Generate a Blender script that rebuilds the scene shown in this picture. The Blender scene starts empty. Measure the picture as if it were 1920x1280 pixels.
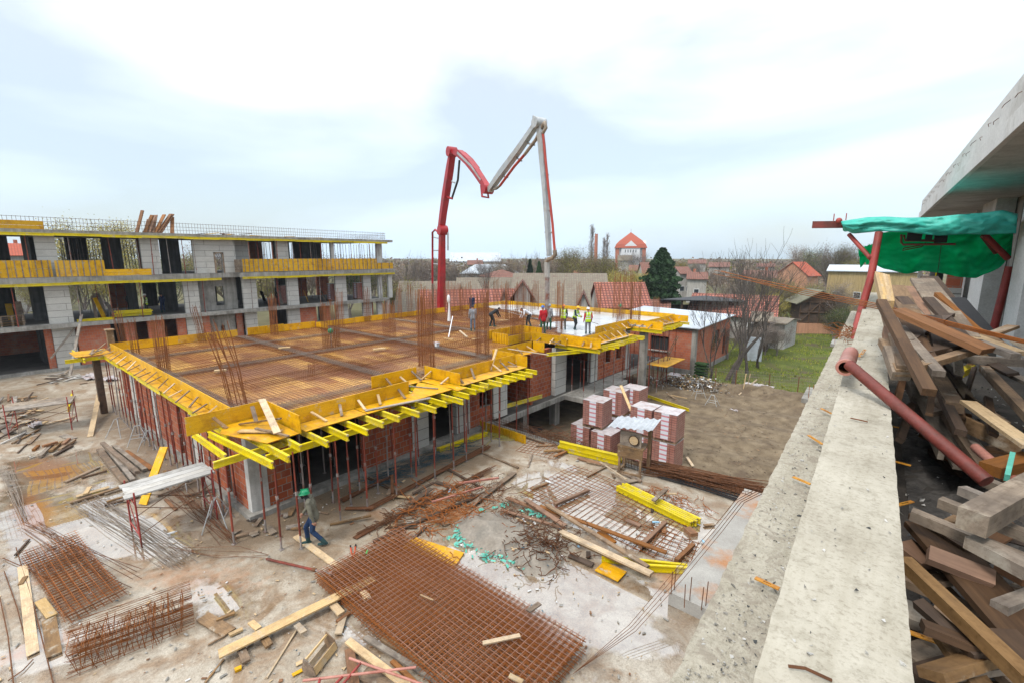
import bpy, math, random
from mathutils import Vector, Matrix, noise
random.seed(7)
SC = bpy.context.scene
COL = SC.collection
R = math.radians
# ---------------- camera ----------------
F_, H_, CX_, CY_ = 880.0, 8.5, 960.0, 640.0
PITCH = math.atan((CY_-481)/F_)
YAW = math.atan((1715-960)/math.hypot(F_, CY_-481))
cd = bpy.data.cameras.new('camera'); cam = bpy.data.objects.new('camera', cd); COL.objects.link(cam)
cam.location = (0, 0, H_); cam.rotation_euler = (R(90)-PITCH, 0, YAW)
cd.sensor_width = 36; cd.lens = F_/1920*36; cd.clip_start = 0.05; cd.clip_end = 3000
SC.camera = cam
# ---------------- light ----------------
SUN_EL, SUN_AZ = 52, 182          # overcast: broad soft sun behind the cloud
w = bpy.data.worlds.new("World"); SC.world = w; w.use_nodes = True
nt = w.node_tree; nt.nodes.clear()
def N(nt, t, **k):
    n = nt.nodes.new(t)
    for a, b in k.items(): setattr(n, a, b)
    return n
sky = N(nt, 'ShaderNodeTexSky', sky_type='NISHITA', sun_disc=False)
sky.sun_elevation = R(SUN_EL); sky.sun_rotation = R(SUN_AZ); sky.dust_density = 1.5; sky.air_density = 1.2
tc = N(nt, 'ShaderNodeTexCoord'); mp = N(nt, 'ShaderNodeMapping'); mp.inputs['Scale'].default_value = (1.0, 1.0, 3.4)
mp.inputs['Rotation'].default_value = (0, 0, R(40)); mp.inputs['Location'].default_value = (.35, .2, 0)
nz = N(nt, 'ShaderNodeTexNoise'); nz.inputs['Scale'].default_value = 1.25; nz.inputs['Detail'].default_value = 8; nz.inputs['Roughness'].default_value = .5; nz.inputs['Distortion'].default_value = .5
rp = N(nt, 'ShaderNodeValToRGB'); rp.color_ramp.elements[0].position = .40; rp.color_ramp.elements[1].position = .60
rp.color_ramp.elements[0].color = (.50, .50, .50, 1)
mx = N(nt, 'ShaderNodeMix', data_type='RGBA')
# cloud brightness: the deck is thicker and brighter overhead, bluer and dimmer near the horizon
sep = N(nt, 'ShaderNodeSeparateXYZ'); mr = N(nt, 'ShaderNodeMapRange')
mr.inputs[1].default_value = 0.0; mr.inputs[2].default_value = .45
mx2 = N(nt, 'ShaderNodeMix', data_type='RGBA')
mx2.inputs[6].default_value = (5.5, 6.9, 8.2, 1); mx2.inputs[7].default_value = (9.3, 9.7, 10.0, 1)
bg = N(nt, 'ShaderNodeBackground'); bg.inputs['Strength'].default_value = .10
out = N(nt, 'ShaderNodeOutputWorld'); L = nt.links.new
L(tc.outputs['Generated'], mp.inputs[0]); L(mp.outputs[0], nz.inputs['Vector']); L(nz.outputs[0], rp.inputs[0])
L(tc.outputs['Generated'], sep.inputs[0]); L(sep.outputs[2], mr.inputs[0]); L(mr.outputs[0], mx2.inputs[0])
mr3 = N(nt, 'ShaderNodeMapRange'); mr3.inputs[1].default_value = .42; mr3.inputs[2].default_value = .85; mr3.inputs[3].default_value = 1; mr3.inputs[4].default_value = 1.9   # an overcast sky is brightest overhead
vs_ = N(nt, 'ShaderNodeVectorMath', operation='SCALE'); L(sep.outputs[2], mr3.inputs[0])
L(rp.outputs[0], mx.inputs[0]); L(sky.outputs[0], mx.inputs[6]); L(mx2.outputs[2], mx.inputs[7]); L(mx.outputs[2], vs_.inputs[0]); L(mr3.outputs[0], vs_.inputs['Scale']); L(vs_.outputs[0], bg.inputs[0]); L(bg.outputs[0], out.inputs[0])
sd = bpy.data.lights.new('sun', 'SUN'); sun = bpy.data.objects.new('sun', sd); COL.objects.link(sun)
sd.energy = 1.5; sd.angle = R(12); sd.color = (1, .95, .88)
sun.rotation_euler = Vector((math.sin(R(SUN_AZ))*math.cos(R(SUN_EL)), math.cos(R(SUN_AZ))*math.cos(R(SUN_EL)), math.sin(R(SUN_EL)))).to_track_quat('Z', 'Y').to_euler()
SC.view_settings.view_transform = 'Standard'; SC.view_settings.look = 'None'; SC.view_settings.gamma = 1; SC.view_settings.exposure = .57
try:
    SC.cycles.max_bounces = 6; SC.cycles.volume_bounces = 0; SC.cycles.diffuse_bounces = 1
except Exception: pass
# ---------------- pixel (1920 wide) to point on a plane ----------------
def ray(x, y):
    yd = y-CY_; cx = x-CX_
    fw = F_*math.cos(PITCH)-yd*math.sin(PITCH); dn = yd*math.cos(PITCH)+F_*math.sin(PITCH)
    s, c = math.sin(YAW), math.cos(YAW)
    return Vector((-s*fw+c*cx, c*fw+s*cx, -dn))
O_ = Vector((0, 0, H_))
def at(x, y, z=0.): d = ray(x, y); return O_+d*((z-H_)/d.z)
def atX(x, y, X): d = ray(x, y); return O_+d*(X/d.x)
def atY(x, y, Y): d = ray(x, y); return O_+d*(Y/d.y)
def atD(x, y, D): d = ray(x, y); return O_+d*(D/math.hypot(d.x, d.y))      # horizontal distance D
def atP(x, y, A, B):                                                       # vertical plane through A and B
    n = Vector((B.y-A.y, A.x-B.x, 0)); d = ray(x, y); return O_+d*((A-O_).dot(n)/d.dot(n))
# ---------------- tagging ----------------
def tag(o, label=None, cat=None, group=None, kind=None):
    if label: o['label'] = label
    if cat: o['category'] = cat
    if group: o['group'] = group
    if kind: o['kind'] = kind
    return o
def empty(name, loc, rz=0, label=None, cat=None, group=None):
    o = bpy.data.objects.new(name, None); COL.objects.link(o); o.location = loc; o.rotation_euler = (0, 0, rz)
    o.empty_display_size = .2
    return tag(o, label, cat, group)
def copy_tree(o, loc=None, rz=None, label=None, group=None, parent=None, scale=None):
    c = o.copy(); COL.objects.link(c)
    if parent is not None: c.parent = parent
    for ch in list(o.children): copy_tree(ch, parent=c)
    if loc is not None: c.location = loc
    if rz is not None: c.rotation_euler = (c.rotation_euler[0], c.rotation_euler[1], rz)
    if scale is not None: c.scale = (scale,)*3 if not isinstance(scale, tuple) else scale
    if label: c['label'] = label
    if group: c['group'] = group
    return c
# ---------------- mesh builder ----------------
class G:
    def __init__(s): s.v = []; s.f = []; s.m = []; s.sm = []
    def add(s, vs, fs, mi=0, smooth=False):
        b = len(s.v); s.v += [tuple(v) for v in vs]; s.f += [tuple(i+b for i in f) for f in fs]
        s.m += [mi]*len(fs); s.sm += [smooth]*len(fs); return s
    def box(s, a, b, mi=0):
        x0, y0, z0 = [min(p, q) for p, q in zip(a, b)]; x1, y1, z1 = [max(p, q) for p, q in zip(a, b)]
        return s.add([(x0,y0,z0),(x1,y0,z0),(x1,y1,z0),(x0,y1,z0),(x0,y0,z1),(x1,y0,z1),(x1,y1,z1),(x0,y1,z1)],
                     [(0,3,2,1),(4,5,6,7),(0,1,5,4),(1,2,6,5),(2,3,7,6),(3,0,4,7)], mi)
    def bar(s, p, q, w=.1, h=.1, up=(0,0,1), mi=0):        # rectangular bar centred on p-q
        p, q = Vector(p), Vector(q); d = (q-p).normalized(); up = Vector(up)
        if abs(d.dot(up)) > .98: up = Vector((1, 0, 0))
        x = d.cross(up).normalized(); u = x.cross(d)
        vs = [e+x*a*w/2+u*b*h/2 for e in (p, q) for a, b in ((-1,-1),(1,-1),(1,1),(-1,1))]
        return s.add(vs, [(3,2,1,0),(4,5,6,7),(0,1,5,4),(1,2,6,5),(2,3,7,6),(3,0,4,7)], mi)
    def tube(s, pts, r, n=4, mi=0, caps=True, smooth=None):
        pts = [Vector(p) for p in pts]; rs = r if isinstance(r, (list, tuple)) else [r]*len(pts)
        b = []; prev = None
        for i, p in enumerate(pts):
            d = (pts[min(i+1, len(pts)-1)]-pts[max(i-1, 0)])
            d = d.normalized() if d.length > 1e-9 else Vector((0,0,1))
            if prev is None: u = d.orthogonal().normalized()
            else:
                u = prev-d*prev.dot(d); u = u.normalized() if u.length > 1e-6 else d.orthogonal().normalized()
            prev = u; x = d.cross(u)
            b += [p+(u*math.cos(2*math.pi*k/n)+x*math.sin(2*math.pi*k/n))*rs[i] for k in range(n)]
        fs = [(i*n+k, i*n+(k+1)%n, (i+1)*n+(k+1)%n, (i+1)*n+k) for i in range(len(pts)-1) for k in range(n)]
        s.add(b, fs, mi, smooth if smooth is not None else n > 5)
        if caps and n > 2:
            m = len(pts)-1; s.add([b[k] for k in range(n)], [tuple(range(n-1, -1, -1))], mi); s.add([b[m*n+k] for k in range(n)], [tuple(range(n))], mi)
        return s
    def prism(s, poly, z0, z1, mi=0):
        n = len(poly); vs = [(x, y, z0) for x, y in poly]+[(x, y, z1) for x, y in poly]
        a = sum(poly[i][0]*poly[(i+1)%n][1]-poly[(i+1)%n][0]*poly[i][1] for i in range(n))
        fs = [tuple(range(n-1,-1,-1)), tuple(range(n, 2*n))]+[(i, (i+1)%n, n+(i+1)%n, n+i) for i in range(n)]
        if a < 0: fs = [f[::-1] for f in fs]
        return s.add(vs, fs, mi)
    def quad(s, a, b, c, d, mi=0): return s.add([a, b, c, d], [(0,1,2,3)], mi)
    def ball(s, c, r, mi=0, n=8, m=6):
        c = Vector(c); r = r if isinstance(r, (tuple, list)) else (r, r, r)
        vs = [c+Vector((0,0,r[2]))]
        for i in range(1, m):
            t = math.pi*i/m
            vs += [c+Vector((r[0]*math.sin(t)*math.cos(2*math.pi*k/n), r[1]*math.sin(t)*math.sin(2*math.pi*k/n), r[2]*math.cos(t))) for k in range(n)]
        vs.append(c-Vector((0,0,r[2]))); l = len(vs)-1
        fs = [(0, 1+k, 1+(k+1)%n) for k in range(n)]+[(l, l-n+(k+1)%n, l-n+k) for k in range(n)]
        fs += [(1+i*n+k, 1+(i+1)*n+k, 1+(i+1)*n+(k+1)%n, 1+i*n+(k+1)%n) for i in range(m-2) for k in range(n)]
        return s.add(vs, fs, mi, True)
    def build(s, name, mats, parent=None, label=None, cat=None, group=None, kind=None, origin=None, local=False):
        if not isinstance(mats, (list, tuple)): mats = [mats]
        me = bpy.data.meshes.new(name)
        vs = [Vector(v) for v in s.v]
        if local: o0 = Vector((0,0,0))
        elif origin is not None: o0 = Vector(origin)
        elif parent is not None: o0 = Vector((0,0,0))
        else:
            xs = [v.x for v in vs]; ys = [v.y for v in vs]; zs = [v.z for v in vs]
            o0 = Vector(((min(xs)+max(xs))/2, (min(ys)+max(ys))/2, min(zs)))
        if parent is not None and not local: o0 = Vector(parent.location)   # verts given in world space, parents unrotated
        me.from_pydata([v-o0 for v in vs], [], s.f)
        me.polygons.foreach_set('material_index', s.m); me.polygons.foreach_set('use_smooth', s.sm)
        for m in mats: me.materials.append(m)
        me.update()
        o = bpy.data.objects.new(name, me); COL.objects.link(o)
        if parent is not None: o.parent = parent
        elif not local: o.location = o0
        return tag(o, label, cat, group, kind)
# ---------------- materials ----------------
def srgb(c): return tuple((x/255/12.92 if x/255 <= .04045 else ((x/255+.055)/1.055)**2.4) for x in c)+(1,)
def newmat(name):
    m = bpy.data.materials.new(name); m.use_nodes = True; nt = m.node_tree; nt.nodes.clear()
    o = N(nt, 'ShaderNodeOutputMaterial'); b = N(nt, 'ShaderNodeBsdfPrincipled'); nt.links.new(b.outputs[0], o.inputs[0])
    return m, nt, b
def noise_n(nt, vec, scale, detail=4, rough=.55, dist=0):
    n = N(nt, 'ShaderNodeTexNoise'); n.inputs['Scale'].default_value = scale; n.inputs['Detail'].default_value = detail
    n.inputs['Roughness'].default_value = rough; n.inputs['Distortion'].default_value = dist; nt.links.new(vec, n.inputs['Vector']); return n.outputs[0]
def ramp_n(nt, fac, stops):
    r = N(nt, 'ShaderNodeValToRGB'); e = r.color_ramp.elements
    while len(e) < len(stops): e.new(.5)
    for i, (p, c) in enumerate(stops): e[i].position = p; e[i].color = c if len(c) == 4 else tuple(c)+(1,)
    nt.links.new(fac, r.inputs[0]); return r.outputs[0]
def mix_n(nt, fac, a, b, mode='MIX'):
    m = N(nt, 'ShaderNodeMix', data_type='RGBA', blend_type=mode)
    for s, v in ((0, fac), (6, a), (7, b)):
        if isinstance(v, bpy.types.NodeSocket): nt.links.new(v, m.inputs[s])
        else: m.inputs[s].default_value = v
    return m.outputs[2]
def math_n(nt, op, a, b=0., clamp=False):
    m = N(nt, 'ShaderNodeMath', operation=op, use_clamp=clamp)
    for i, v in enumerate((a, b)):
        if isinstance(v, bpy.types.NodeSocket): nt.links.new(v, m.inputs[i])
        else: m.inputs[i].default_value = v
    return m.outputs[0]
def bump_n(nt, b, h, strength=.3, dist=.02):
    n = N(nt, 'ShaderNodeBump'); n.inputs['Strength'].default_value = strength; n.inputs['Distance'].default_value = dist
    nt.links.new(h, n.inputs['Height']); nt.links.new(n.outputs[0], b.inputs['Normal'])
W0, W1 = (0,0,0,1), (1,1,1,1)
def rough_mat(name, ca, cb, scale=2., rough=.85, bump=.3, fine=30, cc=None, objvar=.0, world=False, metallic=0., stretch=None, spec=.4, streak=0.):
    """mottled two/three colour surface: the general plaster/metal/soil material"""
    m, nt, b = newmat(name); L = nt.links.new
    if world: vec = N(nt, 'ShaderNodeNewGeometry').outputs['Position']
    else: vec = N(nt, 'ShaderNodeTexCoord').outputs['Object']
    if stretch:
        mp = N(nt, 'ShaderNodeMapping'); mp.inputs['Scale'].default_value = stretch; L(vec, mp.inputs[0]); vec2 = mp.outputs[0]
    else: vec2 = vec
    oi = N(nt, 'ShaderNodeObjectInfo')
    va = N(nt, 'ShaderNodeVectorMath', operation='ADD'); L(vec2, va.inputs[0])
    sc = N(nt, 'ShaderNodeVectorMath', operation='SCALE'); sc.inputs[0].default_value = (37, 91, 53); L(oi.outputs['Random'], sc.inputs['Scale']); L(sc.outputs[0], va.inputs[1])
    n1 = noise_n(nt, va.outputs[0], scale, 6, .6); n2 = noise_n(nt, va.outputs[0], fine, 3, .6)
    c = ramp_n(nt, n1, [(.3, ca), (.68, cb)])
    if cc: c = mix_n(nt, ramp_n(nt, noise_n(nt, va.outputs[0], scale*.6, 5, .65), [(.52, W0), (.66, W1)]), c, cc)
    c = mix_n(nt, .35, c, ramp_n(nt, n2, [(.25, (.25,.25,.25,1)), (.75, W1)]), 'MULTIPLY')
    if streak:
        mp = N(nt, 'ShaderNodeMapping'); mp.inputs['Scale'].default_value = (3.2, 3.2, .25); L(vec, mp.inputs[0])
        c = mix_n(nt, streak, c, ramp_n(nt, noise_n(nt, mp.outputs[0], 1.5, 5, .6), [(.38, (.3,.29,.27,1)), (.6, W1)]), 'MULTIPLY')
    if objvar:
        hs = N(nt, 'ShaderNodeHueSaturation'); L(c, hs.inputs['Color'])
        mr = N(nt, 'ShaderNodeMapRange'); L(oi.outputs['Random'], mr.inputs[0]); mr.inputs[3].default_value = 1-objvar; mr.inputs[4].default_value = 1+objvar
        L(mr.outputs[0], hs.inputs['Value']); c = hs.outputs[0]
    L(c, b.inputs['Base Color']); b.inputs['Roughness'].default_value = rough; b.inputs['Metallic'].default_value = metallic
    b.inputs['Specular IOR Level'].default_value = spec
    if bump: bump_n(nt, b, n2, bump, .01)
    return m
def wood_mat(name, ca, cb, dirt=(.10,.085,.07,1), dirty=.5, rough=.75, objvar=.2, bump=.25, grain=14, splash=0.):
    """planks: grain runs along the local X axis"""
    m, nt, b = newmat(name); L = nt.links.new
    tc = N(nt, 'ShaderNodeTexCoord'); oi = N(nt, 'ShaderNodeObjectInfo')
    va = N(nt, 'ShaderNodeVectorMath', operation='ADD'); sc = N(nt, 'ShaderNodeVectorMath', operation='SCALE'); sc.inputs[0].default_value = (37, 91, 53)
    L(oi.outputs['Random'], sc.inputs['Scale']); L(tc.outputs['Object'], va.inputs[0]); L(sc.outputs[0], va.inputs[1])
    mp = N(nt, 'ShaderNodeMapping'); mp.inputs['Scale'].default_value = (.5, 6, 6); L(va.outputs[0], mp.inputs[0])
    g = noise_n(nt, mp.outputs[0], grain*.5, 5, .65, .6); c = ramp_n(nt, g, [(.3, ca), (.7, cb)])
    n1 = noise_n(nt, va.outputs[0], 2.3, 5, .65)
    c = mix_n(nt, ramp_n(nt, n1, [(.62-.3*dirty, W0), (.8-.12*dirty, W1)]), c, dirt)
    if splash:
        c = mix_n(nt, ramp_n(nt, noise_n(nt, va.outputs[0], 3.4, 7, .7, .4), [(.60-.1*splash, W0), (.68, (.75,.75,.75,1))]), c, (.42,.38,.31,1))
        c = mix_n(nt, .55, c, ramp_n(nt, noise_n(nt, va.outputs[0], 38, 3, .7), [(.28, (.45,.4,.35,1)), (.5, W1)]), 'MULTIPLY')
    hs = N(nt, 'ShaderNodeHueSaturation'); L(c, hs.inputs['Color'])
    mr = N(nt, 'ShaderNodeMapRange'); L(oi.outputs['Random'], mr.inputs[0]); mr.inputs[3].default_value = 1-objvar; mr.inputs[4].default_value = 1+objvar
    L(mr.outputs[0], hs.inputs['Value']); mr2 = N(nt, 'ShaderNodeMapRange'); L(math_n(nt, 'FRACT', math_n(nt, 'MULTIPLY', oi.outputs['Random'], 7.3)), mr2.inputs[0])
    mr2.inputs[3].default_value = .75 if objvar > .17 else .96; mr2.inputs[4].default_value = 1.2; L(mr2.outputs[0], hs.inputs['Saturation'])
    L(hs.outputs[0], b.inputs['Base Color']); b.inputs['Roughness'].default_value = rough; bump_n(nt, b, g, bump, .004); b.inputs['Specular IOR Level'].default_value = .35
    return m
def brick_mat(name, c1, c2, mortar, bw=.3, bh=.25, ms=.012, obj=False, zs=1., bump=.5, off=.5, dirt=(.2,.19,.17,1), dirty=.4, rough=.9, mz=.0):
    """running bond on any axis-aligned wall: u = x + y, v = z"""
    m, nt, b = newmat(name); L = nt.links.new
    src = N(nt, 'ShaderNodeTexCoord').outputs['Object'] if obj else N(nt, 'ShaderNodeNewGeometry').outputs['Position']
    sp = N(nt, 'ShaderNodeSeparateXYZ'); L(src, sp.inputs[0]); cb = N(nt, 'ShaderNodeCombineXYZ')
    L(math_n(nt, 'ADD', sp.outputs[0], sp.outputs[1]) if not obj == 'x' else sp.outputs[0], cb.inputs[0]); L(math_n(nt, 'ADD', math_n(nt, 'MULTIPLY', sp.outputs[2], zs), mz), cb.inputs[1])
    bt = N(nt, 'ShaderNodeTexBrick'); bt.offset = off; L(cb.outputs[0], bt.inputs['Vector'])
    bt.inputs['Color1'].default_value = c1; bt.inputs['Color2'].default_value = c2; bt.inputs['Mortar'].default_value = mortar
    bt.inputs['Scale'].default_value = 1; bt.inputs['Mortar Size'].default_value = ms; bt.inputs['Brick Width'].default_value = bw; bt.inputs['Row Height'].default_value = bh; bt.inputs['Mortar Smooth'].default_value = .2
    n1 = noise_n(nt, src, 1.3, 6, .65); n2 = noise_n(nt, src, 25, 3, .6)
    c = mix_n(nt, ramp_n(nt, n1, [(.5, W0), (.62+.3*(1-dirty), W1)]), bt.outputs[0], dirt)
    c = mix_n(nt, .3, c, ramp_n(nt, n2, [(.25, (.35,.35,.35,1)), (.7, W1)]), 'MULTIPLY')
    L(c, b.inputs['Base Color']); b.inputs['Roughness'].default_value = rough; b.inputs['Specular IOR Level'].default_value = .3
    bump_n(nt, b, math_n(nt, 'SUBTRACT', math_n(nt, 'MULTIPLY', n2, .3), bt.outputs[1]), bump, .02)
    return m
M = {}
M['concrete'] = rough_mat('concrete', (.27,.255,.225,1), (.42,.40,.36,1), 1.2, .9, .4, 40, cc=(.22,.205,.18,1), streak=.4)
M['concrete_dark_shade'] = rough_mat('concrete_dark_shade', (.055,.06,.062,1), (.11,.112,.11,1), 1.2, .9, .4, 40, streak=.6)  # shade of interiors and the basement is painted into this darkened concrete
M['concrete_pale'] = rough_mat('concrete_pale', (.50,.49,.46,1), (.68,.66,.62,1), 1.5, .9, .4, 40, cc=(.42,.40,.36,1), streak=.3)
M['block'] = brick_mat('block', (.56,.54,.49,1), (.49,.475,.44,1), (.20,.19,.17,1), 2.4, .5, .018, off=.5, dirty=.3, bump=.3, dirt=(.38,.36,.32,1))
M['brick'] = brick_mat('brick', (.44,.105,.035,1), (.26,.055,.024,1), (.30,.25,.21,1), .33, .25, .013, dirty=.45, dirt=(.34,.18,.12,1))
M['brick_big'] = brick_mat('brick_big', (.50,.15,.07,1), (.40,.11,.06,1), (.33,.22,.17,1), .3, .22, .01, dirty=.6, dirt=(.40,.26,.19,1))
M['form'] = wood_mat('form', (.58,.30,.005,1), (.70,.40,.008,1), (.36,.15,.012,1), .4, .45, .16, .1, 6, .35)
M['form_ply'] = wood_mat('form_ply', (.58,.28,.015,1), (.70,.39,.04,1), (.30,.15,.04,1), .5, .5, .14, .1, 5, .3)
M['beam_y'] = wood_mat('beam_y', (.58,.44,.008,1), (.70,.56,.012,1), (.36,.25,.03,1), .42, .5, .14, .1, 6, .5)
M['wood'] = wood_mat('wood', (.18,.11,.058,1), (.31,.20,.11,1), (.09,.06,.04,1), .6, splash=.4)
M['wood_pale'] = wood_mat('wood_pale', (.44,.30,.155,1), (.60,.44,.25,1), (.28,.19,.11,1), .45, splash=.4)
M['wood_gray'] = wood_mat('wood_gray', (.19,.15,.115,1), (.33,.27,.21,1), (.10,.08,.065,1), .6, splash=.7)
M['wood_dark'] = wood_mat('wood_dark', (.055,.033,.021,1), (.115,.07,.042,1), (.03,.021,.016,1), .5)
M['wood_red'] = wood_mat('wood_red', (.17,.075,.03,1), (.29,.135,.055,1), (.12,.06,.03,1), .45)
M['rust'] = rough_mat('rust', (.20,.06,.015,1), (.38,.13,.033,1), 6, .85, .2, 60, objvar=.2, spec=.2)
M['rust_mid'] = rough_mat('rust_mid', (.15,.052,.02,1), (.30,.11,.035,1), 6, .8, .2, 60, objvar=.2, spec=.3)
M['floor_shaded'] = rough_mat('floor_shaded', (.06,.055,.048,1), (.12,.11,.098,1), 1.1, .85, .4, 25)  # dirty interior floors; shade under the slabs is painted into the dark colour
M['rust_dark'] = rough_mat('rust_dark', (.10,.045,.022,1), (.20,.085,.04,1), 6, .8, .2, 60, objvar=.25, spec=.2)
M['rebar_gray'] = rough_mat('rebar_gray', (.15,.12,.095,1), (.28,.225,.18,1), 5, .7, .2, 60, objvar=.2, spec=.4)
M['prop_red'] = rough_mat('prop_red', (.17,.035,.02,1), (.30,.055,.03,1), 4, .6, .2, 50, cc=(.13,.06,.04,1), objvar=.3)
M['prop_gray'] = rough_mat('prop_gray', (.20,.17,.15,1), (.36,.32,.30,1), 4, .6, .2, 50, cc=(.22,.08,.05,1), objvar=.2)
M['paint_red'] = rough_mat('paint_red', (.32,.010,.016,1), (.44,.018,.024,1), 1.5, .4, .1, 40, cc=(.25,.02,.02,1))
M['pipe_red'] = rough_mat('pipe_red', (.34,.035,.022,1), (.45,.055,.03,1), 1.5, .5, .1, 40)
M['paint_orange'] = rough_mat('paint_orange', (.62,.07,.02,1), (.7,.1,.03,1), 1.5, .45, .1, 40)
M['paint_gray'] = rough_mat('paint_gray', (.30,.325,.335,1), (.45,.475,.485,1), 1.5, .45, .1, 40, cc=(.33,.30,.26,1))
M['steel_red'] = rough_mat('steel_red', (.28,.035,.03,1), (.42,.07,.055,1), 3, .5, .15, 50, cc=(.17,.05,.035,1))
M['pipe_pink'] = rough_mat('pipe_pink', (.42,.17,.13,1), (.56,.26,.20,1), 3, .5, .15, 50, cc=(.36,.12,.08,1))
M['tube_gray'] = rough_mat('tube_gray', (.35,.36,.36,1), (.55,.57,.57,1), 4, .45, .1, 50, metallic=.2)
M['black'] = rough_mat('black', (.012,.013,.015,1), (.03,.03,.033,1), 3, .6, .1, 40)
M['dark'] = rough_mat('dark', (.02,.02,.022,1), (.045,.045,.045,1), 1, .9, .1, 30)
M['white'] = rough_mat('white', (.66,.67,.68,1), (.80,.81,.82,1), 2, .6, .2, 30)
M['white_metal'] = rough_mat('white_metal', (.40,.43,.46,1), (.52,.55,.58,1), .5, .45, .1, 30, streak=.25)
# ================= GROUND =================
def yard_mat():
    m, nt, b = newmat('yard_concrete'); L = nt.links.new
    pos = N(nt, 'ShaderNodeNewGeometry').outputs['Position']
    aw = N(nt, 'ShaderNodeAttribute', attribute_name='wet').outputs['Fac']; ar = N(nt, 'ShaderNodeAttribute', attribute_name='rust').outputs['Fac']; am = N(nt, 'ShaderNodeAttribute', attribute_name='mud').outputs['Fac']
    n1 = noise_n(nt, pos, .45, 8, .62); n2 = noise_n(nt, pos, 3.2, 6, .65); n3 = noise_n(nt, pos, 22, 4, .7); n4 = noise_n(nt, pos, 1.1, 5, .6, 1.2)
    c = ramp_n(nt, n1, [(.32, (.34,.275,.195,1)), (.48, (.46,.40,.315,1)), (.64, (.57,.52,.43,1))])
    c = mix_n(nt, ramp_n(nt, n4, [(.42, W0), (.62, W1)]), c, (.33,.235,.15,1))
    c = mix_n(nt, .45, c, ramp_n(nt, n2, [(.34, (.5,.44,.38,1)), (.58, W1)]), 'MULTIPLY')
    c = mix_n(nt, .5, c, ramp_n(nt, n3, [(.3, (.45,.42,.4,1)), (.6, W1)]), 'MULTIPLY')
    n5 = noise_n(nt, pos, 9, 8, .75, 1.5); c = mix_n(nt, .45, c, ramp_n(nt, n5, [(.36, (.42,.36,.3,1)), (.47, W1)]), 'MULTIPLY')
    n6 = noise_n(nt, pos, 60, 3, .8); c = mix_n(nt, .5, c, ramp_n(nt, n6, [(.34, (.3,.27,.24,1)), (.46, W1)]), 'MULTIPLY')
    rj = math_n(nt, 'ADD', ar, math_n(nt, 'MULTIPLY', math_n(nt, 'SUBTRACT', n2, .5), .9))
    c = mix_n(nt, ramp_n(nt, rj, [(.30, W0), (.75, W1)]), c, (.36,.17,.075,1))
    mj = math_n(nt, 'ADD', am, math_n(nt, 'MULTIPLY', math_n(nt, 'SUBTRACT', n2, .5), 1.1))
    mm = ramp_n(nt, mj, [(.35, W0), (.7, W1)])
    c = mix_n(nt, mm, c, ramp_n(nt, n3, [(.3, (.13,.095,.06,1)), (.7, (.25,.185,.125,1))]))
    wj = math_n(nt, 'ADD', aw, math_n(nt, 'MULTIPLY', math_n(nt, 'SUBTRACT', noise_n(nt, pos, 1.7, 6, .6), .5), .95))
    wet = ramp_n(nt, wj, [(.34, W0), (.48, W1)]); damp = ramp_n(nt, wj, [(.15, W0), (.5, W1)])
    c = mix_n(nt, math_n(nt, 'MULTIPLY', damp, .5), c, mix_n(nt, 1., c, (.62,.56,.5,1), 'MULTIPLY'))
    L(c, b.inputs['Base Color'])
    r = N(nt, 'ShaderNodeMapRange'); L(damp, r.inputs[0]); r.inputs[3].default_value = .4; r.inputs[4].default_value = .15
    r2 = mix_n(nt, wet, r.outputs[0], (.03,.03,.03,1)); L(r2, b.inputs['Roughness'])
    b.inputs['Specular IOR Level'].default_value = .6
    L(wet, b.inputs['Coat Weight']); b.inputs['Coat Roughness'].default_value = .015; b.inputs['Coat IOR'].default_value = 2.7
    bp = N(nt, 'ShaderNodeBump'); bp.inputs['Distance'].default_value = .03
    L(math_n(nt, 'MULTIPLY', math_n(nt, 'SUBTRACT', 1., wet), .55), bp.inputs['Strength']); L(math_n(nt, 'ADD', math_n(nt, 'MULTIPLY', n3, .5), math_n(nt, 'ADD', n2, n5)), bp.inputs['Height']); L(bp.outputs[0], b.inputs['Normal'])
    return m
YM = yard_mat()
def blobs(px_list):
    out = []
    for (x, y, rx, ry, ang, k) in px_list:
        c = at(x, y, 0); out.append((c.x, c.y, rx, ry, R(ang), k))
    return out
# (pixel x, pixel y, radius along, radius across in metres, angle, strength)
WET = blobs([(1150,955,3.2,1.4,0,1.15),(1250,1000,2.2,1.0,0,1.),(1040,925,1.6,.9,0,1.),(960,1075,2.4,1.3,-20,1.15),(880,1060,1.2,.8,0,1.0),(1080,1110,1.8,.9,0,.95),(1120,1170,1.6,.7,20,.8),
             (90,880,2.2,.9,10,1.1),(170,868,1.8,.7,10,1.),(60,960,2.6,.7,0,1.1),(150,975,2.6,.6,0,.9),(200,930,2.5,.6,0,.6),(180,1000,2.4,1.1,30,1.0),(250,1010,2.,.8,30,.9),(420,1120,1.6,.6,20,.6),(700,1180,1.2,.6,20,.6),(60,1050,1.6,.8,0,.6),(330,1035,1.6,.6,20,.5),(50,1230,1.4,.5,30,.6),
             (400,940,1.2,.5,0,.7),(800,960,1.5,.4,0,.8),(850,985,1.2,.5,0,.8),(1210,1120,1.,.6,0,.7),(1050,870,.9,.3,0,.7),(1300,985,1.2,.6,0,.7),(120,1190,1.5,.6,60,.5),(1270,940,1.4,.5,0,.5)])
RUST = blobs([(90,880,2.,.8,10,.9),(60,960,2.4,.5,0,.8),(360,1080,2.2,.9,30,.5),(300,1020,1.5,.8,0,.35),(860,965,1.8,.6,0,.8),(900,1000,1.2,.4,0,.5),(110,1080,.8,.3,60,.7),(70,1210,.8,.3,80,.7),(1310,1110,1.2,.6,0,.9),(700,960,1.5,.5,0,.5),(450,1080,1.6,.7,0,.4)])
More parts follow.
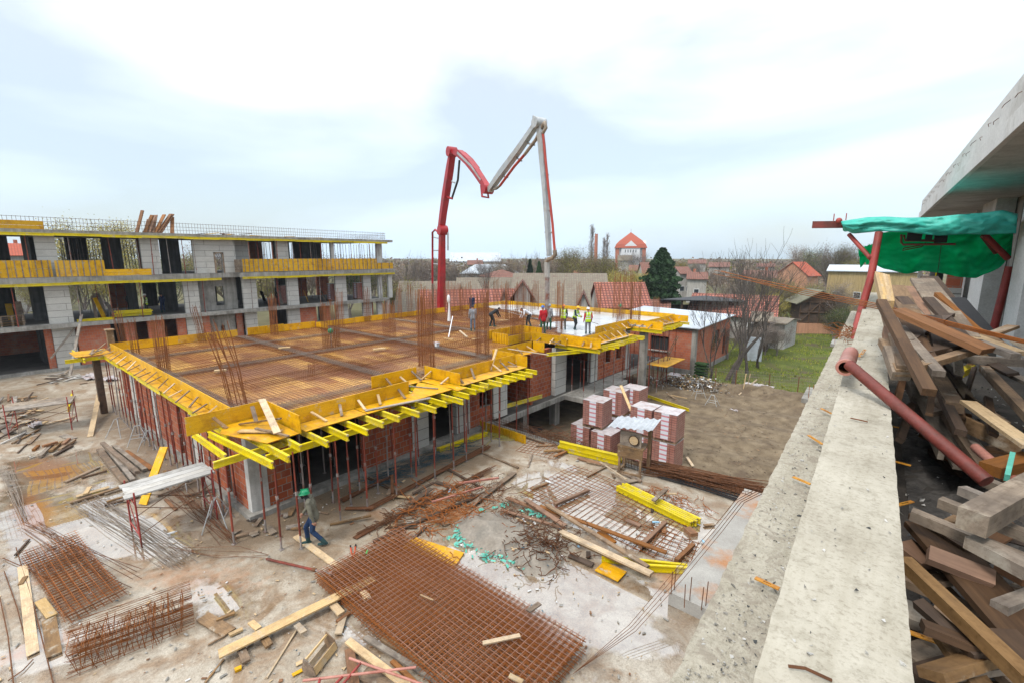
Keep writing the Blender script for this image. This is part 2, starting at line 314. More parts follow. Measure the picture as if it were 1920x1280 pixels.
MUD = blobs([(560,960,3.,1.2,85,1.1),(800,880,3.5,1.0,85,1.),(640,1000,2.2,.7,85,.6),(700,930,3.4,.8,80,1.),(600,960,2.2,.8,80,.8),(480,990,1.3,.6,80,.9),(330,900,4.,.8,0,.9),(400,1000,1.8,.5,30,.6),(280,820,4,1.,0,.8),(200,780,5,1.2,0,.7),(880,870,2.5,.7,80,.8),(40,760,6,2,0,.7),(1240,1200,1.4,.7,60,.5),(970,960,1.4,1.1,0,.7),(1100,1240,1.5,.6,0,.5),(560,1000,2,.5,20,.5)])
def fld(x, y, B):
    s = 0
    for cx, cy, rx, ry, a, k in B:
        dx, dy = x-cx, y-cy; c_, s_ = math.cos(a), math.sin(a)
        u = (dx*c_+dy*s_)/rx; v = (-dx*s_+dy*c_)/ry; q = u*u+v*v
        if q < 6: s = max(s, k*math.exp(-q*.7))
    return s
def grid_ground(name, x0, x1, y0, y1, st, zf, mat, attrs=(), kind='structure', label=None, keep=None):
    nx = int((x1-x0)/st)+1; ny = int((y1-y0)/st)+1; sx = (x1-x0)/(nx-1); sy = (y1-y0)/(ny-1)
    vs = []; 
    for j in range(ny):
        for i in range(nx): x = x0+i*sx; y = y0+j*sy; vs.append((x, y, zf(x, y)))
    fs = []
    for j in range(ny-1):
        for i in range(nx-1):
            if keep and not keep(x0+(i+.5)*sx, y0+(j+.5)*sy): continue
            fs.append((j*nx+i, j*nx+i+1, (j+1)*nx+i+1, (j+1)*nx+i))
    me = bpy.data.meshes.new(name); me.from_pydata(vs, [], fs); me.materials.append(mat)
    for nm, B in attrs:
        a = me.attributes.new(nm, 'FLOAT', 'POINT'); a.data.foreach_set('value', [fld(v[0], v[1], B) for v in vs])
    me.polygons.foreach_set('use_smooth', [True]*len(fs)); me.update()
    o = bpy.data.objects.new(name, me); COL.objects.link(o); return tag(o, kind=kind, label=label)
def yz(x, y):
    if y > 16.8 and x > -16.3 : return 0.
    return .03*noise.noise(Vector((x*.5, y*.5, 0)))-.01
grid_ground("yard", -50, 0.2, -14, 17, .16, yz, YM, (('wet', WET), ('rust', RUST), ('mud', MUD)))
# the concrete edge of the yard slab and its body down to the dirt
G().box((-16.2, 16.85, -2.4), (-2.6, 17.12, .05)).build('yard_edge', M['concrete'], kind='structure')
soil = rough_mat('soil', (.10,.070,.042,1), (.235,.18,.115,1), 1.3, .95, 1., 13, cc=(.12,.085,.055,1), world=True, spec=.25)
def soil_track():
    m = soil; return m
def dz(x, y):
    h = -2+.06*noise.noise(Vector((x*.9, y*3.5, 7)))+.10*noise.noise(Vector((x*.35, y*.35, 3)))+.035*noise.noise(Vector((x*1.8, y*1.8, 5)))
    # ruts
    h += .09*math.sin(y*2.1+1.3*math.sin(x*.4))*max(0, min(1, (y-22)/6))*(1 if x > -14 else 0)
    d = math.hypot((x+8)/3.6, (y-38.8)/1.2); h += .65*math.exp(-d*d)*(1+.5*noise.noise(Vector((x*1.5, y*1.5, 1))))
    d = math.hypot((x+5)/1.8, (y-38.2)/1.1); h += .6*math.exp(-d*d)
    return h
grid_ground('dirt', -34, 12, 16.5, 41.5, .25, dz, soil)
meadow = rough_mat('meadow', (.06,.075,.02,1), (.13,.15,.03,1), .5, .95, .8, 12, cc=(.10,.075,.05,1), world=True, spec=.1)
def mz(x, y): return -2.02+.12*noise.noise(Vector((x*.2, y*.2, 3)))+.05*noise.noise(Vector((x*1.3, y*1.3, 9)))
grid_ground('meadow', -30, 34, 41.2, 110, .9, mz, meadow)
field = rough_mat('field', (.10,.095,.045,1), (.17,.15,.08,1), .03, .95, .3, .4, cc=(.09,.10,.04,1), world=True, spec=.1)
g = G()
for r0, r1 in ((0, 60), (60, 150), (150, 400), (400, 900), (900, 2200)):
    n = 48
    for k in range(n):
        a, b = 2*math.pi*k/n, 2*math.pi*(k+1)/n
        if r0 == 0: g.add([(0,0,-2.3), (r1*math.cos(a), r1*math.sin(a), -2.3), (r1*math.cos(b), r1*math.sin(b), -2.3)], [(0,1,2)])
        else: g.quad((r0*math.cos(a), r0*math.sin(a), -2.3), (r1*math.cos(a), r1*math.sin(a), -2.3), (r1*math.cos(b), r1*math.sin(b), -2.3), (r0*math.cos(b), r0*math.sin(b), -2.3))
g.build('ground', field, kind='structure', origin=(0,0,0))
# grass blades in the garden (uncountable)
def dirt_debris():
    g = G(); rr = random.Random(5)
    for _ in range(5200):
        x, y = rr.uniform(-16, 1.5), 17.3+24*rr.random()**1.4
        if noise.noise(Vector((x*.35, y*.35, 8))) < -.05 and rr.random() < .75: continue
        z = dz(x, y); s = rr.uniform(.012, .05); a = rr.uniform(0, 6.28); e = rr.uniform(1, 3.5); c = Vector((x, y, z+.005)); u = Vector((math.cos(a)*s*e, math.sin(a)*s*e, rr.uniform(-.01, .02))); v = Vector((-math.sin(a)*s, math.cos(a)*s, 0)); g.add([c-u, c+v, c+u, c-v, c+Vector((0,0,s*.7))], [(0,3,4), (3,2,4), (2,1,4), (1,0,4)], rr.choice((0,0,0,1,1,2)))
    g.build('dirt_debris', [rough_mat('clod_dark', (.08,.055,.035,1), (.14,.10,.065,1), 3, .95, .3), soil, M['wood']], kind='stuff', label='dark clods, chips and twigs scattered over the dirt lot', cat='debris')
dirt_debris()
def grass():
    g = G(); rnd = random.Random(3)
    for _ in range(34000):
        y = rnd.uniform(40.2, 75); x = rnd.uniform(-16, 6+ (y-40)*.2)
        if noise.noise(Vector((x*.3, y*.3, 0)))+.5*noise.noise(Vector((x, y, 4))) < .05 and rnd.random() < .9: continue
        z = mz(x, y)-.02 if y > 41.2 else dz(x, y)-.02; h = rnd.uniform(.08, .28); a = rnd.uniform(0, 6.28); wd = rnd.uniform(.02, .05)
        dx, dy = math.cos(a)*wd, math.sin(a)*wd; lx, ly = rnd.uniform(-.1, .1), rnd.uniform(-.1, .1)
        g.add([(x-dx, y-dy, z), (x+dx, y+dy, z), (x+lx, y+ly, z+h)], [(0,1,2)], 0 if rnd.random() < .65 else 1)
    g.build('grass', [rough_mat('grass_a', (.12,.19,.02,1), (.22,.28,.03,1), 1, .8, 0, 5, world=True), rough_mat('grass_b', (.28,.30,.04,1), (.40,.36,.06,1), 1, .8, 0, 5, world=True)], kind='stuff', label='bright green weedy grass in the fenced garden behind the dirt lot', cat='grass')
grass()
# pack of hollow bricks under film; printed film strip
def pack_mat():
    m, nt, b = newmat('pack'); L = nt.links.new; src = N(nt, 'ShaderNodeTexCoord').outputs['Object']
    sp = N(nt, 'ShaderNodeSeparateXYZ'); L(src, sp.inputs[0]); cb = N(nt, 'ShaderNodeCombineXYZ'); L(math_n(nt, 'ADD', sp.outputs[0], sp.outputs[1]), cb.inputs[0]); L(sp.outputs[2], cb.inputs[1])
    bt = N(nt, 'ShaderNodeTexBrick'); bt.offset = 0.; L(cb.outputs[0], bt.inputs['Vector']); bt.inputs['Scale'].default_value = 1; bt.inputs['Brick Width'].default_value = .25; bt.inputs['Row Height'].default_value = .12; bt.inputs['Mortar Size'].default_value = .014
    bt.inputs['Color1'].default_value = (.40,.17,.125,1); bt.inputs['Color2'].default_value = (.31,.115,.085,1); bt.inputs['Mortar'].default_value = (.13,.05,.04,1)
    n = noise_n(nt, src, 3, 6, .6, .8); c = mix_n(nt, ramp_n(nt, n, [(.35, W0), (.75, (.5,.5,.5,1))]), bt.outputs[0], (.42,.27,.24,1))
    L(c, b.inputs['Base Color']); b.inputs['Roughness'].default_value = .5; b.inputs['Coat Weight'].default_value = .35; b.inputs['Coat Roughness'].default_value = .25
    bump_n(nt, b, math_n(nt, 'SUBTRACT', n, bt.outputs[1]), .5, .03); return m
M['pack'] = pack_mat()
M['film'] = rough_mat('film', (.42,.37,.37,1), (.60,.56,.56,1), 4, .3, .5, 9, cc=(.36,.24,.21,1))
def strip_mat():
    m, nt, b = newmat('strip'); L = nt.links.new; src = N(nt, 'ShaderNodeTexCoord').outputs['Object']
    sp = N(nt, 'ShaderNodeSeparateXYZ'); L(src, sp.inputs[0]); u = math_n(nt, 'ADD', sp.outputs[0], sp.outputs[1]); fz = math_n(nt, 'FRACT', math_n(nt, 'MULTIPLY', sp.outputs[2], 4.2))
    band = math_n(nt, 'MULTIPLY', math_n(nt, 'GREATER_THAN', fz, .35), math_n(nt, 'LESS_THAN', fz, .68))
    letters = math_n(nt, 'GREATER_THAN', math_n(nt, 'FRACT', math_n(nt, 'MULTIPLY', u, 17)), .3)
    k = math_n(nt, 'MULTIPLY', band, letters); k = math_n(nt, 'MULTIPLY', k, math_n(nt, 'LESS_THAN', math_n(nt, 'ABSOLUTE', math_n(nt, 'WRAP', math_n(nt,'ADD',u,0.), .5)), 9))
    c = mix_n(nt, k, (.66,.67,.72,1), (.55,.03,.06,1)); L(c, b.inputs['Base Color']); b.inputs['Roughness'].default_value = .35; return m
M['strip'] = strip_mat()
# ================= CENTRAL BUILDING (shell under the slab formwork) =================
rnd = random.Random(11)
FX, FYL = -15.8, 5.38           # wall faces: front (x) and left end (y)
DZ = 3.3
cb = empty('building_shell', (-25, 22, 0), 0, 'unfinished brick and concrete block ground storey carrying the yellow slab formwork', 'building')
G().box((-33.2, 17.1, -.3), (-15.9, 38.4, 0)).box((-33.1, 5.6, -.1), (-16.1, 17.1, .14)).build('floor_slab', M['floor_shaded'], cb); G().box((-33.1, 5.2, -.1), (-15.55, 5.6, .16)).box((-16.1, 5.6, -.1), (-15.55, 17.1, .16)).box((-15.9, 17.1, -.3), (-15.75, 38.4, 0)).build('plinth', M['concrete'], cb)
G().box((-15.75, 23.7, -.26), (-14.4, 29.6, .0)).box((-15.75, 29.6, -.2), (-15.2, 33.4, .0)).build('balcony_slab', M['concrete'], cb)
def wall(g, a, b, z0, z1, t, opens=(), axis='y', face=0., mi=0):
    """wall along an axis, from a to b, with openings (a0,a1,z0,z1)"""
    cuts = sorted(set([a, b]+[v for o in opens for v in o[:2] if a < v < b]))
    for p, q in zip(cuts, cuts[1:]):
        mid = (p+q)/2; os_ = [o for o in opens if o[0] <= mid <= o[1]]; zz = z0
        for o in sorted(os_, key=lambda o: o[2]):
            if o[2] > zz: _wb(g, p, q, zz, o[2], t, axis, face, mi)
            zz = max(zz, o[3])
        if zz < z1: _wb(g, p, q, zz, z1, t, axis, face, mi)
    return g
def _wb(g, p, q, z0, z1, t, axis, face, mi):
    if axis == 'y': g.box((face, p, z0), (face+t, q, z1), mi)
    else: g.box((p, face, z0), (q, face+t, z1), mi)
PW = 2.98
def fy(px, py=880): return atX(px, py, FX).y
# front wall, left half: pieces measured in the photograph
fr = [('col', 5.38, 5.95), ('brick', 5.95, 6.75), ('open', 6.75, 9.6), ('brickd', 9.6, 10.3), ('brick', 10.3, 12.0), ('block', 12.0, 12.9), ('open', 12.9, 14.6), ('block', 14.6, 15.5), ('brick', 15.5, 16.1), ('win', 16.1, 17.2), ('block', 17.2, 18.3)]
for k, a, b in fr:
    g = G(); d = -.25
    if k == 'open': continue
    if k == 'col': g.box((FX-.3, a, .16), (FX+.02, b, PW)); g.build('corner_column', M['concrete_pale'], cb); continue
    if k == 'win': wall(g, a, b, .16, PW, -.22, [(a+.15, b-.1, 1.0, 2.3)], 'y', FX-.05); g.build('brick_wall', M['brick'], cb); continue
    g.box((FX+d, a, .16), (FX + (.0 if k != 'block' else .02), b, PW)); g.build('block_wall' if k == 'block' else 'brick_wall', M['block'] if k == 'block' else M['brick'], cb)
# right wing
for k, a, b, x in [('brick', 20.9, 23.2, -16.4), ('block', 23.2, 24.4, -16.1), ('block', 27.3, 28.2, -16.0), ('brickw', 28.2, 32.4, -16.0), ('col', 32.4, 33.0, -16.0)]:
    g = G()
    if k == 'brickw': wall(g, a, b, 0, PW, -.25, [(29.3, 30.0, 1., 2.5), (30.9, 31.6, 1., 2.5)], 'y', x)
    else: g.box((x-.28, a, 0), (x, b, PW))
    g.build({'brick': 'brick_wall', 'brickw': 'brick_wall', 'block': 'block_wall', 'col': 'concrete_column'}[k], {'b': M['brick'], 'c': M['concrete_pale']}[k[0]] if k != 'block' else M['block'], cb)
G().box((-19, 18.3, 0), (-16.3, 18.55, PW)).build('brick_wall', M['brick'], cb)
G().box((-19.2, 20.7, 0), (-16.1, 20.95, PW)).build('brick_wall', M['brick'], cb)
G().box((-18.9, 24.4, 0), (-18.7, 27.4, 2.9)).build('inner_wall', M['concrete_dark_shade'], cb)
G().box((-16.2, 33.1, 0), (-33, 33.35, PW)).build('brick_wall', M['brick'], cb)
# left end wall, along x
for k, x0, x1 in [('brick', -16.1, -17.4), ('dark', -17.4, -17.9), ('brick', -17.9, -20.2), ('block', -20.2, -21.5), ('brick', -21.5, -22.6), ('dark', -22.6, -23.2), ('brick', -23.2, -26.2), ('block', -26.2, -27.0), ('brickd', -27, -30.2), ('block', -30.2, -31.2), ('brick', -31.2, -33.0)]:  # dark pieces are recessed panels coloured for the shade in wall gaps
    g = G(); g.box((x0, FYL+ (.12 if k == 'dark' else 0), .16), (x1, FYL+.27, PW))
    g.build({'bl': 'block_wall', 'br': 'brick_wall', 'da': 'inner_wall'}[k[:2]], {'bl': M['block'], 'br': M['brick'], 'da': M['concrete_dark_shade']}[k[:2]], cb)
G().box((-33.2, 5.5, .16), (-33, 38, PW)).build('brick_wall', M['brick'], cb)
G().box((-24, 5.7, .16), (-23.8, 17, PW)).box((-24, 5.7+12, 0), (-23.8, 32, PW)).build('inner_wall', M['brick'], cb)
# basement below the right wing
for x, y in ((-16.2, 23.4), (-16.2, 29.3), (-16.2, 20.2)):
    G().box((x-.45, y, -2.6), (x, y+.5, -.3)).build('basement_column', M['concrete'], cb)
G().box((-19.6, 17.1, -2.6), (-19.4, 33, -.3)).box((-19.4, 29.4, -2.6), (-15.9, 29.6, -.3)).build('basement_wall', M['concrete_dark_shade'], cb)
# bare column with steps to the right wing
G().box((-15.2, 32.9, -2.4), (-14.7, 33.4, 2.9)).build('concrete_column', M['concrete'], cb)
# ================= FORMWORK DECK + REINFORCEMENT =================
dk_poly = [(-33.3, 5.17), (-16.02, 5.17), (-16.02, 6.22), (-14.37, 6.22), (-14.37, 10.6), (-16.02, 10.6), (-16.02, 12.88), (-14.4, 12.88), (-14.4, 17.45), (-16.02, 17.45), (-16.02, 20.7), (-18, 20.7), (-18, 23.1), (-16, 23.1), (-16, 23.75), (-14.5, 23.75), (-14.5, 28.0), (-16.02, 28.0), (-16.02, 32.85), (-14.65, 32.85), (-14.65, 38.4), (-33.3, 38.4)]
def ply_mat():
    m, nt, b = newmat('deck_ply'); L = nt.links.new; pos = N(nt, 'ShaderNodeNewGeometry').outputs['Position']
    bt = N(nt, 'ShaderNodeTexBrick'); L(pos, bt.inputs['Vector']); bt.inputs['Scale'].default_value = 1; bt.inputs['Brick Width'].default_value = 2.; bt.inputs['Row Height'].default_value = .5; bt.inputs['Mortar Size'].default_value = .008
    bt.inputs['Color1'].default_value = (.42,.165,.04,1); bt.inputs['Color2'].default_value = (.86,.50,.12,1); bt.inputs['Mortar'].default_value = (.16,.06,.02,1)  # paler sheet colour is brightened to paint in glints off wet ply
    n1 = noise_n(nt, pos, .28, 6, .6); n2 = noise_n(nt, pos, 2.5, 5, .6)
    c = mix_n(nt, ramp_n(nt, n1, [(.46, W0), (.6, (.85,.85,.85,1))]), bt.outputs[0], (.22,.08,.035,1)); c = mix_n(nt, .6, c, ramp_n(nt, n2, [(.3, (.5,.42,.36,1)), (.65, W1)]), 'MULTIPLY')
    L(c, b.inputs['Base Color']); b.inputs['Roughness'].default_value = .3; return m
G().prism(dk_poly, DZ-.03, DZ).build('formwork_deck', ply_mat(), label='rusty yellow plywood deck of the new slab, covered in reinforcement', cat='formwork', origin=(-25, 22, DZ))
def inpoly(x, y, P):
    c = False; n = len(P)
    for i in range(n):
        x1, y1 = P[i]; x2, y2 = P[i-1]
        if (y1 > y) != (y2 > y) and x < (x2-x1)*(y-y1)/(y2-y1)+x1: c = not c
    return c
def spans(k, ax):
    xs = []; n = len(dk_poly)
    for i in range(n):
        a, b = dk_poly[i], dk_poly[i-1]
        if (a[ax] > k) != (b[ax] > k): xs.append(a[1-ax]+(b[1-ax]-a[1-ax])*(k-a[ax])/(b[ax]-a[ax]))
    xs.sort(); return list(zip(xs[::2], xs[1::2]))
g = G(); PEND = 33.0      # mats stop under the fresh concrete
y = 5.35
while y < 38.2:
    for a, b in spans(y, 1):
        if b-a < .3: continue
        n = max(1, int((b-a)/3)); pts = [(a+.05+(b-a-.1)*i/n, y+rnd.uniform(-.012, .012), DZ+.035+rnd.uniform(0, .02)) for i in range(n+1)]
        g.tube(pts, .0078, 3, 0, False)
    y += .17
x = -33.1
while x < -14.45:
    for a, b in spans(x, 0):
        n = max(1, int((b-a)/3)); pts = [(x+rnd.uniform(-.012, .012), a+.05+(b-a-.1)*i/n, DZ+.055+rnd.uniform(0, .02)) for i in range(n+1)]
        g.tube(pts, .0078, 3, 0, False)
    x += .17
# denser lapped top strips over the supports
for (x0, x1, y0, y1) in ((-33, -16.2, 10.8, 12.4), (-33, -16.2, 16.4, 17.9), (-20.8, -19.2, 5.4, 24), (-25.2, -23.6, 5.4, 30)):
    y = y0
    while y < y1: g.tube([(x0, y, DZ+.1), ((x0+x1)/2, y, DZ+.11), (x1, y, DZ+.1)], .0065, 3, 0, False); y += .16
    x = x0
    while x < x1: g.tube([(x, y0, DZ+.11), (x, y1, DZ+.115)], .0065, 3, 0, False); x += .16
g.build('rebar_mat', M['rust_mid'], label='rusty orange reinforcement mesh laid over the whole formwork deck', cat='rebar', origin=(-25, 22, DZ))
# gray stirrup cages of the slab beams
def cage(p, q, w, h, st=.15, r=.006):
    p, q = Vector(p), Vector(q); d = (q-p).normalized(); s = Vector((-d.y, d.x, 0))*w/2; up = Vector((0, 0, h)); g = G()
    for a in (s, -s, s*.33, s*-.33):
        for b in (Vector((0,0,.02)), up): g.tube([p+a+b, q+a+b], r*1.25, 4, 0, False)
    n = int((q-p).length/st)
    for i in range(n+1):
        c = p+d*(i*st); g.tube([c+s+Vector((0,0,.02)), c+s+up, c-s+up, c-s+Vector((0,0,.02)), c+s+Vector((0,0,.02))], r*.9, 3, 0, False)
    return g
cgl = [((-32.9, 5.55), (-16.1, 5.55), .5, 'along the left long board', .1), ((-16.3, 6.5), (-16.3, 17.3), .5, 'along the front balconies', .1), ((-33, 11.6), (-16.3, 11.6), .45, 'crossing the deck nearest the front corner', .1), ((-33, 17.3), (-16.3, 17.3), .45, 'crossing the middle of the deck', .1),
       ((-24.3, 5.6), (-24.3, 22.8), .45, 'running down the middle of the deck', .1), ((-33, 23.2), (-18.5, 23.2), .4, 'crossing the deck near the stair opening', .1), ((-29.5, 5.6), (-29.5, 17), .35, 'running near the far left columns', .1), ((-18.2, 17.4), (-16.3, 17.4), .5, 'at the step by the stair opening', .1), ((-16.4, 17.5), (-16.4, 20.5), .5, 'behind the single board before the stair opening', .1)]
for a, b, w_, lb, hh in cgl:
    cage((a[0], a[1], DZ+.03), (b[0], b[1], DZ+.03), w_, hh).build('beam_cage', M['rebar_gray'], label='gray flat stirrup cage '+lb, cat='rebar cage', group='beam cages on the slab deck')
# fresh concrete poured at the far right end
cp = [at(x, y, DZ+.09) for x, y in [(897, 571), (918, 577), (950, 581), (990, 588), (1020, 592), (1060, 593), (1085, 599), (1078, 604), (1040, 604), (1010, 610), (1045, 615), (1042, 622), (1090, 632)]]
pp = [(p.x, p.y) for p in cp]+[(-16.05, 27.6), (-16.05, 32.82), (-14.7, 32.82), (-14.7, 38.35), (-31.5, 38.35)]
def wob(P, st=.35, am=.18, seed=0):
    o = []
    for i in range(len(P)):
        a, b = Vector(P[i]), Vector(P[(i+1) % len(P)]); n = max(1, int((b-a).length/st))
        for k in range(n):
            p = a.lerp(b, k/n); s = noise.noise(Vector((p.x*1.7, p.y*1.7, seed)))*am; o.append((p.x+s, p.y+s*.7))
    return o
wet = rough_mat('fresh_concrete', (.52,.52,.51,1), (.66,.66,.655,1), .8, .22, .15, 12, cc=(.42,.42,.42,1), world=True, spec=.6)
G().prism(wob(pp[:14])[:-18]+pp[13:], DZ+.01, DZ+.13).build('fresh_concrete', wet, kind='structure')
# side boards: (name, p, q, z0, z1)
BD = [((-16.02, 3.9), (-16.02, 6.2), 3.22, 3.80, 'nearest yellow board sticking out past the left corner of the deck'),
      ((-16.0, 6.2), (-13.6, 6.2), 3.24, 3.8, 'yellow board closing the left end of the nearest balcony form'),
      ((-14.35, 6.23), (-14.35, 8.5), 3.3, 3.8, 'yellow front board of the nearest balcony, left half'),
      ((-14.34, 8.5), (-14.34, 10.8), 3.3, 3.8, 'orange yellow front board of the nearest balcony, right half'),
      ((-16.0, 10.25), (-16.0, 12.5), 3.3, 3.8, 'orange board in the recess between the first two balconies'),
      ((-15.9, 12.88), (-13.65, 12.88), 3.3, 3.8, 'yellow board closing the left end of the second balcony form'),
      ((-14.4, 13.0), (-14.4, 15.1), 3.3, 3.8, 'orange yellow front board of the second balcony, left half'),
      ((-14.39, 15.1), (-14.39, 17.3), 3.3, 3.8, 'darker orange front board of the second balcony, right half'),
      ((-14.5, 17.42), (-13.75, 17.42), 3.24, 3.76, 'short yellow board at the right end of the second balcony'),
      ((-16.05, 17.47), (-14.6, 17.47), 3.3, 3.8, 'yellow return board behind the right end of the second balcony'),
      ((-16.02, 17.5), (-16.02, 20.7), 3.3, 3.8, 'yellow board in the recess just left of the stair opening'),
      ((-16.0, 20.8), (-15.2, 20.8), 3.22, 3.78, 'short yellow board at the outer corner of the stair opening'),
      ((-18.0, 21.0), (-18.0, 23.2), 3.3, 3.8, 'orange board at the back of the stair opening'),
      ((-17.9, 23.15), (-15.3, 23.15), 3.24, 3.8, 'yellow board on the right side of the stair opening'),
      ((-16.1, 23.72), (-13.3, 23.72), 3.26, 3.8, 'orange board closing the left end of the third balcony form'),
      ((-14.5, 23.9), (-14.5, 26.5), 3.3, 3.8, 'yellow front board of the third balcony, left half'),
      ((-14.5, 26.5), (-14.5, 29.2), 3.3, 3.8, 'yellow front board of the third balcony, right half'),
      ((-16.05, 27.8), (-16.05, 30.2), 3.3, 3.8, 'yellow board behind the third balcony beside the poured slab, near part'),
      ((-16.05, 30.2), (-16.05, 32.8), 3.3, 3.8, 'yellow board behind the third balcony beside the poured slab, far part'),
      ((-16.1, 32.86), (-13.4, 32.86), 3.26, 3.8, 'yellow board closing the left end of the farthest balcony form'),
      ((-14.66, 33.0), (-14.66, 35.4), 3.3, 3.8, 'yellow front board of the farthest balcony, left half'),
      ((-14.66, 35.4), (-14.66, 37.9), 3.3, 3.8, 'yellow front board of the farthest balcony, right half'),
      ((-14.66, 37.95), (-13.4, 37.95), 3.28, 3.8, 'short orange board at the far right tip of the deck'),
      ((-33.4, 5.15), (-29.2, 5.15), 3.3, 3.8, 'long yellow board on the left side of the deck, farthest of four'),
      ((-29.2, 5.15), (-24.8, 5.15), 3.3, 3.8, 'long yellow board on the left side of the deck, third from the front corner'),
      ((-24.8, 5.15), (-20.4, 5.15), 3.3, 3.8, 'long yellow board on the left side of the deck, second from the front corner'),
      ((-20.4, 5.15), (-16.1, 5.15), 3.3, 3.8, 'long yellow board on the left side of the deck, nearest the front corner'),
      ((-33.35, 5.2), (-33.35, 8.3), 3.3, 3.8, 'yellow board on the far side of the deck, leftmost'),
      ((-33.35, 8.3), (-33.35, 11.6), 3.3, 3.8, 'orange board on the far side of the deck, second from the left'),
      ((-33.3, 12.2), (-33.3, 14.6), 3.3, 3.85, 'bright yellow battened board on the far side of the deck'),
      ((-33.35, 14.6), (-33.35, 16.9), 3.3, 3.8, 'orange board on the far side of the deck left of the low return'),
      ((-33.3, 16.95), (-31.6, 16.95), 3.3, 3.75, 'low return board where the far edge of the deck steps back'),
      ((-33.3, 17.0), (-33.3, 20.2), 3.3, 3.72, 'yellow board on the far side of the deck right of the return'),
      ((-33.3, 20.2), (-33.3, 23.4), 3.3, 3.76, 'yellow board on the far side of the deck, left of the pump boom'),
      ((-33.3, 23.4), (-33.3, 26.2), 3.3, 3.74, 'orange board on the far side of the deck, below the pump boom'),
      ((-33.3, 26.2), (-33.3, 29.6), 3.3, 3.78, 'yellow board on the far side of the deck, right of the pump boom'),
      ((-33.3, 30.4), (-33.3, 34.2), 3.3, 3.78, 'yellow board on the far side of the deck behind the worker in dark blue'),
      ((-33.3, 34.2), (-33.3, 38.4), 3.3, 3.78, 'yellow board on the far side of the deck before the far corner'),
      ((-33.3, 38.45), (-29.0, 38.45), 3.3, 3.78, 'yellow board behind the poured slab, leftmost of four'),
      ((-29.0, 38.45), (-24.2, 38.45), 3.3, 3.78, 'orange board behind the poured slab, second from the left'),
      ((-24.2, 38.45), (-19.2, 38.45), 3.3, 3.78, 'yellow board behind the poured slab, third from the left'),
      ((-19.2, 38.45), (-14.7, 38.45), 3.3, 3.8, 'orange board behind the poured slab, rightmost')]
def board(name, a, b, z0, z1, mat, label, cat, group=None, t=.027, bat=0):
    a, b = Vector((a[0], a[1], 0)), Vector((b[0], b[1], 0)); d = b-a; ln = d.length
    g = G(); g.box((-ln/2, -t/2, 0), (ln/2, t/2, z1-z0))
    for k in range(bat):
        x = -ln/2+ln*(k+.5)/bat; g.box((x-.04, -t/2-.045, 0), (x+.04, -t/2-.002, z1-z0))
    o = g.build(name, mat, label=label, cat=cat, group=group, local=True); o.location = ((a.x+b.x)/2, (a.y+b.y)/2, z0)
    o.rotation_euler = (rnd.uniform(-.012, .012), rnd.uniform(-.004, .004), math.atan2(d.y, d.x)); return o
for a, b, z0, z1, lb in BD:
    board('side_board', a, b, z0, z1, M['form'], lb, 'formwork board', 'side boards around the slab formwork', bat=9 if 'battened' in lb else 0)
_a, _b = at(900, 790, .35), at(986, 818, .35); board('edge_form', (_a.x, _a.y), (_b.x, _b.y), 0, .42, M['form'], 'low battened yellow form along the yard edge beside the basement gap', 'formwork board', bat=8)
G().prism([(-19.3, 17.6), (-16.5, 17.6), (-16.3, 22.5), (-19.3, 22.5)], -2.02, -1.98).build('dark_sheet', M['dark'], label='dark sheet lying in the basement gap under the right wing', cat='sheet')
# inner stair-opening form: battened yellow wall with posts
for a, b, lb in (((-19.3, 21.0), (-18.05, 21.0), 'left'), ((-19.9, 21.2), (-19.9, 24.4), 'back'), ((-19.9, 24.45), (-18.1, 24.45), 'right')):
    board('opening_form', a, b, DZ, DZ+.62, M['form'], 'upright battened yellow form on the %s side of the stair opening' % lb, 'formwork board', 'forms inside the stair opening', bat=6)
# ---- generic parts ----
def plank(name, p, q, w, t, mat, label, cat='plank', group=None, roll=0., up=(0,0,1), warp=.01, taper=0):
    """a sawn board from p to q, grain along local x"""
    p, q = Vector(p), Vector(q); d = q-p; ln = d.length; x = d.normalized(); u = Vector(up)
    if abs(x.dot(u)) > .97: u = Vector((1, 0, 0))
    y = u.cross(x).normalized(); z = x.cross(y); m = Matrix((x, y, z)).transposed().to_4x4()
    g = G(); n = max(1, int(ln/.9)); e = min(w, t)*.06; rr = random.Random(hash((round(p.x, 2), round(p.y, 2), round(ln, 2))) & 0xffff)
    ring = []
    for i in range(n+1):
        xx = -ln/2+ln*i/n; oy = rr.uniform(-1, 1)*warp*w if 0 < i < n else 0; oz = rr.uniform(-1, 1)*warp*.4 if 0 < i < n else 0
        cut = rr.uniform(-.15, .15)*w if i in (0, n) else 0
        for sy, sz in ((-1,-1),(1,-1),(1,1),(-1,1)):
            ring.append((xx+cut*sy*.5, oy+sy*w/2*(1-taper*(i/n)), oz+sz*t/2))
    fs = [(3,2,1,0), tuple(n*4+k for k in (0,1,2,3))]+[(i*4+k, i*4+(k+1)%4, (i+1)*4+(k+1)%4, (i+1)*4+k) for i in range(n) for k in range(4)]
    g.add(ring, fs); o = g.build(name, mat, label=label, cat=cat, group=group, local=True)
    o.matrix_world = Matrix.Translation((p+q)/2) @ m @ Matrix.Rotation(roll, 4, 'X'); return o
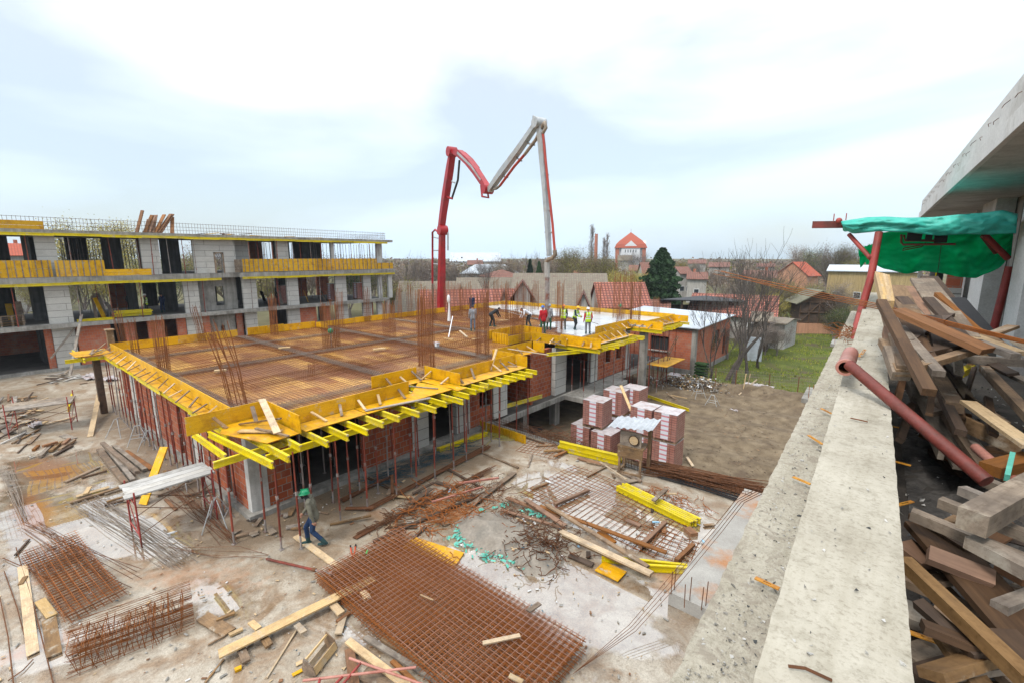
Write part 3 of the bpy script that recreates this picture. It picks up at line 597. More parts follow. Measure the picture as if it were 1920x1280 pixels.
def ibeam(p, q, label, group='yellow timber beams under the slab formwork', hgt=.2, mat=None, lay=False, name='timber_beam'):
    p, q = Vector(p), Vector(q); d = q-p; ln = d.length; x = d.normalized(); y = Vector((0,0,1)).cross(x).normalized(); z = x.cross(y)
    g = G(); h = hgt/2
    g.box((-ln/2, -.04, h-.04), (ln/2, .04, h)); g.box((-ln/2, -.04, -h), (ln/2, .04, -h+.04)); g.box((-ln/2+.002, -.015, -h+.04), (ln/2-.002, .015, h-.04))
    for s in (-1, 1): g.box((s*(ln/2-.001), -.038, h-.042), (s*(ln/2+.004), .038, h-.004), 1)
    o = g.build(name, [mat or M['beam_y'], M['wood_pale']], label=label, cat='timber beam', group=group, local=True)
    o.matrix_world = Matrix.Translation((p+q)/2) @ Matrix((x, y, z)).transposed().to_4x4() @ Matrix.Rotation(R(90) if lay else 0, 4, 'X'); return o
# ledge sheets outside the side boards, beams and braces
def ledge(name, poly, z, label):
    return G().prism(poly, z-.021, z).build(name, M['form_ply'], label=label, cat='plywood sheet', group='plywood ledges outside the slab formwork')
LZ = 3.27
ledge('ledge_sheet', [(-15.3, 4.55), (-13.45, 5.15), (-13.5, 6.1), (-15.95, 6.1), (-15.95, 4.9)], LZ+.03, 'stained plywood ledge sheet at the front left corner with offcuts on it')
ledge('ledge_sheet', [(-14.3, 6.3), (-13.5, 6.3), (-13.5, 8.4), (-14.3, 8.4)], LZ+.03, 'ledge sheet in front of the nearest balcony, left half')
ledge('ledge_sheet', [(-14.3, 8.45), (-13.5, 8.45), (-13.5, 12.4), (-15.4, 12.1), (-14.3, 10.9)], LZ+.03, 'ledge sheet in front of the nearest balcony, right half')
ledge('ledge_sheet', [(-15.95, 10.9), (-15.4, 10.9), (-15.4, 12.7), (-15.95, 12.7)], LZ+.028, 'ledge sheet in the recess between the first two balconies')
ledge('ledge_sheet', [(-15.9, 12.3), (-13.2, 12.3), (-13.2, 12.82), (-15.9, 12.82)], LZ+.03, 'ledge sheet left of the second balcony')
ledge('ledge_sheet', [(-14.35, 13.0), (-13.6, 13.0), (-13.6, 17.2), (-14.35, 17.2)], LZ+.03, 'ledge sheet in front of the second balcony')
ledge('ledge_sheet', [(-15.97, 17.6), (-15.45, 17.6), (-15.45, 20.7), (-15.97, 20.7)], LZ+.03, 'ledge sheet left of the stair opening')
ledge('ledge_sheet', [(-16, 23.2), (-13.3, 23.2), (-13.3, 23.66), (-16, 23.66)], LZ+.03, 'ledge sheet left of the third balcony')
ledge('ledge_sheet', [(-14.44, 24.0), (-13.9, 24.0), (-13.9, 29.3), (-14.44, 29.3)], LZ+.03, 'ledge sheet in front of the third balcony')
ledge('ledge_sheet', [(-15.99, 29.3), (-15.5, 29.3), (-15.5, 32.8), (-15.99, 32.8)], LZ+.03, 'ledge sheet right of the third balcony')
ledge('ledge_sheet', [(-15.9, 32.3), (-13.3, 32.3), (-13.3, 32.8), (-15.9, 32.8)], LZ+.03, 'ledge sheet left of the farthest balcony')
ledge('ledge_sheet', [(-14.6, 33.0), (-14.0, 33.0), (-14.0, 38.2), (-14.6, 38.2)], LZ+.03, 'ledge sheet in front of the farthest balcony')
ledge('ledge_sheet', [(-33.6, 4.72), (-16.1, 4.72), (-16.1, 5.12), (-33.6, 5.12)], LZ+.03, 'long narrow ledge sheet on the left side of the deck')
ledge('ledge_sheet', [(-34.9, 3.6), (-32.9, 3.6), (-32.9, 5.1), (-34.9, 5.1)], LZ+.06, 'bright corner ledge sheet at the far left of the deck')
def row(x0, x1, ys, z, where):
    for i, y in enumerate(ys):
        ibeam((x0, y+rnd.uniform(-.03, .03), z), (x1+rnd.uniform(-.22, .22), y+rnd.uniform(-.03, .03), z), 'yellow beam sticking out %s, number %d' % (where, i+1))
Z2 = 3.145
row(-16.6, -12.5, [5.75, 6.4, 7.05, 7.7, 8.35, 9.05, 9.75, 10.45, 11.1, 11.7], Z2, 'under the nearest balcony form')
row(-16.6, -12.95, [12.95+.52*i for i in range(9)], Z2, 'under the second balcony form')
row(-16.6, -13.2, [23.95+.5*i for i in range(12)], Z2, 'under the third balcony form')
row(-16.6, -13.5, [33.0+.5*i for i in range(11)], Z2, 'under the farthest balcony form')
for a, b, lb in [((-13.25, 5.0, 2.94), (-13.25, 9.6, 2.94), 'long carrier beam below the nearest balcony, left'), ((-13.3, 9.4, 2.94), (-13.3, 12.3, 2.94), 'long carrier beam below the nearest balcony, right'),
                 ((-15.95, 4.45, 3.145), (-12.2, 4.75, 3.145), 'beam at the very front left corner, outer of the pair'), ((-15.9, 5.1, 3.145), (-12.25, 5.2, 3.145), 'beam at the very front left corner, inner of the pair'),
                 ((-16.3, 12.35, 3.15), (-12.6, 12.35, 3.15), 'long beam left of the second balcony'), ((-13.5, 12.9, 2.94), (-13.5, 17.3, 2.94), 'long carrier beam below the second balcony'),
                 ((-16.2, 23.3, 3.14), (-13.1, 23.3, 3.14), 'beam left of the third balcony'), ((-15.4, 21.3, 3.0), (-13.7, 25.0, 3.0), 'slanting beam below the stair opening corner'), ((-13.8, 24, 2.94), (-13.8, 29.6, 2.94), 'long carrier beam below the third balcony'),
                 ((-16, 32.3, 3.14), (-13.2, 32.3, 3.14), 'beam left of the farthest balcony'), ((-14.0, 33, 2.94), (-14.0, 38.3, 2.94), 'long carrier beam below the farthest balcony'),
                 ((-36.3, 3.9, 3.14), (-32.5, 3.9, 3.14), 'beam poking out beyond the far left corner'), ((-33.0, 3.2, 3.14), (-33.0, 5.4, 3.14), 'beam end under the far left corner sheet'),
                 ((-17.0, 4.3, 2.93), (-14.2, 4.3, 2.93), 'short beam under the front left corner'), ((-13.9, 3.9, 2.93), (-14.0, 5.9, 2.93), 'crosswise short beam under the front left corner'), ((-16.3, 17.9, 3.14), (-15.2, 17.9, 3.14), 'beam stub left of the stair opening')]:
    ibeam(a, b, 'yellow '+lb)
for i, x0 in enumerate([-33.4, -29.8, -26.2, -22.6, -19.0]):
    ibeam((x0, 4.78+.05*(i % 2), 3.145), (x0+3.7, 4.78+.05*(i % 2), 3.145), 'yellow beam along the left deck side, upper row, number %d' % (i+1))
    if i < 4: ibeam((x0+.8, 5.0, 2.94), (x0+4.3, 5.0, 2.94), 'yellow beam along the left deck side, lower row, number %d' % (i+1))
# slanting wood braces behind the boards
def brace(a, outv, zt, where, i, w=.09):
    a = Vector((a[0], a[1], 0)); o = Vector((outv[0], outv[1], 0)); s = Vector((-o.y, o.x, 0))*rnd.uniform(-.25, .25)
    ln = rnd.uniform(.38, .6)
    plank('form_brace', a+o*.03+Vector((0,0,zt)), a+o*ln+s+Vector((0,0,3.33)), w, .035, M['wood' if rnd.random() < .6 else 'wood_pale'], 'short slanting wood brace %s, number %d' % (where, i+1), 'wood brace', 'wood braces holding the side boards')
for x, ys, where in ((-14.34, [6.9, 7.9, 8.6, 9.4, 10.3], 'on the nearest balcony front board'), (-15.98, [10.9, 11.6, 12.2, 12.45], 'in the recess between the first two balconies'), (-14.38, [13.3, 14.2, 15.6, 16.2, 16.7], 'on the second balcony front board'),
                     (-16.0, [18.2, 19.3, 20.2], 'left of the stair opening'), (-14.48, [24.6, 25.5, 26.2, 27, 27.9, 28.8], 'on the third balcony front board'), (-16.02, [28.8, 29.7, 30.6, 31.5, 32.4], 'right of the third balcony'), (-14.64, [33.8, 34.4, 35, 35.6, 36.2, 36.9], 'on the farthest balcony front board')):
    for i, y in enumerate(ys): brace((x, y), (1, 0), rnd.uniform(3.5, 3.68), where, i)
for y, xs, where in ((12.86, [-15.4, -14.3], 'on the left end of the second balcony'), (23.7, [-15.6, -14.4, -13.9], 'on the left end of the third balcony'), (32.84, [-15.5, -14.9, -14.2], 'on the left end of the farthest balcony'), (23.13, [-17.2, -16.2, -15.7], 'on the right side of the stair opening')):
    for i, x in enumerate(xs): brace((x, y), (0, -1), rnd.uniform(3.5, 3.65), where, i)
for i in range(19):
    brace((-33.0+i*.88+rnd.uniform(-.15, .15), 5.13), (0, -1), rnd.uniform(3.45, 3.68), 'along the left long boards', i, .07)
oc = 'offcut on the corner sheet, '
for a, b, w_, t_, m_, lb in [((-15.5, 5.9, 4.0), (-13.7, 5.55, 3.42), .2, .04, 'wood_pale', 'broad pale board leaning on the end of the nearest balcony form'), ((-14.9, 4.95, 3.36), (-13.9, 5.75, 3.36), .2, .04, 'wood_pale', oc+'lying flat'), ((-15.8, 5.7, 3.75), (-15.3, 5.6, 3.36), .12, .04, 'wood', oc+'upright stub at the board'),
                             ((-14.6, 5.3, 3.42), (-13.3, 5.7, 3.38), .08, .04, 'wood', oc+'long thin strip'), ((-15.6, 5.2, 3.34), (-14.3, 5.95, 3.62), .07, .04, 'wood', oc+'thin stick'), ((-15.9, 4.6, 3.65), (-15.6, 4.85, 3.3), .12, .04, 'wood', oc+'small block at the left board'),
                             ((-13.75, 8.5, 3.33), (-13.2, 10.9, 3.33), .15, .03, 'wood_gray', 'long pale gray plank lying over the beams of the nearest balcony'), ((-14.45, 16.0, 4.25), (-14.4, 15.5, 3.35), .12, .05, 'wood_pale', 'tall upright post behind the second balcony board'), ((-15.4, 17.9, 3.86), (-13.9, 19.4, 3.5), .1, .03, 'wood_pale', 'pale plank laid across the recess left of the stair opening'),
                             ((-15.3, 11.3, 3.34), (-13.9, 11.9, 3.34), .06, .03, 'wood_gray', 'thin lath on the sheet right of the nearest balcony'), ((-13.9, 24.6, 3.34), (-13.8, 28.2, 3.36), .1, .03, 'wood_pale', 'long lath lying on the third balcony ledge'), ((-14.2, 33.5, 3.36), (-14.0, 36.5, 3.36), .1, .03, 'wood_pale', 'long lath lying on the farthest balcony ledge'),
                             ((-34.6, 4.6, 3.4), (-33.3, 4.3, 3.4), .1, .03, 'wood', 'flat offcut on the far left corner sheet'), ((-34.0, 4.9, 3.42), (-32.9, 4.2, 3.42), .12, .03, 'wood_gray', 'crossed offcut on the far left corner sheet'), ((-32.9, 4.9, 3.9), (-32.6, 4.2, 3.4), .1, .03, 'wood', 'upright stub at the far left corner'),
                             ((-14.6, 16.6, 3.34), (-14.0, 16.9, 3.34), .2, .03, 'wood_pale', 'small flat board at the right end of the second balcony'), ((-15.8, 22.2, 3.62), (-15.2, 22.8, 3.34), .25, .03, 'wood', 'broad offcut leaning at the stair opening')]:
    plank('loose_board', a, b, w_, t_, M[m_], lb, 'board', 'loose boards on the formwork')
# ================= STEEL PROPS =================
def make_prop(z0, z1, x, y, label, group, red=True, ring=True, lean=0.):
    h = z1-z0; m1, m2 = (M['prop_red'], M['prop_gray']) if red else (M['prop_gray'], M['prop_gray'])
    t = empty('steel_prop', (x, y, z0), 0, label, 'steel prop', group); o = Vector((0,0,0)); n = 6
    zc = h*.58
    G().tube([(0,0,.01), (0,0,.42)], .03, n).build('foot_tube', m2, t, local=True)
    G().tube([(0,0,.42), (0,0,zc)], .0305, n).build('outer_tube', m1, t, local=True)
    G().tube([(0,0,zc), (0,0,h)], .024, n).build('inner_tube', m1, t, local=True)
    G().box((-.06,-.06,0), (.06,.06,.012)).build('base_plate', m2, t, local=True)
    g = G().tube([(0,0,zc-.06), (0,0,zc+.05)], .042, 8); g.tube([(-.09,0,zc), (.11,0,zc+.02)], .007, 4)
    if ring: g.tube([(.04+.05*math.cos(a), 0, zc-.1+.06*math.sin(a)) for a in [k*math.pi/4 for k in range(8)]], .006, 3)
    g.build('collar', M['prop_gray'], t, local=True)
    t.rotation_euler = (rnd.uniform(-.012, .012)+lean, rnd.uniform(-.012, .012), rnd.uniform(0, 6.28)); return t
PG = 'red steel props holding up the slab formwork'
base_prop = {}
def prop(x, y, z0=0., z1=2.84, label='', red=True, group=PG):
    k = (round(z1-z0, 2), red)
    if k not in base_prop: base_prop[k] = make_prop(z0, z1, x, y, label, group, red); return base_prop[k]
    c = copy_tree(base_prop[k], (x, y, z0), None, label, group); c.rotation_euler = (rnd.uniform(-.015, .015), rnd.uniform(-.015, .015), rnd.uniform(0, 6.28)); return c
for i, y in enumerate([5.2, 6.2, 7.1, 8.1, 9.3, 10.2, 11.1, 12.1]): prop(-13.3, y, 0, 2.84, 'red prop in the outer row under the nearest balcony, number %d' % (i+1))
for i, y in enumerate([4.4, 5.3, 6.6, 7.6, 8.6, 9.9, 11.4]): prop(-14.6+rnd.uniform(-.12,.12), y, 0, 3.04, 'red prop in the second row under the nearest balcony, number %d' % (i+1), red=i % 3 != 2)
for i, y in enumerate([13.0, 14.0, 15.1, 16.3, 17.2]): prop(-13.5, y, 0 if y < 17 else 0, 2.84, 'red prop in the outer row under the second balcony, number %d' % (i+1))
for i, y in enumerate([12.5, 13.4, 14.5, 15.7, 16.7]): prop(-14.9, y, 0, 3.04, 'red prop in the inner row under the second balcony, number %d' % (i+1), red=i % 2 == 0)
for i, y in enumerate([24.1, 25.4, 26.6, 27.9, 29.2]): prop(-14.6, y, 0, 3.04, 'thin prop standing on the third balcony slab, number %d' % (i+1), red=i % 2 == 0)
for i, y in enumerate([24.8, 25.8, 26.9]): prop(-15.9, y, 0, 3.04, 'prop beside the dark doorway of the right wing, number %d' % (i+1))
k = 0
for x in (-15.7, -15.0, -14.3):
    for y in (33.3, 34.4, 35.6, 36.8, 38.0):
        k += 1; prop(x+rnd.uniform(-.1, .1), y+rnd.uniform(-.2, .2), -2.0, 2.84, 'long red prop under the farthest balcony, number %d' % k)
for i, (x, y) in enumerate([(-14.6, 29.9), (-14.9, 31.0), (-14.7, 31.8)]): prop(x, y, -2.0, 2.84, 'long red prop between the third and farthest balcony, number %d' % (i+1))
i = 0
x = -33.2
while x < -16:
    i += 1; prop(x+rnd.uniform(-.15, .15), 4.82, 0, 2.84 if i % 2 else 3.04, 'red prop along the left side of the deck, number %d from the far end' % i, red=i % 5 != 3); x += .82
for i, (x, y) in enumerate([(-17.2, 6.5), (-18, 8.2), (-17, 9.0), (-19, 7), (-17.3, 13.4), (-18.2, 14.1), (-17.2, 14.4), (-20, 8.5), (-21, 9.4), (-16.7, 8.4), (-16.6, 7.4), (-19.6, 13.7), (-17.8, 25.2), (-17.4, 26.4), (-18.4, 13.1)]):
    prop(x, y, .17, 3.04, 'prop standing inside the dark ground storey, number %d' % (i+1), red=i % 2 == 0, group='props inside the ground storey')
for i, (x, y) in enumerate([(-12.9, 5.6), (-15.2, 6.0), (-15.2, 9.2), (-14.0, 7.9), (-14.0, 9.0), (-15.3, 10.6), (-14.1, 10.6), (-15.1, 12.6), (-14.2, 13.6), (-14.2, 15.3), (-15.3, 14.3), (-16.9, 5.3), (-18.9, 4.95), (-20.6, 5.1), (-22.7, 5.0), (-25.0, 5.1), (-27.4, 5.0), (-30.1, 5.1)]): prop(x, y, 0, 3.04, 'extra dark red prop between the rows, number %d from the front left corner' % (i+1))
# wooden post stack at far left corner and fat bundle post
G().box((-33.5, 4.3, 0), (-33.15, 4.6, 3.04)).build('wood_post', M['wood_dark'], label='thick dark timber post under the far left corner of the deck', cat='post')
G().box((-34.5, 5.2, 3.3), (-34.2, 5.5, 4.4)).box((-34.6, 5.15, 4.4), (-34.05, 5.55, 4.46)).build('wood_post', M['wood'], label='short square timber post with a cap behind the far left corner of the deck', cat='post')
# ================= COLUMN STARTER BARS =================
def starter(x, y, wx, wy, z0, h, n, label, lean=(0, 0), spread=.0, ties=7, mat='rust'):
    g = G(); rr = random.Random(int(x*100+y*7))
    per = []
    for k in range(n):
        s = k/n*4; sd = int(s); f = s-sd
        p = [(-1+2*f, -1), (1, -1+2*f), (1-2*f, 1), (-1, 1-2*f)][sd]; per.append((p[0]*wx/2, p[1]*wy/2))
    for px, py in per:
        hh = h*rr.uniform(.85, 1.05); ox = lean[0]*hh+rr.uniform(-1, 1)*spread; oy = lean[1]*hh+rr.uniform(-1, 1)*spread
        g.tube([(px, py, 0), (px+ox*.3, py+oy*.3, hh*.45), (px+ox, py+oy, hh)], .012, 4)
    for t in range(ties):
        z = .08+t*.16; a, b = wx/2+.012, wy/2+.012
        g.tube([(-a,-b,z), (a,-b,z), (a,b,z), (-a,b,z), (-a,-b,z)], .006, 3, 0, False)
    o = g.build('column_rebar', M['rust_mid'], label=label, cat='starter bars', group='column starter bars on the slab deck', local=True); o.location = (x, y, z0)
SB = [((447, 757), .35, .5, 2.6, 12, (-.02, -.16), .22, 'tall leaning bundle at the nearest corner of the deck'), ((308, 695), .7, .35, 2.2, 16, (0, 0), .05, 'dense cluster left of the leaning corner bundle'), ((232, 650), .5, .3, 2.0, 10, (0, -.05), .05, 'cluster at the far left corner'), ((255, 662), .4, .3, 1.7, 9, (0, 0), .05, 'second cluster at the far left corner'),
      ((380, 640), .5, .3, 2.0, 9, (0, -.1), .12, 'leaning thin cluster at the far side behind the corner bundle'), ((400, 640), .8, .2, .5, 12, (0, 0), .02, 'row of short bars at the far side'), ((622, 650), .7, .7, 2.4, 22, (0, 0), .04, 'large cluster in the middle of the deck with a green cap'), ((515, 627), .5, .3, 2.4, 14, (0, 0), .1, 'cluster at the far side left of the middle'),
      ((731, 635), .7, .5, 2.2, 18, (0, 0), .03, 'cluster at the middle of the deck right of the green cap'), ((800, 687), .75, .4, 3.2, 22, (0, 0), .03, 'tall cluster behind the left end of the second balcony'), ((905, 668), .6, .4, 3.0, 18, (0, 0), .03, 'tall cluster behind the right end of the second balcony'),
      ((868, 582), .5, .4, 2.2, 12, (0, 0), .06, 'cluster at the far edge right of the pump boom'), ((850, 590), .4, .4, 2.6, 10, (0, 0), .05, 'thin cluster just right of the pump boom'), ((960, 600), 1.1, .4, 2.7, 18, (0, 0), .06, 'wide cluster near the worker in the white shirt'), ((990, 590), .9, .4, 2.3, 12, (0, 0), .06, 'far cluster behind the worker in the white shirt'),
      ((1049, 625), .4, .4, 3.1, 12, (0, 0), .03, 'cluster between the worker in red and the one in the orange helmet'), ((970, 640), .8, .4, 1.7, 14, (0, 0), .05, 'cluster inside the stair opening'), ((1175, 600), .7, .5, 3.6, 14, (0, 0), .05, 'tall dark cluster on the poured slab by the worker in the yellow vest'), ((1160, 612), .3, .3, 1.5, 8, (0, 0), .03, 'low thin cluster right of the worker in the yellow vest'),
      ((1190, 607), .7, .4, 3.0, 14, (0, 0), .02, 'cluster on the poured slab next to a green cap'), ((1155, 598), .5, .3, 3.4, 10, (0, 0), .02, 'tall thin cluster on the poured slab'), ((1230, 590), .4, .4, 1.4, 8, (0, 0), .02, 'short cluster at the far right end of the deck'),
      ((815, 600), .3, .3, 2.6, 8, (0, 0), .05, 'thin cluster left of the pump boom'), ((750, 596), .3, .3, 2.6, 6, (0, 0), .1, 'sparse cluster at the far edge near the left building'), ((880, 600), .3, .3, 2.8, 8, (0, 0), .08, 'thin cluster behind the worker in gray'), ((930, 575), .5, .3, 2.7, 8, (0, 0), .06, 'cluster at the far corner of the deck'),
      ((1085, 580), .4, .3, 2.4, 8, (0, 0), .03, 'far cluster above the worker in the yellow helmet'), ((585, 757-60), .3, .15, .35, 6, (0, 0), .02, 'tiny row of stubs behind the nearest balcony')]
SB += [((px_, py_), .45, .35, 2.5, 9, (0, 0), .06, 'slim cluster along the far edge of the deck, number %d from the left' % (i_+1)) for i_, (px_, py_) in enumerate([(640, 616), (690, 603), (770, 594), (795, 596), (838, 583), (862, 592), (912, 585), (945, 585), (978, 583), (1005, 583), (1120, 590)])]
for (px, py), wx, wy, h, n, ln, sp, lb in SB:
    p = at(px, py, DZ+.05); starter(p.x, p.y, wx, wy, DZ+.03, h*1.12, int(n*1.3), 'rusty bars, '+lb, ln, sp)
for px, py, lb in ((622, 652, 'in the middle of the deck'), (1162, 595, 'on the poured slab')):
    p = at(px, py, DZ); G().ball((p.x, p.y, DZ+(.98 if px == 622 else 1.0)), .16, 0, 12, 8).tube([(p.x, p.y, DZ), (p.x, p.y, DZ+1)], .02, 5, 1).build('green_ball_marker', [rough_mat('green_cap', (.0,.22,.1,1), (.01,.3,.15,1), 2, .4, 0), M['prop_gray']], label='round green plastic ball on a stick among bars '+lb, cat='marker')
# ================= LEFT BUILDING =================
rnd = random.Random(21)
G().box((-50, 17, -.3), (-33.2, 60, -.02)).build('yard_back', soil, kind='structure')
LX = -48.5; EDGE = -47.9; BX = -59.
lb_ = empty('apartment_shell', (-53, 16, 0), 0, 'long three storey concrete shell of flats under construction, with yellow balcony forms', 'building')
ZG, Z1, Z2_, Z3 = .22, 3.55, 7.0, 10.35      # floor tops
def yy(px, py): return atX(px, py, LX).y
YE = yy(718, 470)+.2
G().box((BX, -6, Z1-.3), (LX-.4, YE, Z1-.003)).build('floor_slab', M['floor_shaded'], lb_); G().box((LX-.4, -6, Z1-.3), (EDGE, YE, Z1)).build('slab_edge', M['concrete'], lb_)
G().box((BX, -6, Z2_-.42), (EDGE, yy(390, 520), Z2_)).box((BX, yy(390, 520), Z2_-.42), (LX, yy(445, 520), Z2_)).box((BX, yy(445, 520), Z2_-.42), (EDGE, YE+1.0, Z2_)).build('floor_slab', M['concrete'], lb_)
G().box((BX, -6, Z3-.2), (EDGE, YE+.8, Z3+.05)).build('roof_slab', M['concrete'], lb_)
G().box((LX+.02, -6, -.6), (LX-.35, YE, ZG)).build('plinth', M['concrete'], lb_); G().box((LX-.35, -6, -.6), (BX, YE, ZG-.01)).build('floor_slab', M['floor_shaded'], lb_)
def piece(k, x0, x1, py, z0, z1, dx=0., t=.3):
    y0, y1 = yy(x0, py), yy(x1, py)
    nm = {'b': 'block_wall', 'r': 'brick_wall', 'c': 'concrete_wall', 'd': 'inner_wall', 'k': 'column'}[k]
    mt = {'b': M['block'], 'r': M['brick_big'], 'c': M['block'], 'd': M['concrete_dark_shade'], 'k': M['concrete_pale']}[k]
    g = G(); g.box((LX-dx-t, y0, z0), (LX-dx, y1, z1)); g.build(nm, mt, lb_)
top2 = Z3-.2
for k, a, b, dx in [('b', 66, 105, 0), ('b', 263, 298, 0), ('b', 518, 540, 0), ('k', 620, 626, 0), ('k', 707, 717, .1), ('b', 440, 475, 1.2)]: piece(k, a, b, 465, Z2_, top2, dx)
for k, a, b, dx in [('b', 85, 132, 0), ('b', 346, 374, 0), ('b', 457, 483, 0), ('b', 540, 561, 0), ('b', 631, 651, 0), ('b', 683, 697, 0), ('k', 711, 718, 0), ('k', 727, 734, -.3)]: piece(k, a, b, 560, Z1, Z2_-.42, dx)
for k, a, b, dx in [('r', 84, 98, .2), ('b', 99, 142, 0), ('r', 145, 210, .03), ('r', 236, 254, .03), ('r', 280, 311, .03), ('r', 335, 352, .03), ('b', 353, 383, 0), ('r', 383, 397, .03), ('b', 464, 486, 0), ('r', 448, 462, .5), ('b', 543, 566, 0), ('r', 566, 597, .03), ('r', 611, 622, .03), ('b', 635, 656, 0), ('b', 684, 700, 0), ('r', 701, 706, .4), ('k', 711, 720, 0), ('k', 727, 734, 0)]: piece(k, a, b, 630, ZG, Z1-.3, dx)
# stair core with small doors
y0, y1 = yy(361, 465), yy(440, 465); dA, dB = yy(405, 495), yy(418, 495)
g = G(); wall(g, y0, y1, Z2_, top2, -.3, [(dA, dB, Z2_, Z2_+1.75)], 'y', LX); g.build('concrete_wall', M['block'], lb_)
g = G(); g.box((LX, dA-.12, Z2_), (LX+.04, dA, Z2_+1.85)).box((LX, dB, Z2_), (LX+.04, dB+.12, Z2_+1.85)).box((LX, dA-.12, Z2_+1.76), (LX+.04, dB+.12, Z2_+1.86)).build('door_frame', M['wood'], lb_)
y0, y1 = yy(376, 560), yy(452, 560); dA, dB = yy(412, 565), yy(428, 565)
g = G(); wall(g, y0, y1, Z1, Z2_-.4, -.3, [(dA, dB, Z1+.4, Z1+2.2)], 'y', LX-.9); g.build('concrete_wall', M['concrete'], lb_)
y0, y1 = yy(398, 630), yy(450, 630)
g = G(); wall(g, y0, y1, ZG, Z1-.3, -.3, [(yy(419, 622), yy(427, 622), ZG+1.2, ZG+1.9)], 'y', LX-.5); g.build('concrete_wall', M['concrete'], lb_)
# interior: cross walls, spine piers, back wall pieces
for z0, z1, ys in ((Z2_, top2, [(62, 66), (222, 250), (299, 312), (338, 362), (476, 490), (560, 572), (596, 618)]), (Z1, Z2_-.42, [(60, 85), (258, 268), (325, 346), (483, 492), (565, 577)]), (ZG, Z1-.3, [(60, 84), (210, 214), (540, 543)])):
    for a, b in ys:
        ya, yb = yy(a, 500), yy(b, 500)
        G().box((LX-5.5, ya, z0), (LX-3.2 if b-a > 8 else LX-.4, (ya+yb)/2 if b-a < 9 else yb, z1)).build('inner_wall', M['concrete_dark_shade'], lb_)
yv = -6
while yv < YE-2:
    for z0, z1 in ((Z2_, top2), (Z1, Z2_-.42), (ZG, Z1-.3)):
        if rnd.random() < (.65 if z0 == Z2_ else .85): G().box((BX, yv, z0), (BX+.3, yv+rnd.uniform(.8, 1.7), z1)).build('back_wall', M['concrete_dark_shade'] if rnd.random() < .6 else M['brick_big'], lb_)
    yv += 2.6
G().box((BX+.4, -6, ZG), (BX+.6, yy(540, 630), Z1-.3)).build('back_wall', M['brick_big'], lb_)
G().box((-53.6, -6, ZG), (-53.4, -1.5, Z1-.3)).box((-53.6, -6, Z1), (-53.4, 1.0, Z1+1.6)).build('inner_wall', M['brick_big'], lb_)
# balcony parapet forms: yellow panels with posts; each a thing
def panel(px0, px1, py, z0, z1, lb, bat=3, off=.0, mat='form'):
    a, b = atX(px0, py, EDGE-.03+off).y, atX(px1, py, EDGE-.03+off).y
    ln = b-a; g = G(); h = z1-z0; g.box((-.012, -ln/2, 0), (.012, ln/2, h*.5-.006)); g.box((-.012, -ln/2, h*.5+.006), (.012, ln/2, h))
    for k in range(bat): y = -ln/2+ln*(k+.5)/bat; g.box((.014, y-.03, -.02), (.06, y+.03, h+.02), 1)
    o = g.build('parapet_form', [M[mat], M['wood_gray']], label=lb, cat='formwork board', group='yellow parapet forms on the three storey shell', local=True); o.location = (EDGE-.03+off, (a+b)/2, z0); return o
ns = ['leftmost', 'second from the left', 'third from the left', 'fourth from the left', 'fifth from the left', 'sixth from the left', 'seventh', 'eighth', 'ninth', 'tenth']
xs = [-30, 22, 62, 98]
for i in range(3): panel(xs[i], xs[i+1]-.5, 505, Z2_+.02, Z2_+1.22, 'yellow parapet panel on the upper left balcony, '+ns[i], 3)
panel(104, 150, 505, Z2_+.02, Z2_+1.2, 'yellow parapet panel on the upper left balcony, '+ns[3], 4); panel(150.5, 197, 505, Z2_+.02, Z2_+1.2, 'yellow parapet panel on the upper left balcony, '+ns[4], 4)
panel(198, 284, 510, Z2_, Z2_+.5, 'low orange edge board right of the upper left balcony panels', 0); 
xs = [455, 480, 508, 536, 564, 592, 617, 640, 662, 685, 707]
for i in range(10): panel(xs[i], xs[i+1]-.4, 500, Z2_+.05, Z2_+1.25, 'yellow parapet panel on the upper right balcony, '+ns[i]+(' from the left' if i > 5 else ''), 3, mat='form_ply' if i in (5, 6) else 'form')
panel(440, 454, 500, Z2_+.05, Z2_+1.2, 'stack of wooden battens left of the upper right balcony panels', 6, mat='wood'); panel(708, 737, 503, Z2_+.05, Z2_+.75, 'low orange form at the right corner of the upper balcony', 2)
panel(-30, 80, 415, Z3-.02, Z3+.62, 'yellow edge board on the roof at the far left', 0)
def lbeam(px0, px1, py, z, lb):
    a, b = atX(px0, py, EDGE).y, atX(px1, py, EDGE).y; ibeam((EDGE+.06, a, z), (EDGE+.06, b, z), lb, 'yellow beams along the slab edges of the three storey shell')
for i, (a, b) in enumerate([(-40, 100), (100, 190), (190, 265), (265, 345), (345, 410), (410, 460), (460, 505), (505, 552), (552, 620), (620, 662), (662, 725)]): lbeam(a, b, 440, Z3-.2-.1+(.03 if i % 2 else 0), 'yellow beam under the roof edge of the left building, number %d' % (i+1))
for i, (a, b) in enumerate([(-40, 130), (130, 262), (262, 415), (455, 520), (520, 585), (585, 660), (660, 740)]): lbeam(a, b, 525, Z2_-.42-.1+(.03 if i % 2 else 0), 'yellow beam under the upper balcony edge of the left building, number %d' % (i+1))
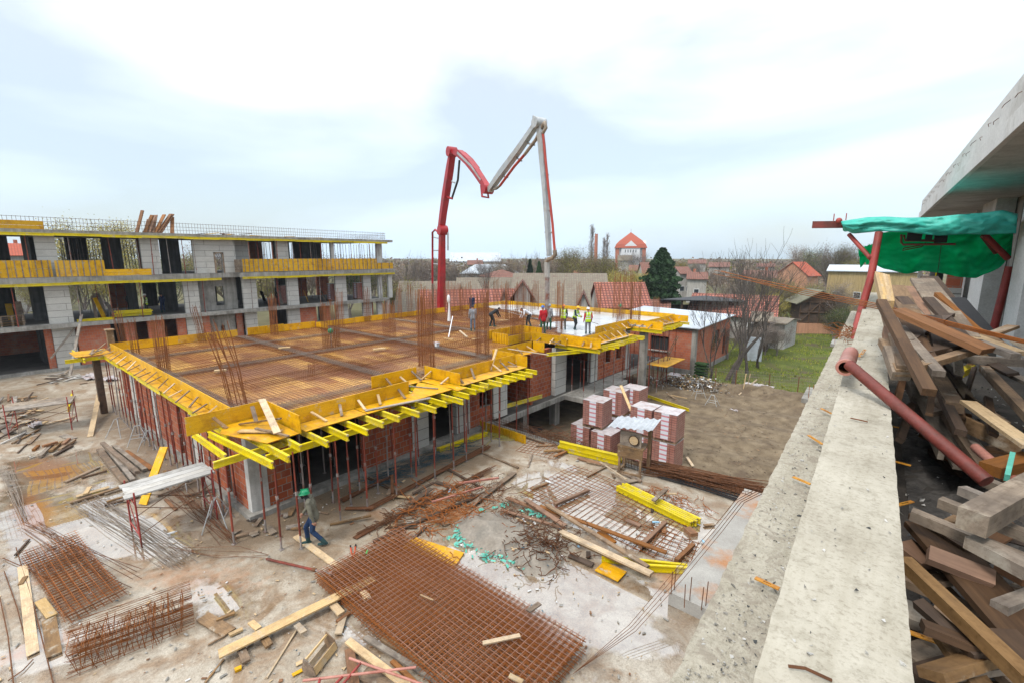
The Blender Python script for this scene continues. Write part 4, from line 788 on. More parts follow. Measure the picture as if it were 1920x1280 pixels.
# cross beams ends + props in the openings
LP = 'props inside the three storey shell'
def sprop(x, y, z0, z1, lb, red):
    k = ('s', round(z1-z0, 1), red)
    if k not in base_prop:
        g = G(); h = z1-z0; g.tube([(0,0,0), (0,0,h*.55)], .035, 5).tube([(0,0,h*.55), (0,0,h)], .028, 5).box((-.07,-.07,0), (.07,.07,.015)).box((-.07,-.07,h-.015), (.07,.07,h)).tube([(0,0,h*.53), (0,0,h*.57)], .05, 6)
        o = g.build('steel_prop', M['prop_red' if red else 'prop_gray'], label=lb, cat='steel prop', group=LP, local=True); o.location = (x, y, z0); base_prop[k] = o; return o
    c = copy_tree(base_prop[k], (x, y, z0), None, lb, LP); c.rotation_euler = (rnd.uniform(-.03, .03), rnd.uniform(-.03, .03), 0); return c
for i, px in enumerate([48, 128, 205, 256, 280, 312, 340, 361, 480, 492, 515, 548, 560, 580, 598, 635, 655, 672, 690, 703]): sprop(LX+.25, yy(px, 460), Z2_, Z3-.35, 'thin prop at the upper storey openings of the left building, number %d' % (i+1), i % 2 == 0)
for i, px in enumerate([24, 145, 262, 352, 380, 470, 520, 598, 676, 712]): sprop(LX+.3, yy(px, 560), Z1, Z2_-.62, 'thin prop at the middle storey openings of the left building, number %d' % (i+1), i % 2 == 0)
n = 0
for px in range(112, 262, 6): n += 1; q = atX(px, 460, LX-rnd.uniform(6.5, 9.5)); sprop(q.x, q.y, Z2_, Z3-.35, 'dark prop against the light deep in the upper storey, number %d' % n, False)
for px in list(range(478, 518, 7))+list(range(545, 612, 6))+list(range(628, 706, 5)): n += 1; q = atX(px, 460, LX-rnd.uniform(5, 9.5)); sprop(q.x, q.y, Z2_, Z3-.35, 'dark prop against the light deep in the upper storey, number %d' % n, False)
n = 0
for px in list(range(150, 250, 17))+list(range(492, 535, 11))+list(range(566, 680, 10)): n += 1; q = atX(px, 560, LX-rnd.uniform(2, 9.)); sprop(q.x, q.y, Z1, Z2_-.5, 'dark prop deep in the middle storey, number %d' % n, n % 3 == 0)
for i in range(16):
    q = atX(rnd.choice((20, 40, 160, 180, 195, 215, 300, 320, 500, 520, 530, 580, 600, 612, 665)), 590, LX-rnd.uniform(1.2, 5)); z = Z1; h = rnd.uniform(.5, 1.3)
    plank('leaning_board', (q.x, q.y, z), (q.x-rnd.uniform(.1, .6), q.y+rnd.uniform(-.5, .5), z+h+.6), rnd.uniform(.2, .5), .04, M[rnd.choice(['wood_dark', 'wood', 'black', 'wood_gray', 'form'])], 'dim board or panel leaning inside the middle storey of the left building, number %d' % (i+1), 'board', 'boards inside the left building')
# roof edge reinforcement fence
g = G(); y = -6
while y < YE: g.tube([(EDGE-.25, y, Z3), (EDGE-.25+rnd.uniform(-.02,.02), y+rnd.uniform(-.02,.02), Z3+.95)], .012, 3, 0, False); y += .22
for z in (.35, .62, .93): g.tube([(EDGE-.25, -6, Z3+z), (EDGE-.25, YE*.5, Z3+z-.03), (EDGE-.25, YE, Z3+z-.12)], .014, 3, 0, False)
for x in [EDGE-.25-.25*k for k in range(1, 30)]: g.tube([(x, YE, Z3), (x, YE, Z3+.8)], .012, 3, 0, False)
for z in (.3, .55, .8): g.tube([(EDGE-.25, YE, Z3+z), (BX, YE, Z3+z)], .014, 3, 0, False)
g.build('edge_rebar', M['rust_dark'], label='thin upright bars in a long line along the roof edge of the left building', cat='rebar')
for i, (px, py, px2, py2) in enumerate([(256, 432, 267, 395), (272, 432, 279, 412), (278, 432, 290, 405), (270, 431, 285, 404), (290, 433, 308, 403), (295, 433, 320, 402), (300, 433, 324, 402), (322, 433, 323, 408), (285, 432, 292, 404)]):
    a = atX(px, py, EDGE-1.5); b = atX(px2, py2, EDGE-1.9-.1*i); a.z = Z3+.1; plank('roof_plank', a, b, .28, .08, M['wood_red'], 'brown plank propped up on the left roof against the sky, number %d' % (i+1), group='planks leaning together on the roof')
def jumble(px, py, X, z, n, sp, mats, lb, cat, ln=(.8, 2.), grp=None):
    for i in range(n):
        c = atX(px, py, X); c.z = z+.06+i*.03; c.y += rnd.uniform(-sp, sp); c.x += rnd.uniform(-sp, sp)*.5; a = rnd.uniform(-.5, .5)+(math.pi/2 if rnd.random() < .7 else 0); l = rnd.uniform(*ln)/2; d = Vector((math.cos(a)*l, math.sin(a)*l, rnd.uniform(-.05, .12)))
        plank('loose_board', c-d, c+d, rnd.uniform(.12, .28), .05, M[rnd.choice(mats)], lb % (i+1), cat, grp)
jumble(430, 430, -50, Z3, 9, 2.5, ['wood_red', 'wood_dark', 'form'], 'brown offcut in the heap on the roof near its middle, number %d', 'board', grp='heap of boards on the roof')
jumble(560, 445, -51, Z3, 5, 3.5, ['wood_pale', 'form', 'wood'], 'board lying on the right half of the roof, number %d', 'board', grp='scattered boards on the roof')
# stuff standing in the middle storey
for i, (px, z, dy) in enumerate([(250, 0, 0), (251, .08, .05), (252, .16, -.04), (249, .24, .08), (254, .32, 0), (248, .4, .1)]):
    c = atX(px, 592, -49.2-.12*(i % 3)); ibeam((c.x-.3, c.y-1.2+dy, Z1+.1+z), (c.x+.1, c.y+1.2+dy, Z1+.1+z), 'yellow beam in the pile on the middle storey floor, number %d' % (i+1), 'pile of yellow beams on the middle storey', lay=True)
c = atX(180, 600, LX+.3); ibeam((c.x, c.y-1.1, Z1+.12), (c.x+.1, c.y+1.1, Z1+.12), 'single yellow beam lying on the middle storey slab edge', None)
def pallet(x, y, z, lb, rz=0, up=False):
    t = empty('pallet', (x, y, z), rz, lb, 'pallet', 'empty pallets on the left building')
    for k in range(5):
        h = k*.155
        for j in range(5): G().box((-.4+.165*j, -.6, h+.1), (-.28+.165*j, .6, h+.12)).build('slat', M['wood'], t, local=True)
        G().box((-.4, -.6, h), (.38, -.5, h+.1)).box((-.4, -.05, h), (.38, .05, h+.1)).box((-.4, .5, h), (.38, .6, h+.1)).build('block', M['wood'], t, local=True)
    return t
c = atX(22, 600, LX-.7); pallet(c.x, c.y, Z1, 'short stack of wooden pallets on the middle storey at the far left')
def brickpack(x, y, z, w, d, h, lb, grp, wrap=True, rz=0., strip=True):
    t = empty('brick_pack', (x, y, z), rz, lb, 'brick pack', grp)
    G().box((-w/2, -d/2, .1), (w/2, d/2, h)).build('bricks', M['pack'], t, local=True)
    G().box((-w/2, -d/2, 0), (w/2, d/2, .03)).box((-w/2, -d/2, .03), (-w/2+.1, d/2, .1)).box((w/2-.1, -d/2, .03), (w/2, d/2, .1)).box((-.05, -d/2, .03), (.05, d/2, .1)).build('pallet', M['wood'], t, local=True)
    if wrap: G().box((-w/2-.004, -d/2-.004, h), (w/2+.004, d/2+.004, h+.012)).build('film_top', M['film'], t, local=True)
    if strip:
        G().box((-w/2-.012, -.19, .14), (-w/2-.003, .19, h)).build('printed_strip', M['strip'], t, local=True)
        G().box((-.19, -d/2-.012, .14), (.19, -d/2-.003, h)).build('printed_strip', M['strip'], t, local=True)
    return t
M['rust_pale'] = rough_mat('rust_pale', (.30,.15,.095,1), (.42,.22,.15,1), 6, .8, .2, 60, spec=.2)
rnd = random.Random(31)
for i, (px, py, X) in enumerate([(628, 590, -50.0), (535, 590, -51.0), (675, 578, -49.6)]):
    c = atX(px, py, X); brickpack(c.x, c.y, Z1, 1.0, 1.0, 1.9, 'wrapped brick pack on the middle storey, '+['between the fifth and sixth pillars', 'left of the tree view', 'at the right end'][i], 'brick packs on the left building', strip=i != 1)
# leaning timber shores against the left building
for i, (a, b, w_) in enumerate([(((131, 705), -46.0), ((153, 590), -48.3), .16), (((95, 672), -47.9), ((148, 605), -48.3), .12)]):
    p = atX(a[0][0], a[0][1], a[1]); q = atX(b[0][0], b[0][1], b[1]); plank('timber_shore', p, q, w_, .1, M['wood_gray'], ['long gray timber shore leaning on the left building', 'thinner shore crossing the pale block wall of the left building'][i], 'timber')
# ---- brick packs on the dirt, 1.5 m each, on wooden pallets ----
GP = 'wrapped brick packs on the dirt'
def pk(x, y, z, lb, rz=0): return brickpack(x, y, z, 1.16, 1.16, 1.46, lb, GP, rz=rz)
pk(-8.45, 22.22, -2, 'lower brick pack of the rightmost two high stack', 0)
pk(-8.45, 22.22, -0.5, 'upper brick pack of the rightmost two high stack', 0.02)
pk(-9.68, 22.19, -2, 'lower brick pack of the stack right behind the saw stand', 0)
pk(-9.68, 22.19, -0.5, 'upper brick pack of the stack right behind the saw stand', -0.02)
pk(-11.43, 21.29, -2, 'brick pack at the bottom front of the left stack', 0)
pk(-12.83, 21.49, -2, 'lower brick pack at the left end of the group', 0)
pk(-12.19, 21.63, -0.5, 'upper brick pack at the left end, set slightly askew', 0.06)
pk(-12.29, 24.00, -2, 'lower brick pack at the back, under the one with a plank', 0)
pk(-12.29, 24.00, -0.5, 'upper brick pack at the back with a plank leaning on it', 0.04)
pk(-11.73, 23.56, -2, 'low brick pack in the middle of the group', 0)
pk(-11.72, 25.07, -2, 'lower brick pack farthest from the yard', 0)
pk(-11.72, 25.07, -0.5, 'upper brick pack farthest from the yard', 0)
plank('plank', atD(1164, 722, 25.6), atD(1184, 770, 24.2), .16, .03, M['wood_pale'], 'pale plank leaning on the rear brick pack', 'plank')
# ---- saw stand with small metal roof ----
sx, sy = at(1185, 885, 0).x, at(1185, 885, 0).y
st = empty('saw_stand', (sx, sy, 0), R(8), 'wooden stand with a little corrugated roof and round meter at the yard edge', 'work stand')
g = G()
for x, y, h in ((-.42, -.35, 1.15), (.42, -.35, 1.15), (-.42, .3, 1.15)): g.box((x-.04, y-.04, 0), (x+.04, y+.04, h))
g.box((.5, .2, 0), (.62, .32, 2.0)); g.box((-.5,-.4,.05), (.5,-.34,.14)); g.box((-.44,-.4,.1), (-.38,.35,.18)); g.build('legs', M['wood'], st, local=True)
G().box((-.52, -.42, 1.15), (.52, .36, 1.2)).box((-.5, -.4, .75), (.5, -.36, 1.15)).build('table', M['wood'], st, local=True)
G().box((-.45, -.3, 1.2), (.4, -.24, 1.8)).build('board_panel', M['wood_gray'], st, local=True)
G().tube([(0.12, -.3, 1.5), (0.12, -.38, 1.5)], .17, 20).build('round_dial', M['wood_pale'], st, local=True)
G().tube([(0.12+.19*math.cos(a), -.36, 1.5+.19*math.sin(a)) for a in [k*math.pi/10 for k in range(21)]], .022, 5, caps=False).build('dial_ring', M['wood_dark'], st, local=True)
g = G(); nn = 40
for k in range(nn):
    u0, u1 = -.88+1.76*k/nn, -.88+1.76*(k+1)/nn; z = lambda u: .03*math.sin(u*24)
    g.quad((u0, -.62, 2.04+z(u0)+u0*.1), (u1, -.62, 2.04+z(u1)+u1*.1), (u1, .62, 2.12+z(u1)+u1*.1), (u0, .62, 2.12+z(u0)+u0*.1))
    g.quad((u0, .62, 2.112+z(u0)+u0*.1), (u1, .62, 2.112+z(u1)+u1*.1), (u1, -.62, 2.032+z(u1)+u1*.1), (u0, -.62, 2.032+z(u0)+u0*.1))
g.build('corrugated_roof', M['white_metal'], st, local=True)
# ---- yellow beam piles in the yard: (start px, end px, count, layers) ----
def beampile(a, b, n, lay, where, z0=.12):
    a = at(*a, z0); b = at(*b, z0); d = (b-a).normalized(); s = Vector((-d.y, d.x, 0)); k = 0
    for l in range(lay):
        for i in range(n-l):
            k += 1; o = s*(.105*(i-(n-1)/2+l*.5)); e = rnd.uniform(-.06, .06)
            ibeam(a+o+d*e+Vector((0,0,l*.2)), b+o+d*e+Vector((0,0,l*.2)), 'yellow beam in the pile %s, number %d' % (where, k), 'pile of yellow beams '+where, lay=False)
beampile((1050, 838), (1165, 866), 3, 2, 'behind the saw stand'); beampile((1165, 912), (1305, 980), 5, 1, 'in front of the saw stand'); beampile((822, 843), (912, 812), 2, 1, 'beside the ground floor wall', .1)
ibeam(at(1128, 1046, .1), at(1288, 1063, .1), 'slightly bent yellow beam under the long planks', None); ibeam(at(1195, 1062, .1), at(1290, 1068, .1), 'short yellow beam behind the bent one', None)
ibeam(at(1215, 742, -1.9), at(1292, 768, -1.9), 'yellow beam lying on the dirt behind the brick packs', None); c = at(995, 748, .35); ibeam((-16.3, 16.9, .5), (-16.9+1.2, 21.3, .5), 'yellow beam bridging the gap beside the basement', None)
ibeam(at(135, 740, .1)+Vector((0,0,0)), at(128, 768, .1), 'yellow beam end lying by the small scaffold table', None)
# yellow plank leaning on the scaffold bench
plank('leaning_plank', at(268, 945, .02), atD(308, 837, 20.6), .3, .05, M['form'], 'yellow plank leaning up through the scaffold bench', 'plank')
# ---- big stack of welded mesh sheets, front ----
def sheet(name, x0, x1, y0, y1, z, st, label, grp, mat, r=.0075, sag=0., rz=0.):
    g = G(); w, h = x1-x0, y1-y0; nx, ny = int(w/st), int(h/st); cx, cy = (x0+x1)/2, (y0+y1)/2; rr = rnd
    wv = lambda x, y: sag*noise.noise(Vector((x*.6+z*9, y*.6, z*7)))
    for i in range(ny+1):
        y = -h/2+i*h/ny; k = max(2, int(w/1.)); g.tube([(-w/2-.06+(w+.12)*j/k, y, wv(-w/2+w*j/k, y)) for j in range(k+1)], r, 4, 0, False)
    for i in range(nx+1):
        x = -w/2+i*w/nx; k = max(2, int(h/1.)); g.tube([(x, -h/2-.06+(h+.12)*j/k, wv(x, -h/2+h*j/k)+r*1.8) for j in range(k+1)], r, 4, 0, False)
    o = g.build(name, mat, label=label, cat='rebar mesh', group=grp, local=True); o.location = (cx, cy, z); o.rotation_euler = (0, 0, rz); return o
for i in range(9):
    ox, oy = rnd.uniform(-.05, .05), rnd.uniform(-.03, .03)
    sheet('mesh_sheet', -11.05+ox, -4.55+ox, 5.15+oy, 7.75+oy, 0.03+i*.048, .15, 'welded rusty mesh sheet in the big foreground stack, %s' % ('topmost' if i == 8 else 'number %d from the bottom' % (i+1)), 'big foreground stack of mesh sheets', M['rust_pale'] if i == 8 else M['rust'], .0065, .03, rnd.uniform(-.006, .006))
for i, (a, b, z, sz) in enumerate([((985, 895), (1330, 1000), .03, (5.2, 3.2)), ((690+290, 832), (1060, 850), .03, (2.0, 1.4)), ((1200, 1000), (1300, 1040), .05, (1.6, 1.3))]):
    c = (at(*a, z)+at(*b, z))/2; sheet('mesh_sheet', c.x-sz[0]/2, c.x+sz[0]/2, c.y-sz[1]/2, c.y+sz[1]/2, z, .2, ['thin mesh sheet lying half in the puddle', 'small mesh sheet by the yard edge left of the yellow beams', 'small bent mesh sheet by the low concrete block'][i], None, M['rust'], .009, .1, [R(-4), R(10), R(8)][i])
# left meshes
k0, k1, k2 = at(46, 1045), at(140, 1016), at(128, 1167); c = (k1+k2)/2; wu, wv_ = (k2-k0).length/2, (k1-k0).length/2; ra = math.atan2((k2-k0).y, (k2-k0).x)
for i in range(5): sheet('mesh_sheet', c.x-wu, c.x+wu, c.y-wv_, c.y+wv_, .06+i*.05, .15, 'mesh sheet in the left foreground stack, number %d from the bottom' % (i+1), 'left foreground stack of mesh sheets', M['rust_dark' if i % 2 else 'rust'], .006, .1, ra+rnd.uniform(-.04, .04))
# tall bundle of bent mesh (stirrup baskets) on the left
p, q = at(150, 1235, .0), at(350, 1160, .0); p0 = p; d = (q-p).normalized(); s_ = Vector((-d.y, d.x, 0)); g = G(); ln = (q-p).length
for j in range(int(ln/.11)):
    u = ln*j/int(ln/.11)
    for k in range(3):
        hh = rnd.uniform(.38, .66); w_ = rnd.uniform(.25, .5); b0 = p+d*(u+rnd.uniform(-.05, .05)); tl = d*rnd.uniform(-.16, .16); o_ = s_*rnd.uniform(-.1, .1)
        g.tube([b0-s_*w_+o_, b0-s_*w_+Vector((0,0,hh))+tl+o_, b0+s_*w_+Vector((0,0,hh*rnd.uniform(.75, 1)))+tl+o_, b0+s_*w_*1.1+o_], .0065, 3, 0, False)
for j in range(60):
    z1 = rnd.choice((.03, .12, .25, .4, .55, .6)); w1 = rnd.uniform(-.55, .55); o1, o2 = s_*(w1+rnd.uniform(-.06, .06)), s_*(w1+rnd.uniform(-.06, .06)); z2 = z1+rnd.uniform(-.08, .08)
    g.tube([p+o1-d*.15+Vector((0,0,z1)), (p+q)/2+(o1+o2)/2+Vector((0,0,(z1+z2)/2)), q+o2+d*.15+Vector((0,0,z2))], .006, 3, 0, False)
g.build('rebar_basket_bundle', M['rust'], label='dense knee-high bundle of rusty bent rebar baskets at the left foreground', cat='rebar bundle')
# ---- loose bars ----
def bars(n, a, b, sa, sb, lb, grp, mat='rebar_gray', z=.03, r=.0075, bend=0., zr=.06):
    for i in range(n):
        p = at(a[0]+rnd.uniform(-sa, sa), a[1]+rnd.uniform(-sa, sa)*.5, 0); q = at(b[0]+rnd.uniform(-sb, sb), b[1]+rnd.uniform(-sb, sb)*.5, 0); m = (p+q)/2; zz = z+rnd.random()*zr
        m += Vector((rnd.uniform(-1, 1), rnd.uniform(-1, 1), 0))*bend
        G().tube([p+Vector((0,0,zz)), m+Vector((0,0,zz+.01)), q+Vector((0,0,zz+rnd.uniform(0, .04)))], r, 4, 0, False).build('steel_bar', M[mat], label=lb % (i+1), cat='steel bar', group=grp)
bars(14, (150, 945), (330, 1060), 26, 26, 'long gray bar in the fan left of the scaffold bench, number %d', 'fan of gray bars left of the scaffold bench', 'rebar_gray', bend=.1)
bars(12, (190, 935), (350, 1045), 16, 22, 'gray bar in the bundle passing under the scaffold bench, number %d', 'gray bars under the scaffold bench', 'rebar_gray', bend=.1)
bars(10, (60, 985), (240, 1090), 20, 40, 'rusty bar in the spread above the left mesh sheets, number %d', 'rusty bars above the left mesh', bend=.15, mat='rust_dark')
bars(16, (330, 925), (430, 1015), 30, 22, 'rusty bar in the tangle right of the scaffold bench, number %d', 'tangle right of the scaffold bench', 'rust_dark', bend=.2)
bars(12, (10, 880), (45, 975), 14, 10, 'bar in the upright looking bunch at the left picture edge, number %d', 'bunch at the left edge', 'rebar_gray', bend=.1)
bars(16, (675, 1005), (925, 880), 8, 10, 'brown bar in the long bundle running to the ground floor wall, number %d', 'long brown bar bundle', 'rust_dark', bend=.03)
bars(14, (690, 958), (915, 840), 5, 6, 'dark bar in the bundle nearer the wall, number %d', 'dark bar bundle near the wall', 'rust_dark', bend=.02, r=.02)
bars(8, (640, 940), (735, 895), 4, 5, 'dark bar in the short bundle under the props, number %d', 'short dark bar bundle under the props', 'rust_dark', r=.02)
bars(64, (1215, 880), (1425, 930), 24, 22, 'rusty bar in the thick heap by the parapet, number %d', 'thick heap of rusty bars by the parapet', 'rust_dark', bend=.12, z=.05, r=.015, zr=.34)
bars(12, (1240, 893), (1420, 945), 8, 14, 'dark bar on the near side of the thick heap, number %d', 'dark bars on the near side of the heap', 'black', bend=.05, z=.05, r=.014)
bars(4, (490, 1047), (330, 1030), 30, 20, 'thin wire-like bar on the dirty slab, number %d', 'thin bars on the slab', 'rust_dark', bend=.4, r=.006)
for i, (a, b) in enumerate([((0, 1120), (25, 1280)), ((8, 1070), (55, 1225)), ((30, 1025), (100, 1280)), ((5, 1045), (90, 1085)), ((15, 1275), (62, 1235))]): 
    G().tube([at(*a, .03), (at(*a, .03)+at(*b, .03))/2+Vector((.05, .03, 0)), at(*b, .03)], .012, 5).build('steel_bar', M['rust_dark'], label='single rusty bar at the bottom left picture edge, number %d' % (i+1), cat='steel bar', group='single bars at the bottom left')
# edge upstand bars along yard edge
g = G(); x = -15.9
while x < -3.4:
    for dy in (-.1, .12): g.tube([(x, 16.95+dy, 0), (x+rnd.uniform(-.05,.05), 16.95+dy+rnd.uniform(-.04,.04), .42)], .009, 3, 0, False)
    x += .13
for z in (.08, .22, .36):
    for dy in (-.1, .12): g.tube([(-15.9, 16.95+dy, z), (-9, 16.95+dy, z+.03), (-3.4, 16.95+dy, z)], .01, 3, 0, False)
g.build('edge_cage', M['rust_dark'], label='long rusty bar cage standing along the far edge of the yard slab', cat='rebar cage')
g = G()
for i in range(46):
    c = Vector((rnd.uniform(-13.3, -10.2), 17.15+rnd.uniform(-.35, .35), rnd.uniform(.05, .5))); a = rnd.gauss(-.25, .45); l = rnd.uniform(.3, 1.1); v = Vector((math.cos(a)*l, math.sin(a)*l*.4, rnd.uniform(-.3, .5)))
    g.tube([c-v, c+v*.2+Vector((0,0,.05)), c+v], .011, 3, 0, False)
g.build('rebar_tangle', M['rust_dark'], label='tangle of bent rusty bars heaped on the yard edge beside the brick packs', cat='rebar tangle')
